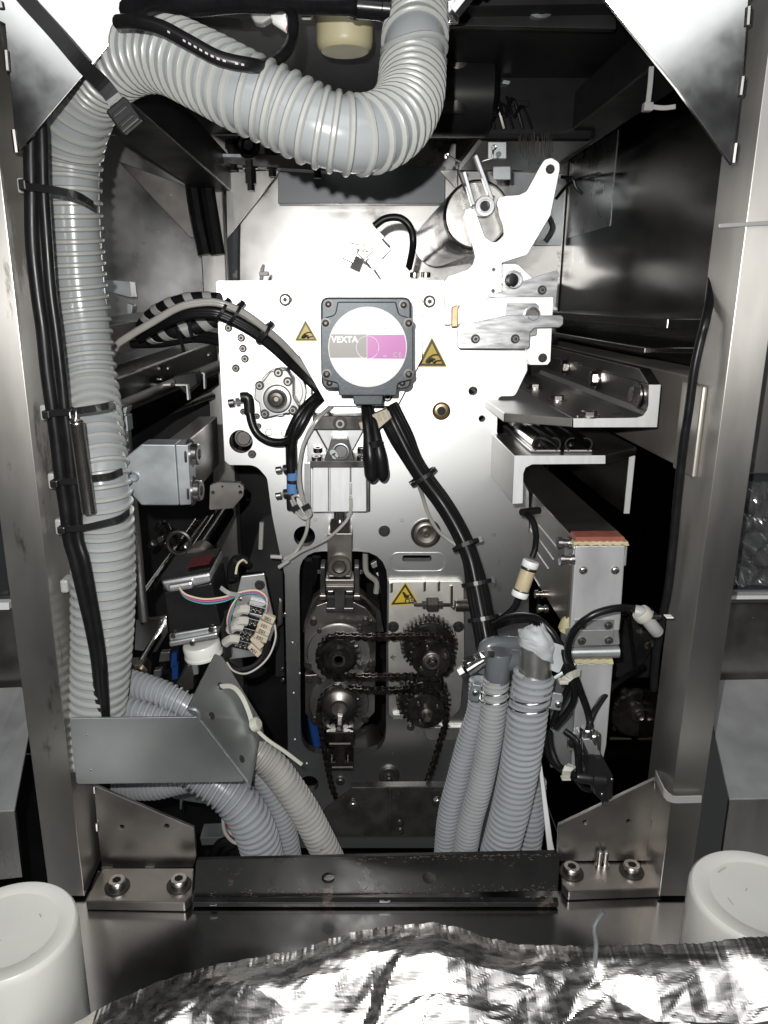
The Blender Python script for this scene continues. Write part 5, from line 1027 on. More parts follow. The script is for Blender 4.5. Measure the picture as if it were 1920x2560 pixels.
# hanging spring
t = thing('hanging_spring', 'closed coil steel spring hanging from a zip tie on the big hose', 'spring', PC('D', 525, 1500, .632)); a, b = PC('D', 452, 955, .632), PC('D', 527, 1495, .640); d = (b-a).normalized(); L_ = (b-a).length; u = d.orthogonal().normalized(); v = d.cross(u); R = 39*mpp('D', 1200, .635)
turns = 62; hp = [a+d*L_*i/(turns*14)+(u*math.cos(i*2*math.pi/14)+v*math.sin(i*2*math.pi/14))*R for i in range(turns*14)]
obj('coil', MB().tube(hp, L_/turns*.5, 6), 'bolt', t, sm=True)
obj('hook', MB().tube(smooth([a+u*R*.2, PC('D', 450, 930, .632), PC('D', 447, 890, .634), PC('D', 425, 875, .636), PC('D', 415, 905, .636), PC('D', 420, 940, .634)], .002), .0011, 8), 'chrome', t, sm=True)
# cable lying over the hose at the top
t = thing('sensor_cable', 'black printed cable curving over the big hose at the top', 'cable', PC('A', 1300, 400, .55))
cp = smooth([PC('A', 700, 130, .585), PC('A', 800, 128, .572), PC('A', 950, 160, .565), PC('A', 1120, 250, .560), PC('A', 1300, 345, .560), PC('A', 1480, 385, .565), PC('B', 150, 390, .59), PC('B', 250, 330, .63), PC('B', 305, 240, .66), PC('B', 315, 130, .67), PC('B', 300, 80, .68)], .004)
obj('sheath', MB().tube(cp, .0046, 14), 'cable', t, sm=True)
mb = MB(); T_, N_, B_ = frames(cp)
for i in range(12, len(cp)-18):
    if random.random() < .7:
        p = cp[i]+Vector((0, -.0043, -.0016)); tt = T_[i]; mb.hexa([p+tt*s1*.0010+Vector((0, -.0004*s3, .0006*s2)) for s3 in (-1, 1) for s1, s2 in ((-1, -1), (1, -1), (1, 1), (-1, 1))])
obj('printed_text', mb, 'ink_grey', t, kind='stuff')
wire('sensor_cable', [PC('A', 760, 70, .60), PC('A', 900, 20, .62), PC('A', 1150, 30, .64), PC('B', 0, 10, .66), PC('B', 300, 20, .68), PC('B', 640, 30, .70), PC('B', 690, 60, .71)], .008, 'rubber', None, 12, label='black cable running along the top edge to a dark sleeve', cat='cable')
t = thing('cable_sleeve', 'black rubber sleeve and clamp left of the vertical hose top', 'sleeve', PC('B', 760, 60, .70)); k = mpp('B', 40, .70)
obj('sleeve', MB().lathe(PC('B', 690, 35, .70), (1, 0, -.08), [(58*k, 0), (66*k, 6*k), (66*k, 150*k), (70*k, 155*k), (70*k, 200*k), (58*k, 205*k)], 30), 'rubber', t, sm=True)
t = thing('hose_clamp', 'chrome worm clamp right of the vertical hose top', 'clamp', PC('B', 1270, 100, .70))
slab('plate', 'B', rp([(1228, 0), (1310, -20), (1298, 135, 14), (1232, 140, 14)], 10), .70, .004, 'chrome', t, bev=.001)
obj('screw', MB().lathe(PC('B', 1270, 72, .69), (.55, -.2, .6), [(.006, 0), (.006, .022), (.010, .022), (.010, .028), (.006, .030)], 6), 'chrome', t)
bolt('B', 1250, 110, 14, .699, t, CAP)
t = thing('wire_connector', 'grey connector with white sleeved wires hanging at the top', 'connector', PC('B', 200, 130, .68))
slab('plug', 'B', [(20, 10), (190, 10), (250, 120), (180, 110), (130, 140), (85, 130)], .70, .012, 'nylon_grey', t, bev=.002)
for i in range(4): obj('sleeve', MB().tube([PC('B', 190+8*i, 35+26*i, .685), PC('B', 280+4*i, 75+30*i, .68)], .0045, 10), 'label_white', t, sm=True)
for i, m in enumerate(('wire_green', 'wire_red')): obj('core', MB().tube(smooth([PC('B', 285, 85+75*i, .68), PC('B', 300, 105+60*i, .678), PC('B', 305, 140+30*i, .675)]), .0035, 8), m, t, sm=True)
# ================================================================ cable bundle on the left of the plate
t = thing('cable_bundle', 'arched bundle of black and clear wrapped cables left of the motor', 'cables', PC('D', 690, 520, .86))
def dd(pts): return [PC('D', x, y, Y) for x, y, Y in pts]
for off, r_, m in ((0, .0032, 'clear_tube'), (14, .0028, 'clear_tube')):
    pth = smooth(dd([(690, 525+off*.3, .86), (700, 490+off, .855), (790, 430+off, .85), (900, 365+off, .845), (1060, 275+off, .84), (1200, 245+off, .84), (1310, 252+off, .84), (1430, 300+off, .845), (1540, 375+off, .85), (1659, 475+off, .862), (1760, 580+off, .876), (1890, 720+off, .886)]), .004)
    obj('cable', MB().tube(pth, r_, 10), m, t, sm=True)
for off, r_ in ((36, .0046), (52, .0043), (66, .0040)):
    obj('cable', MB().tube(smooth(dd([(820, 430+off*.6, .90), (950, 330+off, .87), (1100, 270+off, .855), (1250, 262+off, .85), (1340, 284+off, .852), (1480, 358+off, .858), (1600, 450+off*.95, .866), (1700, 545+off*.9, .876), (1800, 650+off*.7, .886), (1900, 760+off*.5, .888)]), .004), r_, 10), 'cable', t, sm=True)
for pts, R in (([(840, 390, .93), (900, 325, .91), (1010, 265, .89), (1150, 232, .88), (1300, 236, .87)], .0078), ([(880, 455, .95), (1000, 425, .93), (1130, 400, .93), (1300, 345, .93)], .0100)):
    pth = smooth(dd(pts), .003); obj('spiral_wrap', MB().tube(pth, R, 14), 'cable', t, sm=True); obj('wrap_band', spiral_band(pth, R, .024, .011, .0006), 'nylon_grey', t, sm=True)
for off in (0, 26): obj('cable', MB().tube(smooth(dd([(780, 500, .96), (950, 470+off, .95), (1150, 440+off, .94), (1300, 460+off, .93)]), .005), .005, 10), 'cable', t, sm=True)
for x, y in ((1298, 290), (1380, 305), (1550, 425)):
    pp = smooth(dd([(x-30, y-16, .846), (x, y, .846), (x+30, y+22, .848)]), .004); tie_ring(pp, len(pp)//2, .0118, .0034, 'black_plastic', t, head=-1.2)
obj('tie_tail', MB().ribbon(smooth(dd([(1040, 400, .92), (1070, 470, .91), (1090, 545, .90)])), .004, .0015, (1, 0, 0)), 'black_plastic', t)
obj('tie_tail', MB().ribbon(smooth(dd([(1120, 355, .91), (1125, 410, .905), (1140, 460, .90)])), .004, .0015, (1, 0, 0)), 'black_plastic', t)
# tubes of the gear unit and the cylinder
def ee(pts): return [PC('E', x, y, Y) for x, y, Y in pts]
wire('air_tube', ee([(290, 1060, .868), (305, 1130, .866), (345, 1205, .864), (430, 1255, .862), (530, 1258, .860), (600, 1210, .858), (650, 1130, .857), (700, 1040, .862), (770, 960, .872), (850, 900, .885)]), .0050, 'rubber', None, 12, label='glossy black air tube looping under the gear unit', cat='tube', group='black air tubes')
wire('air_tube', ee([(575, 1470, .858), (572, 1380, .858), (580, 1270, .858), (610, 1160, .858), (680, 1050, .862), (760, 960, .875), (820, 900, .888)]), .0052, 'rubber', None, 12, label='black air tube rising from the blue ringed fitting', cat='tube', group='black air tubes')
wire('air_tube', ee([(560, 1290, .868), (556, 1230, .868), (585, 1150, .868), (640, 1050, .87), (740, 950, .88), (800, 900, .89)]), .0050, 'rubber', None, 10, label='black air tube behind the other two left of the cylinder', cat='tube', group='black air tubes')
t = thing('signal_cable', 'thin clear grey cables drooping left of the air cylinder', 'cable', PC('J', 60, 1230, .86))
def jj(pts): return [PC('J', x, y, Y) for x, y, Y in pts]
for pts, r_ in (([(560, -60, .888), (480, 10, .882), (430, 60, .868), (350, 130, .856), (280, 240, .854), (230, 340, .854), (205, 480, .856), (205, 600, .857), (225, 720, .858), (255, 820, .858), (265, 900, .86), (250, 990, .862), (205, 1080, .865), (160, 1140, .862), (90, 1180, .862)], .0022),
                ([(540, -60, .888), (470, 5, .882), (415, 60, .868), (320, 150, .858), (250, 280, .856), (215, 430, .858), (195, 600, .858), (215, 700, .858), (250, 780, .857), (290, 840, .857), (250, 870, .857), (190, 800, .857), (150, 720, .858)], .0018),
                ([(150, 720, .858), (190, 705, .856), (240, 770, .856), (280, 850, .856), (240, 880, .856), (180, 830, .857), (140, 740, .86)], .0017),
                ([(582, 720, .846), (584, 800, .846), (560, 880, .846), (500, 950, .845), (420, 1020, .848), (320, 1075, .855), (220, 1120, .86), (150, 1165, .86), (80, 1210, .86)], .0019)):
    obj('cable', MB().tube(smooth(jj(pts), .003), r_, 8), 'clear_tube', t, sm=True)
for a, b in (((-10, 1160), (75, 1165)), ((50, 1240), (125, 1190))): obj('plug', MB().tube(smooth([PC('J', *a, .858), PC('J', (a[0]+b[0])/2, (a[1]+b[1])/2, .858), PC('J', *b, .858)], .002), 15*mpp('J', 1200, .858), 10), 'nylon_grey', t, sm=True)
for x, y in ((172, 800), (252, 792)):
    a, b = PC('J', x-26, y+16, .852), PC('J', x+26, y-12, .852); obj('cable_tie', MB().ribbon([a, b], .006, .004, (0, 0, 1)), 'black_plastic', t)
wire('signal_cable', jj([(1060, 560, .86), (1110, 700, .88), (1160, 850, .885), (1240, 980, .885), (1360, 1075, .88)]), .0022, 'clear_tube', None, 8, label='thin clear grey wire passing over the bearing cap', cat='cable')
# ================================================================ main black bundle
MBn = thing('cable_bundle', 'thick bundle of black cables sweeping down right from under the motor', 'cables', PC('L', 390, 930, .77))
base = [(850, 60, .862), (900, 160, .855), (960, 280, .852), (1040, 440, .848), (1130, 580, .845), (1250, 740, .84), (1350, 900, .83), (1430, 1060, .82), (1480, 1200, .81), (1520, 1380, .80), (1555, 1560, .79), (1585, 1720, .78), (1610, 1860, .77)]
for i, (dx0, dx1, dy, r_) in enumerate(((-62, -58, 0, .0046), (-36, -34, -.006, .0050), (-8, -8, -.009, .0052), (20, 14, -.007, .0050), (46, 36, -.002, .0046), (64, 56, .005, .0042), (0, 0, .004, .0050), (-40, -78, .005, .0040), (40, 70, .009, .0036))):
    pts = []
    for j, (x, y, Y) in enumerate(base):
        f = j/(len(base)-1); w_ = dx0*(1-f)+dx1*f; sq = .72 if 2 < j < 9 else 1.0
        pts.append(PC('J', x+w_*sq*.9, y-w_*sq*.55*(1-f), Y+dy))
    obj('cable', MB().tube(smooth(pts, .004), r_, 12), 'cable', MBn, sm=True)
bp = smooth([PC('J', *b_) for b_ in base], .004)
for s_, R in ((.30, .0160), (.60, .0150), (.74, .0160), (.88, .0165)):
    tie_ring(bp, int(len(bp)*s_), R, .0045, 'black_plastic', MBn, head=2.2 if s_ < .5 else -1.6)
for pts, r_ in (([(690, 40, .846), (700, 140, .836), (712, 260, .83), (725, 400, .826), (735, 520, .826), (742, 605, .828)], [.0052]), ([(715, 50, .850), (750, 160, .840), (775, 290, .832), (800, 420, .828), (825, 600, .83)], [.0046])):
    pth = smooth(jj(pts), .003); n = len(pth); rr = [r_[0]*(1 if i < n*.35 else 1+.55*min(1, (i-n*.35)/(n*.3))) for i in range(n)]; rr[-1] *= .35; rr[-2] *= .75; rr[-3] *= .92
    obj('capped_stub', MB().tube(pth, rr, 14), 'cable', MBn, sm=True)
obj('cable_tie', MB().ribbon(smooth(jj([(720, 335, .822), (760, 330, .820), (815, 315, .826)])), .007, .0016, (0, 0, 1)), 'black_plastic', MBn)
t = thing('wire_connector', 'cream multi pin connector hanging under the motor bracket', 'connector', PC('J', 770, 200, .83))
for pts, Y in (([(740, 110), (850, 65), (888, 130), (790, 215), (760, 190)], .838), ([(640, 170), (690, 155), (700, 200), (660, 225)], .842)): slab('shell', 'J', pts, Y, .012, 'marker', t, bev=.001)
for a, b in ((780, 108), (815, 96), (850, 84)): slab('rib', 'J', [(a, b), (a+14, b-6), (a+34, b+42), (a+20, b+50)], .836, .004, 'nylon', t)
for i in range(3): obj('lead', MB().tube(smooth(jj([(820+20*i, 160-10*i, .846), (870+18*i, 230, .842), (930+14*i, 330, .842)])), .0028, 8), 'cable', t, sm=True)
# continuation of bundle: hoses over the elbow to the valve
def ll(pts): return [PC('L', x, y, Y) for x, y, Y in pts]
for i, (lab, pts, r_) in enumerate((('black air hose arching over the taped pipe to the tie', [(430, 860, .755), (520, 815, .735), (640, 800, .715), (740, 830, .70), (830, 920, .69), (900, 1040, .685), (950, 1180, .682), (985, 1330, .69), (960, 1430, .70), (850, 1570, .71)], .0036),
    ('second black air hose lying against the first over the taped pipe', [(430, 880, .765), (540, 840, .74), (680, 830, .722), (760, 880, .70), (830, 980, .69), (880, 1100, .686), (930, 1200, .69), (940, 1300, .70), (880, 1420, .705), (830, 1560, .71)], .0034),
    ('black air hose arching from the clear elbow fitting', [(1420, 755, .668), (1340, 745, .662), (1230, 755, .656), (1110, 795, .655), (1010, 870, .658), (950, 970, .665), (940, 1080, .672), (975, 1180, .68), (1030, 1330, .69), (1080, 1480, .70), (1105, 1640, .705)], .0037),
    ('black air hose running up right into the dark', [(1075, 1640, .700), (1090, 1540, .70), (1140, 1430, .71), (1230, 1310, .73), (1330, 1230, .76), (1460, 1150, .80)], .0033))):
    wire('air_hose', ll(pts), r_, 'rubber', None, 12, label=lab, cat='hose', group='black air hoses at the heater box')
def mm(pts): return [PC('M', x, y, Y) for x, y, Y in pts]
for lab, pts, r_ in (('black cable curling under the white tie into the valve', [(790, 420, .705), (800, 520, .70), (840, 620, .692), (900, 660, .69), (960, 690, .69), (1040, 720, .695)], .0034), ('black cable twisting down beside the valve', [(880, 420, .70), (940, 470, .695), (960, 560, .69), (965, 650, .69), (985, 700, .69)], .0036),
                     ('lower black cable sagging under the valve', [(770, 450, .71), (790, 580, .705), (860, 650, .70), (940, 700, .70), (990, 760, .70), (1045, 770, .70)], .0030)):
    wire('valve_cable', mm(pts), r_, 'rubber', None, 10, label=lab, cat='cable', group='cables at the valve')
t = thing('cable_tie', 'white zip tie holding the two black hoses before the heater box', 'cable tie', PC('L', 910, 1250, .675))
obj('band', MB().ribbon(smooth(ll([(915, 1250, .672), (960, 1215, .668), (1020, 1190, .675)])), .0075, .0018, (0, 0, 1)), 'nylon', t); obj('lock', MB().box(PC('L', 882, 1280, .666), PC('L', 932, 1225, .674)), 'nylon', t, bev=.0012)
t = thing('cable_tie', 'white zip tie on the cable left of the black valve', 'cable tie', PC('M', 885, 690, .68))
obj('band', MB().ribbon(smooth(mm([(888, 690, .682), (895, 650, .680), (925, 625, .686)])), .0085, .0018, (1, 0, 0)), 'nylon', t); obj('lock', MB().box(PC('M', 865, 718, .676), PC('M', 908, 680, .684)), 'nylon', t, bev=.0012)
# solenoid valve
t = thing('solenoid_valve', 'black solenoid valve with a metal head below the heater box', 'valve', PC('M', 1110, 860, .69)); Yv = .685
slab('coil', 'M', rp([(1022, 560), (1105, 570), (1170, 690), (1165, 820), (1112, 850), (1060, 800), (1018, 680)], 10), Yv, .026, 'black_plastic', t, bev=.0014)
slab('top', 'M', [(985, 470), (1030, 465), (1090, 545), (1095, 568), (1025, 558)], Yv, .024, 'alu', t, bev=.001)
slab('side', 'M', [(1018, 560), (1060, 800), (1040, 770), (1005, 640)], Yv+.002, .022, 'black_plastic', t)
for x, y in ((1012, 440), (1050, 470)): obj('port', MB().lathe(PC('M', x, y, Yv+.008), (-.05, 0, 1), [(.0075, -.02), (.0075, .006), (.006, .008), (.0045, .008)], 16), 'chrome', t, sm=True)
for x, y in ((1160, 708), (1102, 795)): bolt('M', x, y, 10, Yv-.0003, t, PAN, name='screw')
slab('slot', 'M', [(1066, 572), (1092, 575), (1090, 590), (1064, 588)], Yv-.0004, .001, 'ink', t)
for x in (1106, 1120, 1134): obj('pin', MB().tube([PC('M', x, 832, Yv+.004), PC('M', x+2, 856, Yv+.004)], .0014, 6), 'chrome', t)
obj('cable_gland', MB().lathe(PC('M', 945, 690, Yv+.004), (1, 0, -.15), [(.0055, 0), (.0065, .002), (.0065, .016), (.0085, .017), (.0085, .030)], 18), 'black_plastic', t, sm=True)
# clear elbow fitting at the far right
t = thing('clear_fitting', 'milky elbow fitting with a white zip tie near the right post', 'fitting', PC('L', 1520, 900, .665))
obj('elbow', MB().tube(smooth(ll([(1405, 770, .666), (1450, 780, .664), (1490, 830, .664), (1530, 880, .665), (1555, 910, .668)]), .002), .0062, 14), 'nylon_grey', t, sm=True)
obj('collar', MB().lathe(PC('L', 1455, 790, .664), (.6, 0, -.6), [(.0080, -.004), (.0088, -.002), (.0088, .003), (.0080, .005)], 20), 'nylon', t, sm=True)
obj('branch', MB().tube(ll([(1495, 850, .664), (1505, 770, .664)]), .0036, 12), 'nylon', t, sm=True)
obj('cross_bolt', MB().tube(ll([(1500, 812, .660), (1580, 808, .662)]), .0022, 10), 'chrome', t, sm=True)
obj('tie_lock', MB().box(PC('L', 1622, 820, .66), PC('L', 1650, 790, .668)), 'label_white', t, bev=.001)
# long dark cable beside the right post
wire('power_cable', [PC('G', 1350, -420, .735), PC('G', 1330, -160, .71), PC('G', 1300, 0, .69), PC('G', 1272, 110, .69), PC('G', 1235, 280, .69), PC('G', 1205, 500, .692), PC('G', 1172, 720, .695), PC('G', 1140, 1000, .698), PC('G', 1112, 1280, .70), PC('G', 1080, 1560, .70), PC('Q', 650, 850, .705), PC('Q', 625, 1000, .71), PC('Q', 615, 1150, .72)], .0040, 'cable', None, 12, label='long black cable hanging down inside the right post', cat='cable')
# ================================================================ left mechanisms
CBk = thing('clamp_arm', 'galvanised block with two cap screws on a square arm, left', 'block', PC('D', 950, 1450, .72)); Yk = .722
slab('nose', 'D', [(745, 1165), (838, 1092), (1035, 1094), (1060, 1454), (838, 1454), (752, 1362)], Yk, .03, 'galv', CBk, bev=.0012)
slab('jaw', 'D', [(1038, 1094), (1114, 1096), (1132, 1450), (1063, 1454)], Yk+.002, .03, 'galv', CBk, bev=.001)
a, b = PC('D', 840, 1085, Yk+.034), PC('D', 1128, 1440, Yk+.034)
obj('arm', MB().box((PC('D', 900, 0, Yk+.034).x, Yk+.034, b.z+.004), (b.x, .93, PC('D', 0, 1078, Yk+.034).z)), 'steel_dark', CBk, bev=.0012)
for y in (1150, 1366):
    p = PC('D', 1120 if y < 1200 else 1134, y, Yk+.016); inst('bolt', CAPW, CBk, p, (1, -.1, 0), .0105)
rnd('plug', 'D', 797, 1285, Yk, [(30, 0), (30, 1.5), (24, 3), (14, 1.5)], 'galv', CBk, seg=20)
# rails on the left
t = thing('left_rail', 'polished rail running back left of the plate', 'rail', Vector((-.3, 1.0, Z0(-.12))))
pa, pb = PC('D', 640, 730, .80), PC('D', 1285, 488, 1.30)
obj('rail', MB().hexa([pa+Vector((-.05, 0, -.07)), pa+Vector((0, 0, -.07)), pb+Vector((0, 0, -.07)), pb+Vector((-.05, 0, -.07)), pa+Vector((-.05, 0, 0)), pa, pb, pb+Vector((-.05, 0, 0))]), 'steel_black', t, bev=.001)
obj('upper_rail', MB().hexa([pa+Vector((-.12, .05, .012)), pa+Vector((-.05, .05, .012)), pb+Vector((-.05, 0, .012)), pb+Vector((-.12, 0, .012)), pa+Vector((-.12, .05, .05)), pa+Vector((-.05, .05, .05)), pb+Vector((-.05, 0, .05)), pb+Vector((-.12, 0, .05))]), 'steel_dark', t, bev=.001)
obj('edge', MB().tube([pa+Vector((0, -.001, .001)), pb+Vector((0, -.001, .001))], .0016, 6), 'chrome', t)
t = thing('rail_sensor', 'black sensor with a white bracket on the left rail', 'sensor', PC('D', 1100, 800, .98)); Yq = .98
slab('body', 'D', [(1020, 690), (1160, 660), (1170, 740), (1100, 800), (1040, 740)], Yq, .03, 'black_plastic', t, bev=.002)
obj('bracket', MB().ribbon([PC('D', 1045, 738, Yq-.004), PC('D', 1112, 738, Yq-.004), PC('D', 1120, 825, Yq-.004)], .012, .002, (0, 1, 0)), 'paint_white', t)
obj('clip', MB().ribbon([PC('D', 1200, 668, Yq-.002), PC('D', 1212, 670, Yq-.002), PC('D', 1216, 760, Yq-.002)], .010, .002, (0, 1, 0)), 'galv', t)
slab('white_lead', 'D', [(945, 738), (1010, 732), (1010, 744), (945, 748)], Yq-.002, .003, 'paint_white', t); rnd('screw', 'D', 957, 703, Yq, [(14, 0), (12, 3), (6, 5)], 'bolt', t, seg=12)
t = thing('wall_clip', 'pale clip with a small tongue on the rear left wall', 'clip', PC('D', 700, 230, 1.3))
slab('plate', 'D', rp([(600, 115), (770, 125), (782, 225), (690, 200), (600, 185)], 8), 1.30, .03, 'galv', t); slab('tongue', 'D', [(752, 255), (785, 265), (780, 325), (752, 335)], 1.29, .02, 'galv', t)
# upright steel pipe
t = thing('upright_pipe', 'slim upright steel pipe right of the big hose', 'pipe', PC('H', 1190, 1000, .80)); k = mpp('H', 600, .80)
obj('pipe', MB().tube([PC('D', 735, 900, .80), PC('D', 770, 1300, .80), PC('D', 800, 1600, .80), PC('H', 1190, 1000, .80)], 42*k, 18), 'steel', t, sm=True)
slab('bracket', 'D', rp([(685, 930), (750, 925), (758, 1018), (690, 1010)], 4), .785, .02, 'galv', t); slab('hook', 'D', [(690, 880), (752, 872), (745, 912), (700, 915)], .785, .02, 'galv', t)
# shafts and drum, lower left
SH = thing('feed_shafts', 'slanting chromed shafts and rollers low on the left', 'shaft', PC('I', 250, 560, .85))
for a, b, r_, m in (((150, 680, .84), (620, 10, 1.15), .0048, 'chrome'), ((480, 410, .88), (770, -30, 1.15), .0036, 'chrome'), ((640, 300, .90), (880, -60, 1.15), .0125, 'steel_black'), ((560, 200, .98), (720, -20, 1.18), .0030, 'gunmetal'), ((380, 560, .90), (560, 300, 1.02), .0035, 'gunmetal')):
    obj('shaft', MB().tube([PC('I', *a), PC('I', *b)], r_, 20), m, SH, sm=True)
obj('drum', MB().tube(smooth([PC('I', 640, 330, .87), PC('I', 690, 262, .90)], .01), .0150, 28), 'steel_dark', SH, sm=True)
obj('hoop', MB().tube(WC('I', 490, 190, 95, .95, 28), .003, 8, True), 'oxide', SH, sm=True)
slab('flange', 'D', rp([(1245, 1335), (1290, 1318), (1420, 1322, 14), (1446, 1345, 14), (1440, 1400, 20), (1380, 1470), (1240, 1480)], 10), .93, .01, 'steel_dark', SH, holes=[WC('D', 1262, 1378, 11, .93, 12), WC('D', 1425, 1378, 12, .93, 12), WC('D', 1318, 1342, 7, .93, 10), WC('D', 1418, 1342, 7, .93, 10)])
obj('shaft', MB().tube([PC('I', 175, 1190, .80), PC('I', 345, 900, .90)], .0052, 18), 'chrome', SH, sm=True)
slab('plate', 'I', [(130, 835), (385, 800), (400, 930), (300, 1100), (120, 1080)], .89, .006, 'steel_mirror', SH)
bolt('I', 190, 852, 22, .889, SH, CAP); hole('I', 335, 853, 20, .889, SH)
slab('bearing', 'I', rp([(60, 1205), (190, 1200, 20), (225, 1250, 20), (220, 1330), (60, 1330)], 10), .79, .02, 'steel_dark', SH); rnd('bush', 'I', 165, 1250, .79, [(30, 0), (30, 5), (20, 8), (14, 3)], 'brass', SH, seg=20)
for pts, m in (([(335, 1100), (410, 1095), (412, 1170), (320, 1180)], 'steel_mirror'), ([(280, 1250), (340, 1240), (335, 1310), (275, 1305)], 'steel_mirror')): slab('bright_pad', 'I', pts, .92, .01, m, SH)
for x, y in ((440, 1160), (450, 1260)): slab('blue_part', 'I', [(x-20, y-50), (x+30, y-60), (x+30, y+60), (x-20, y+70)], .95, .01, 'blue_cable', SH)
slab('dark_block', 'I', [(470, 1350), (560, 1200), (620, 1210), (610, 1400), (540, 1420)], .86, .03, 'steel_dark', SH)
for i in range(16):
    x = 200+random.random()*420; y = 60+random.random()*330; Yy = .98+random.random()*.12
    if i % 3 == 0: slab('small_bracket', 'I', [(x, y), (x+50, y-18), (x+62, y+20), (x+14, y+44)], Yy, .01, random.choice(('steel_dark', 'galv_bracket', 'gunmetal')), SH)
    elif i % 3 == 1: rnd('collar', 'I', x, y, Yy, [(26, -8), (28, 0), (28, 8), (16, 9), (12, 4)], random.choice(('gunmetal', 'oxide', 'steel_dark')), SH, axis=(.5, -.6, .5), seg=16)
    else: obj('hose', MB().tube(smooth([PC('I', x, y, Yy), PC('I', x+30, y-50, Yy), PC('I', x+80, y-60, Yy+.02), PC('I', x+110, y+10, Yy)]), .0035, 8), 'rubber', SH, sm=True)
for a_, b_, r_ in (((660, 880, .82), (1290, 630, 1.30), .010), ((680, 1010, .84), (1250, 800, 1.25), .006)):
    obj('long_shaft', MB().tube([PC('D', *a_), PC('D', *b_)], r_, 16), 'steel_dark', SH, sm=True)
for x, y in ((905, 745), (1000, 640), (1240, 560), (830, 760)): rnd('rail_screw', 'D', x, y, 1.0, [(12, 0), (12, 3), (7, 6)], 'bolt', SH, seg=12)
# second motor
M2 = thing('feed_motor', 'black motor with a silver cap and red label, low on the left', 'motor', PC('I', 600, 1050, .80)); Yf = .79
def tilt(u, v, d): # local frame of the tilted motor: u to the right, v down, d to the back
    return PC('I', 330+u, 520+v, Yf)+Vector((0, d, 0))
top_n = Vector((.10, .10, 1)).normalized()
def mbox(name, x0, y0, x1, y1, x2, y2, x3, y3, dep, m, y=Yf, bev=.002):
    return slab(name, 'I', [(x0, y0), (x1, y1), (x2, y2), (x3, y3)], y, dep, m, M2, bev=bev)
mbox('body', 362, 600, 760, 520, 838, 880, 408, 945, .075, 'black_plastic')
mbox('cap', 332, 512, 745, 440, 755, 520, 395, 605, .08, 'alu', Yf-.004, .003)
obj('cap_top', MB().prism([PC('I', 336, 508, Yf-.002)+Vector((0, 0, .001)), PC('I', 742, 436, Yf-.002)+Vector((0, 0, .001)), PC('I', 742, 436, Yf-.002)+Vector((0, .076, .001)), PC('I', 336, 508, Yf-.002)+Vector((0, .076, .001))], Vector((0, 0, .003))), 'black_plastic', M2)
pc = [PC('I', 540, 470, Yf), PC('I', 730, 438, Yf)]; obj('red_label', MB().prism([pc[0]+Vector((0, .010, .0068)), pc[1]+Vector((0, .010, .0068)), pc[1]+Vector((0, .045, .0068)), pc[0]+Vector((0, .045, .0068))], Vector((0, 0, .0006))), 'red_label', M2)
mbox('notch_block', 390, 545, 600, 510, 605, 575, 400, 605, .02, 'alu', Yf-.012, .003)
mbox('mount_plate', 402, 1012, 808, 935, 810, 985, 410, 1058, .08, 'alu', Yf-.002)
mbox('base', 405, 950, 800, 880, 806, 934, 408, 1008, .08, 'alu', Yf+.004)
for x, y in ((445, 955), (755, 905), (600, 1015)): bolt('I', x, y, 22, Yf-.002, M2, CAP)
o = PC('I', 680, 1050, Yf+.02); k = mpp('I', 1060, Yf); obj('pulley', MB().lathe(o, (.17, .05, -1), [(150*k, -.006), (158*k, -.004), (158*k, .007), (164*k, .008), (164*k, .011), (150*k, .012)], 40), 'white_plastic', M2, sm=True)
slab('sensor_arm', 'I', [(530, 1160), (640, 1150), (650, 1280), (610, 1290), (590, 1190)], .80, .006, 'galv_bracket', M2)
# terminal plate with wires
TB = thing('terminal_plate', 'grey plate with black terminal blocks and numbered wires', 'terminal', PC('I', 1050, 1150, .80)); Yt = .80
slab('plate', 'I', rp([(1005, 470), (1195, 446, 16), (1215, 560), (1290, 880), (1205, 1120), (870, 1162), (900, 900)], 8), Yt, .004, 'alu', TB)
bolt('I', 1160, 538, 30, Yt, TB, CAPDW); bolt('I', 1000, 658, 13, Yt, TB, CAP)
slab('black_post', 'I', [(860, 760), (905, 740), (925, 1140), (868, 1165)], Yt-.01, .012, 'black_plastic', TB)
for (x, y) in ((1135, 745), (1090, 850), (1050, 930), (1030, 970), (1010, 1035)):
    slab('terminal_block', 'I', [(x-95, y-10), (x-70, y-50), (x+85, y-10), (x+65, y+52), (x-85, y+20)], Yt-.012, .012, 'black_plastic', TB, bev=.0008)
    for dx, dy in ((-45, -5), (-10, 5), (30, 12)): rnd('screw', 'I', x+dx, y+dy, Yt-.012, [(17, 0), (17, 1.2), (12, 2), (10, .6)], 'bolt', TB, seg=12)
for i, (tx, x, y, an, w_) in enumerate((('100.', 1230, 820, .45, 110), ('101', 1200, 878, .42, 120), ('102', 1185, 925, .42, 120), ('103', 1165, 980, .40, 120), ('', 1135, 1020, .8, 120), ('104', 1115, 1085, .75, 120))):
    ca, sa = math.cos(an), math.sin(an); q = lambda u, v: (x+u*ca-v*sa, y+u*sa+v*ca)
    slab('wire_marker', 'I', [q(-w_/2, -26), q(w_/2, -26), q(w_/2, 26), q(-w_/2, 26)], Yt-.018, .008, 'marker', TB, bev=.001)
    if tx: text('wire_number', tx, 'I', x-5, y, 30, Yt-.0183, 'ink', TB, roll=an+math.pi, bold=.0001)
for i, (x, y) in enumerate(((1010, 745), (1000, 840), (960, 885), (925, 990))): obj('wire_sleeve', MB().tube(smooth([PC('I', x-50, y+30, Yt-.012), PC('I', x, y-5, Yt-.016), PC('I', x+55, y, Yt-.014)]), .0055, 8), 'wire_white', TB, sm=True)
WR = thing('motor_wires', 'looped coloured wires between the feed motor and the terminals', 'wires', PC('I', 1050, 1280, .78))
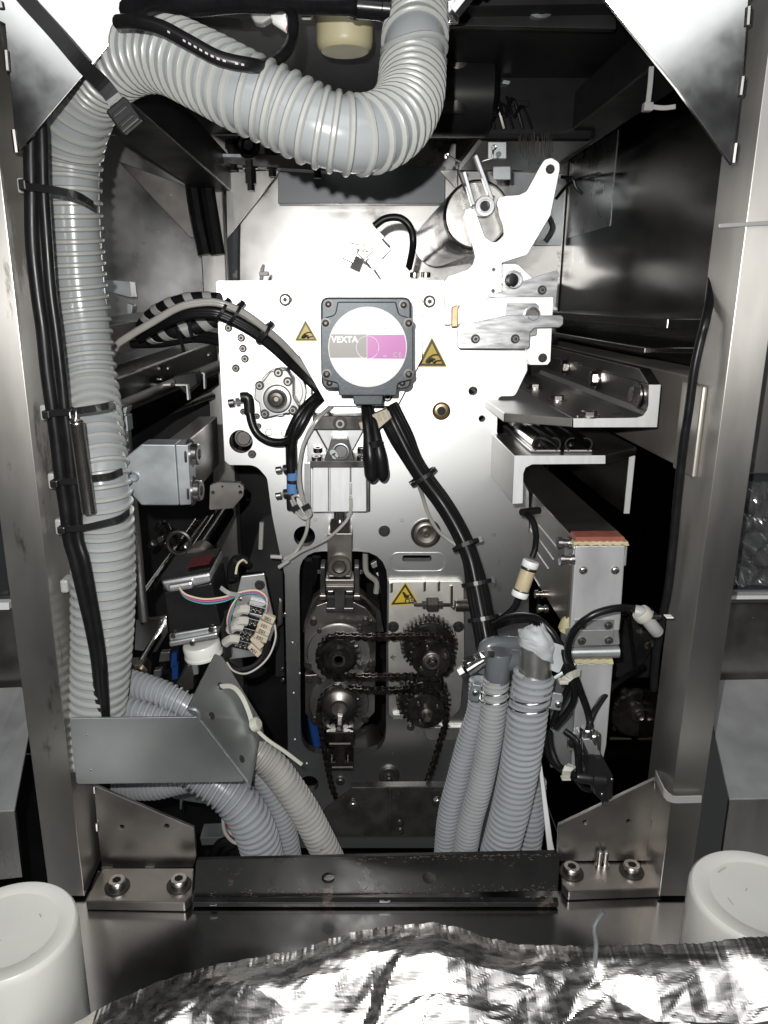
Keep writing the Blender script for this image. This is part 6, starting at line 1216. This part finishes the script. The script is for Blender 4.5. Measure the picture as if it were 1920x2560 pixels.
def ii(pts): return [PC('I', x, y, Y) for x, y, Y in pts]
for i, m in enumerate(('wire_cream', 'wire_red', 'wire_pink', 'wire_blue', 'wire_green')):
    o_ = i*9-14
    obj('wire', MB().tube(smooth(ii([(492+i*2, 548, .775), (505, 585+o_*.3, .77), (560, 635+o_*.8, .768), (700, 670+o_, .768), (850, 655+o_, .77), (960, 620+o_*.7, .775), (1060, 595+o_*.6, .78), (1150, 600+o_*.8, .78), (1215, 660+o_, .78), (1230-abs(o_), 740, .78), (1200, 790, .785)]), .003), .0010, 6), m, WR, sm=True)
    obj('wire', MB().tube(smooth(ii([(975-i*3, 640, .775), (930+o_*.5, 720, .77), (900+o_*.6, 820, .77), (905+o_*.4, 900, .775), (925, 960, .785)]), .003), .0010, 6), m, WR, sm=True)
obj('wire', MB().tube(smooth(ii([(1285, 870, .785), (1290, 980, .78), (1240, 1120, .775), (1150, 1220, .772), (1040, 1275, .77), (940, 1250, .775), (885, 1180, .78)]), .003), .0011, 6), 'wire_white', WR, sm=True)
for i, (r_, m) in enumerate(((.0034, 'cable'), (.0016, 'wire_blue'), (.0022, 'cable'))): obj('wire', MB().tube(smooth(ii([(1225+i*8, 1000, .79), (1190+i*10, 1130, .785), (1110, 1215+i*10, .78), (1000, 1245+i*8, .78), (920, 1210+i*6, .785), (890, 1160, .79)]), .003), r_, 8), m, WR, sm=True)
obj('cable_tie', MB().ribbon(smooth(ii([(835, 560, .765), (900, 605, .762), (990, 622, .772)])), .0045, .0014, (0, 0, 1)), 'nylon_grey', WR)
for pts in ([(930, 520, .83), (920, 420, .84), (950, 330, .85), (1010, 320, .85), (1060, 370, .86)], [(950, 500, .83), (945, 440, .84), (975, 350, .85), (1040, 345, .85)]): obj('wire', MB().tube(smooth(ii(pts)), .005, 8), 'cable', WR, sm=True)
obj('wire', MB().tube(smooth(ii([(960, 450, .825), (975, 370, .83), (1020, 330, .835), (1050, 355, .84)])), .0014, 6), 'wire_cream', WR, sm=True)
t = thing('side_clip', 'small steel clip at the left edge of the machine plate', 'clip', PC('I', 1340, 860, .86))
slab('clip', 'I', [(1320, 660), (1340, 680), (1345, 860), (1300, 900), (1310, 760)], .86, .006, 'steel_dark', t)
t = thing('sloping_arm', 'black sloping arm behind the terminal plate', 'arm', PC('I', 1150, 440, .90))
slab('arm', 'I', [(1040, 440), (1170, 0), (1270, -60), (1350, 440), (1365, 1300), (1290, 1300), (1290, 860), (1200, 430)], .93, .02, 'black_beam', t)
obj('rod', MB().tube([PC('I', 1175, 20, .915), PC('I', 1165, 240, .915)], .003, 8), 'clear_tube', t)
for x, y in ((1365, 785), (1340, 1235), (1348, 1325)): bolt('I', x, y, 16, .89, t, CAP)
# ================================================================ sheet bracket lower left
SBk = thing('sheet_bracket', 'bent galvanised sheet bracket holding the hoses on the left post', 'bracket', PC('N', 640, 572, .655)); Yz = .652
slab('front_face', 'N', rp([(318, 269, 8), (905, 262, 6), (1135, 562, 18), (352, 573, 18)], 8), Yz, .0025, 'galv_bracket', SBk, bev=.0006)
p0, p1 = PC('N', 908, 262, Yz), PC('N', 1138, 562, Yz); p2 = P(610, 1735, Yz+.075); nn = (p1-p0).cross(p2-p0).normalized()
pl = lambda c, x, y: on_plane(*c2(c, x, y), p0, nn)
out = [p0+Vector((.0006, 0, 0)), pl('N', 868, 222), pl('I', 575, 1540), pl('I', 795, 1110), pl('I', 850, 1135), pl('I', 1175, 1670), pl('I', 1188, 1760), pl('N', 1208, 290), pl('N', 1155, 590), p1+Vector((.0006, 0, 0))]
obj('bent_face', MB().prism(out, nn*(.0025 if nn.y > 0 else -.0025)), 'galv_bracket', SBk, bev=.0006)
obj('bend', MB().tube([p0+Vector((0, .0016, 0)), p1+Vector((0, .0016, 0))], .0022, 10), 'galv_bracket', SBk, sm=True)
for c, x, y in (('N', 975, 258), ('N', 1113, 457), ('N', 1015, 120)):
    o = pl(c, x, y)-nn*(.0004 if nn.y > 0 else -.0004); obj('slot', MB().lathe(o, nn, [(.004, -.0004), (.004, .0002)], 14), 'oxide', SBk)
for x, y in ((400, 347), (418, 506)): bolt('N', x, y, 4.5, Yz, SBk, PAN, name='rivet')
obj('rolled_lip', MB().tube(smooth([PC('N', 868, 224, Yz-.002), PC('N', 900, 226, Yz-.004), PC('N', 918, 245, Yz-.003), PC('N', 922, 268, Yz-.002)]), .0028, 8), 'galv', SBk, sm=True)
t = thing('cable_tie', 'long white zip tie threaded through the sheet bracket', 'cable tie', PC('N', 1150, 310, .66)); off = -nn*(.004 if nn.y > 0 else -.004)
tp = smooth([pl('N', 1012, 122), pl('N', 1045, 135)+off*2, pl('N', 1085, 180)+off*2.2, pl('N', 1120, 250)+off*2, pl('N', 1152, 308)+off], .004)
obj('band', MB().ribbon(tp, .0048, .0016, (.5, 0, .8)), 'nylon', t); o = pl('N', 1152, 308)+off; obj('lock', MB().lathe(o+off*.8, nn, [(.0055, -.004), (.0075, -.002), (.0075, .003), (.005, .005)], 10), 'nylon', t, sm=True)
tp = smooth([o, P(*c2('N', 1230, 365), .70), P(*c2('N', 1310, 420), .69), P(*c2('N', 1392, 482), .685)], .004); obj('tail', MB().ribbon(tp, .0036, .0014, (.4, 0, .9)), 'nylon', t)
G2 = 'corrugated hoses lower left'
def nh(label, pts, R, pitch, rib, a, b): return hose('corrugated_hose', label, 'hose', [c2('N', x, y)+(Y,) for x, y, Y in pts], R-.0003, pitch, rib*1.25, a, b, G2, ribw=.72)
nh('grey corrugated hose above the sheet bracket, upper of the two', [(470, 60, .76), (560, 95, .745), (660, 125, .735), (770, 165, .725), (860, 215, .72), (960, 290, .72), (1060, 390, .722)], .0126, .0062, .0022, 'hose_blue', 'hose_blue_rib')
nh('blue grey corrugated hose above the sheet bracket, lower of the two', [(440, 200, .735), (530, 225, .72), (640, 245, .71), (760, 285, .705), (880, 360, .705), (980, 470, .71)], .0126, .0062, .0022, 'hose_blue', 'hose_blue_rib')
nh('thick blue grey corrugated hose below the sheet bracket', [(860, 470, .73), (960, 545, .725), (1060, 620, .72), (1130, 700, .718), (1180, 800, .718), (1210, 900, .72), (1240, 1030, .725)], .0208, .0070, .0025, 'hose_blue', 'hose_blue_rib')
nh('slim grey corrugated hose behind the thick one below the bracket', [(1180, 480, .76), (1230, 570, .76), (1280, 680, .76), (1315, 800, .76), (1335, 910, .762), (1350, 1040, .765)], .0122, .0058, .0020, 'hose_blue', 'hose_blue_rib')
nh('dusty tan corrugated hose curving from bracket down to the black bar', [(1120, 380, .735), (1190, 430, .73), (1265, 500, .728), (1340, 600, .728), (1400, 690, .728), (1455, 790, .73), (1510, 900, .732), (1570, 1020, .735)], .0150, .0060, .0022, 'hose_tan', 'hose_tan_rib')
nh('pale corrugated hose lying sideways in the gap under the bracket', [(540, 560, .80), (620, 588, .79), (720, 590, .785), (830, 565, .785), (960, 540, .785)], .0118, .0056, .0020, 'hose_wall', 'hose_blue_rib')
wire('loose_wire', [PC('N', 1040, 690, .80), PC('N', 1028, 720, .80), PC('N', 1035, 790, .80), PC('N', 1070, 835, .80), PC('N', 1105, 848, .80)], .0022, 'wire_white', None, label='loose white wire dangling in the dark under the bracket', cat='wire')
t = thing('wire_bunch', 'bunch of red and green wires in the dark under the bracket', 'wires', PC('N', 1060, 830, .82))
for i, m in enumerate(('wire_red', 'wire_green', 'wire_white', 'wire_pink')): obj('wire', MB().tube(smooth([PC('N', 1030+4*i, 760+7*i, .82), PC('N', 1060, 775+8*i, .81), PC('N', 1090, 800+8*i, .81)]), .0018, 6), m, t, sm=True)
for x, y in ((1010, 870), (1050, 880)): obj('loom', MB().tube(smooth([PC('N', x-30, y+40, .82), PC('N', x, y-20, .81), PC('N', x+60, y-40, .81)]), .006, 8), 'cable', t, sm=True)
t = thing('floor_panel', 'grey ledge with a stud in the dark gap under the bracket', 'panel', PC('N', 880, 640, .95))
slab('panel', 'N', [(740, 590), (1000, 600), (1040, 680), (800, 640)], .95, .01, 'galv_bracket', t); rnd('stud', 'N', 938, 620, .945, [(8, -8), (8, 6), (5, 8)], 'bolt', t, axis=(0, 0, 1), seg=10); slab('post', 'N', [(828, 626), (842, 626), (836, 690), (828, 690)], .93, .006, 'galv', t)
slab('block', 'N', [(920, 820), (1040, 815), (1050, 850), (930, 855)], .90, .03, 'galv_bracket', t)
# ================================================================ black bar, feet, foil
BB = thing('black_bar', 'chipped black angle bar lying across the front of the deck', 'bar', PC('O', 890, 590, .655)); Yb2 = .654
bar = rp([(150, 414, 16), (1640, 384, 16), (1658, 400, 14), (1650, 540), (140, 576)], 6)
obj('face', MB().prism(W('O', bar, Yb2), Vector((0, .004, 0)), [WC('O', 697, 490, 27, Yb2, 20)]), 'black_paint', BB, bev=.0012)
a, b = PC('O', 140, 578, Yb2), PC('O', 1650, 542, Yb2)
obj('flange', MB().hexa([Vector((a.x, Yb2-.007, Z0(DECK+.002))), Vector((b.x, Yb2-.007, Z0(DECK+.002))), Vector((b.x, Yb2-.001, Z0(DECK+.002))), Vector((a.x, Yb2-.001, Z0(DECK+.002))), Vector((a.x, Yb2-.007, Z0(DECK+.007))), Vector((b.x, Yb2-.007, Z0(DECK+.007))), Vector((b.x, Yb2-.001, min(a.z, b.z)+.004)), Vector((a.x, Yb2-.001, min(a.z, b.z)+.004))]), 'black_paint', BB, bev=.0008)
rnd('plugged_hole', 'O', 1117, 490, Yb2, [(28, 0), (27, .3), (20, .1)], 'black_paint', BB, seg=20)
for i in range(9):
    x = random.choice((220, 250, 870, 900, 930, 1530, 1580))+random.uniform(-14, 14); p = on_plane(*c2('O', x, 603-(x-140)*.022), Vector((0, 0, Z0(DECK+.0075))), Vector((0, 0, 1))); s_ = random.uniform(.001, .0028)
    obj('chip', MB().box(p-Vector((s_*1.6, s_*.6, .0002)), p+Vector((s_*1.6, s_*.6, .0008))), 'galv', BB)
mb = MB()                                     # flaked paint along the edges of the bar
for i in range(260):
    u = random.random(); top = random.random() < .38
    if top: u = .45+.55*u**.8
    x = 150+1490*u; y = (414-30*u+random.uniform(2, 9)+ (random.random()**3)*22) if top else (572-34*u-random.random()**2*34)
    w_ = random.uniform(1.5, 9)*(1 if top else .7); h_ = random.uniform(.8, 2.6)
    mb.prism(W('O', [(x+w_*math.cos(a)*random.uniform(.6, 1.1), y+h_*math.sin(a)*random.uniform(.6, 1.1)) for a in (0, 1.1, 2.2, 3.2, 4.2, 5.3)], Yb2-.00015), Vector((0, .0001, 0)))
obj('paint_flakes', mb, 'chip', BB, kind='stuff')
def drum(label, c, x, y, r, Y, h):
    t = thing('white_roll', label, 'cylinder', PC(c, x, y, Y)-Vector((0, 0, h)), 'white plastic cylinders'); k = r*mpp(c, y, Y); o = PC(c, x, y, Y)
    obj('body', MB().lathe(o, (0, 0, 1), [(k*.97, -h), (k, -h+.004), (k, -.006), (k*.985, -.002), (k*.95, 0), (k*.745, 0), (k*.73, -.0006), (k*.70, -.0008), (k*.3, -.0008), (k*.05, -.0008)], 72), 'white_plastic', t, sm=True)
    for i in range(5):
        a = random.uniform(0, 6.28); rr_ = k*random.uniform(.2, .85); zz = -.0006 if rr_ < k*.70 else .0002; b = random.uniform(.08, .4)
        obj('scuff', MB().tube([o+Vector((math.cos(a+b*q/5)*rr_, math.sin(a+b*q/5)*rr_, zz)) for q in range(6)], random.uniform(.0003, .0007), 5, flat=.5), 'nylon', t, sm=True)
    return t
drum('white plastic cylinder standing at the lower left edge', 'Z', 18, 2322, 168, .515, .118)
drum('white plastic cylinder standing at the lower right edge', 'Z', 1908, 2240, 172, .525, .118)
# foil
mb = MB(); nx, ny = 380, 190
edge = [(-200, 2690), (120, 2600), (250, 2520), (400, 2452), (535, 2412), (740, 2376), (880, 2330), (1000, 2312), (1081, 2307), (1150, 2318), (1202, 2340), (1292, 2361), (1400, 2364), (1565, 2362), (1718, 2360), (1800, 2352), (1866, 2342), (1930, 2342), (2150, 2350)]
def eY(x):
    for (a, b), (c_, d) in zip(edge, edge[1:]):
        if a <= x <= c_: return b+(d-b)*(x-a)/(c_-a)
    return 2360
LATC = {}
ZPL = P(1000, 2364, .455).z
def lat(p, seed):                              # facets: heights on a triangular lattice, joined by flat pieces
    def h(i, j):
        k = (i, j, seed)
        if k not in LATC: LATC[k] = random.Random(i*7919+j*104729+seed*31337).uniform(-1, 1)
        return LATC[k]
    i, j = math.floor(p[0]), math.floor(p[1]); f, g = p[0]-i, p[1]-j
    if (i+j) % 2 == 0:
        return h(i, j)+(h(i+1, j)-h(i, j))*f+(h(i+1, j+1)-h(i+1, j))*g if f > g else h(i, j)+(h(i, j+1)-h(i, j))*g+(h(i+1, j+1)-h(i, j+1))*f
    return h(i, j)+(h(i+1, j)-h(i, j))*f+(h(i, j+1)-h(i, j))*g if f+g < 1 else h(i+1, j+1)+(h(i, j+1)-h(i+1, j+1))*(1-f)+(h(i+1, j)-h(i+1, j+1))*(1-g)
for j in range(ny+1):
    v = j/ny
    for i in range(nx+1):
        x = -180+2320*i/nx; rg = max(0, 1-v*14); yb = eY(x)+rg*(4.0*noise.noise(Vector((x*.03, 2, 0)))+4*noise.noise(Vector((x*.11, 5, 0)))); p = P(x, yb, .455); f_ = min(1, v*2.5); f_ = f_*f_*(3-2*f_)
        y = p.y-.20*v; z = p.z*(1-f_)+(ZPL+.35*(p.z-ZPL))*f_+.006*math.sin(min(1, v*5)*math.pi)-.150*v
        wx = .4*noise.noise(Vector((p.x*12, v*5, 0))); wy = .4*noise.noise(Vector((p.x*12, v*5, 9)))
        X_, V_ = p.x+.25*y, y-.30*p.x; amp = min(1, v*8)
        z += amp*(.0160*lat((X_*8+wx, V_*12+wy), 1)+.0085*lat((X_*17+wx*2, V_*24+wy), 2)+.0030*lat((X_*34+wx, V_*60+wy*2), 3)+.0011*lat((X_*70+wx, V_*150), 4)+.0004*lat((X_*90, V_*330), 5))
        mb.v.append(Vector((p.x, y, z)))
mb.f = [(j*(nx+1)+i, (j+1)*(nx+1)+i, (j+1)*(nx+1)+i+1, j*(nx+1)+i+1) for j in range(ny) for i in range(nx)]
FO = obj('foil_sheet', mb, 'foil', None, sm=False, label='crumpled aluminium foil sheet spread across the bottom foreground', cat='foil'); FO.modifiers.new('th', 'SOLIDIFY').thickness = .0004
wire('foil_sliver', [PC('R', 782, 640, .43), PC('R', 790, 520, .435), PC('R', 778, 440, .438), PC('R', 800, 395, .44), PC('R', 826, 362, .44)], .0016, 'galv', None, 6, label='thin grey sliver sticking up from the foil edge', cat='sliver')
# ================================================================ loose pieces become things of their own
def kids(p): return [o for o in WL if o.parent == p]
def promote(o, name, label, cat, group=None):
    o.parent = None; o.location = WL[o]; o.name = name; return setp(o, label, cat, group)
def adopt(o, p): o.parent = p; o.location = WL[o]-WL[p]
def first(L_, n): return [o for o in L_ if o.name.split('.')[0] == n]
K_ = kids(SH)
lab = ['thicker chromed shaft slanting up behind the feed motor', 'thinner chromed shaft slanting up right of the thicker one', 'dark polished roller slanting up beside the chromed shafts', 'thin grey rod highest among the slanting shafts', 'thin grey rod left of the feed motor cap', 'short chromed shaft left of the white pulley']
for o, l in zip(first(K_, 'shaft'), lab): promote(o, 'feed_shaft', l, 'shaft', 'slanting feed shafts')
for o, l in zip(first(K_, 'long_shaft'), ('thicker dark bar running back under the left rail', 'thinner dark bar running back above the galvanised clamp block')): promote(o, 'guide_bar', l, 'bar', 'dark bars on the left')
promote(first(K_, 'drum')[0], 'shaft_sleeve', 'dark steel sleeve at the lower end of the polished roller', 'sleeve')
promote(first(K_, 'hoop')[0], 'wire_hoop', 'dark wire hoop round a chromed shaft behind the feed motor', 'hoop')
promote(first(K_, 'flange')[0], 'end_flange', 'grey flange plate with four holes below the clamp block', 'flange')
bp0 = promote(first(K_, 'plate')[0], 'bearing_plate', 'scuffed steel plate left of the feed motor', 'plate')
for n in ('bolt', 'hole'):
    for o in first(K_, n): adopt(o, bp0)
bg0 = promote(first(K_, 'bearing')[0], 'bearing_block', 'small dark bearing block above the upper grey hose', 'bearing')
for o in first(K_, 'bush'): adopt(o, bg0)
for o, l in zip(first(K_, 'bright_pad'), ('bright steel pad left of the white pulley', 'smaller bright steel pad above the grey hoses')): promote(o, 'steel_pad', l, 'plate', 'bright pads in the left recess')
for o, l in zip(first(K_, 'blue_part'), ('upper blue plastic strip below the feed motor', 'lower blue plastic strip below the feed motor')): promote(o, 'blue_strip', l, 'strip', 'blue strips below the feed motor')
promote(first(K_, 'dark_block')[0], 'slide_block', 'dark steel block left of the sheet bracket tip', 'block')
for n, nm, l, c_, g_ in (('small_bracket', 'small_bracket', 'small metal bracket in the shadow behind the feed motor', 'bracket', 'small brackets behind the feed motor'), ('collar', 'shaft_collar', 'small dark shaft collar in the shadow behind the feed motor', 'collar', 'collars behind the feed motor'), ('hose', 'thin_hose', 'thin black hose loop in the shadow behind the feed motor', 'hose', 'thin hoses behind the feed motor')):
    for i_, o in enumerate(sorted(first(K_, n), key=lambda o: WL[o].x/WL[o].y)): promote(o, nm, l+', %s from the left' % ('first', 'second', 'third', 'fourth', 'fifth', 'sixth')[i_], c_, g_)
LR = bpy.data.objects['left_rail']
for o in first(K_, 'rail_screw'): adopt(o, LR)
for o in kids(SH): print('left over', o.name)
del WL[SH]; bpy.data.objects.remove(SH)
RH_ = bpy.data.objects['rear_harness']; K_ = kids(RH_)
for o, l in zip(first(K_, 'hose'), ('pale bent tube seen through the upper right of the plate window', 'black hose seen through the upper left of the plate window', 'black hose along the right edge inside the plate window', 'thick black hose along the left edge inside the plate window')): promote(o, 'rear_hose', l, 'hose', 'hoses seen through the plate window')
for n, nm, l, c_ in (('tag', 'paper_tag', 'tiny white tag inside the plate window', 'tag'), ('connector', 'plug_connector', 'grey plug inside the upper right of the plate window', 'connector'), ('yellow_clip', 'yellow_clip', 'tiny yellow clip inside the plate window', 'clip'), ('blue_hose', 'blue_hose', 'blue hose at the lower left of the plate window', 'hose'), ('drum', 'rear_drum', 'dark round drum at the lower right of the plate window', 'drum')):
    promote(first(K_, n)[0], nm, l, c_)
del WL[RH_]; bpy.data.objects.remove(RH_)
WP = bpy.data.objects['wall_plates']; K_ = kids(WP); pl_ = first(K_, 'plate')
promote(pl_[0], 'wall_plate', 'pale plate with a curved slot behind the white arm', 'panel', 'plates at the rear right'); promote(pl_[1], 'wall_plate', 'scuffed steel plate on the right wall beside the white arm', 'panel', 'plates at the rear right')
adopt(first(K_, 'slot')[0], pl_[0])
for o, l in zip(first(K_, 'cable'), ('thin black cable running forward along the right wall', 'thin black cable crossing behind the tip of the white arm')): promote(o, 'wall_cable', l, 'cable', 'cables on the right wall')
del WL[WP]; bpy.data.objects.remove(WP)
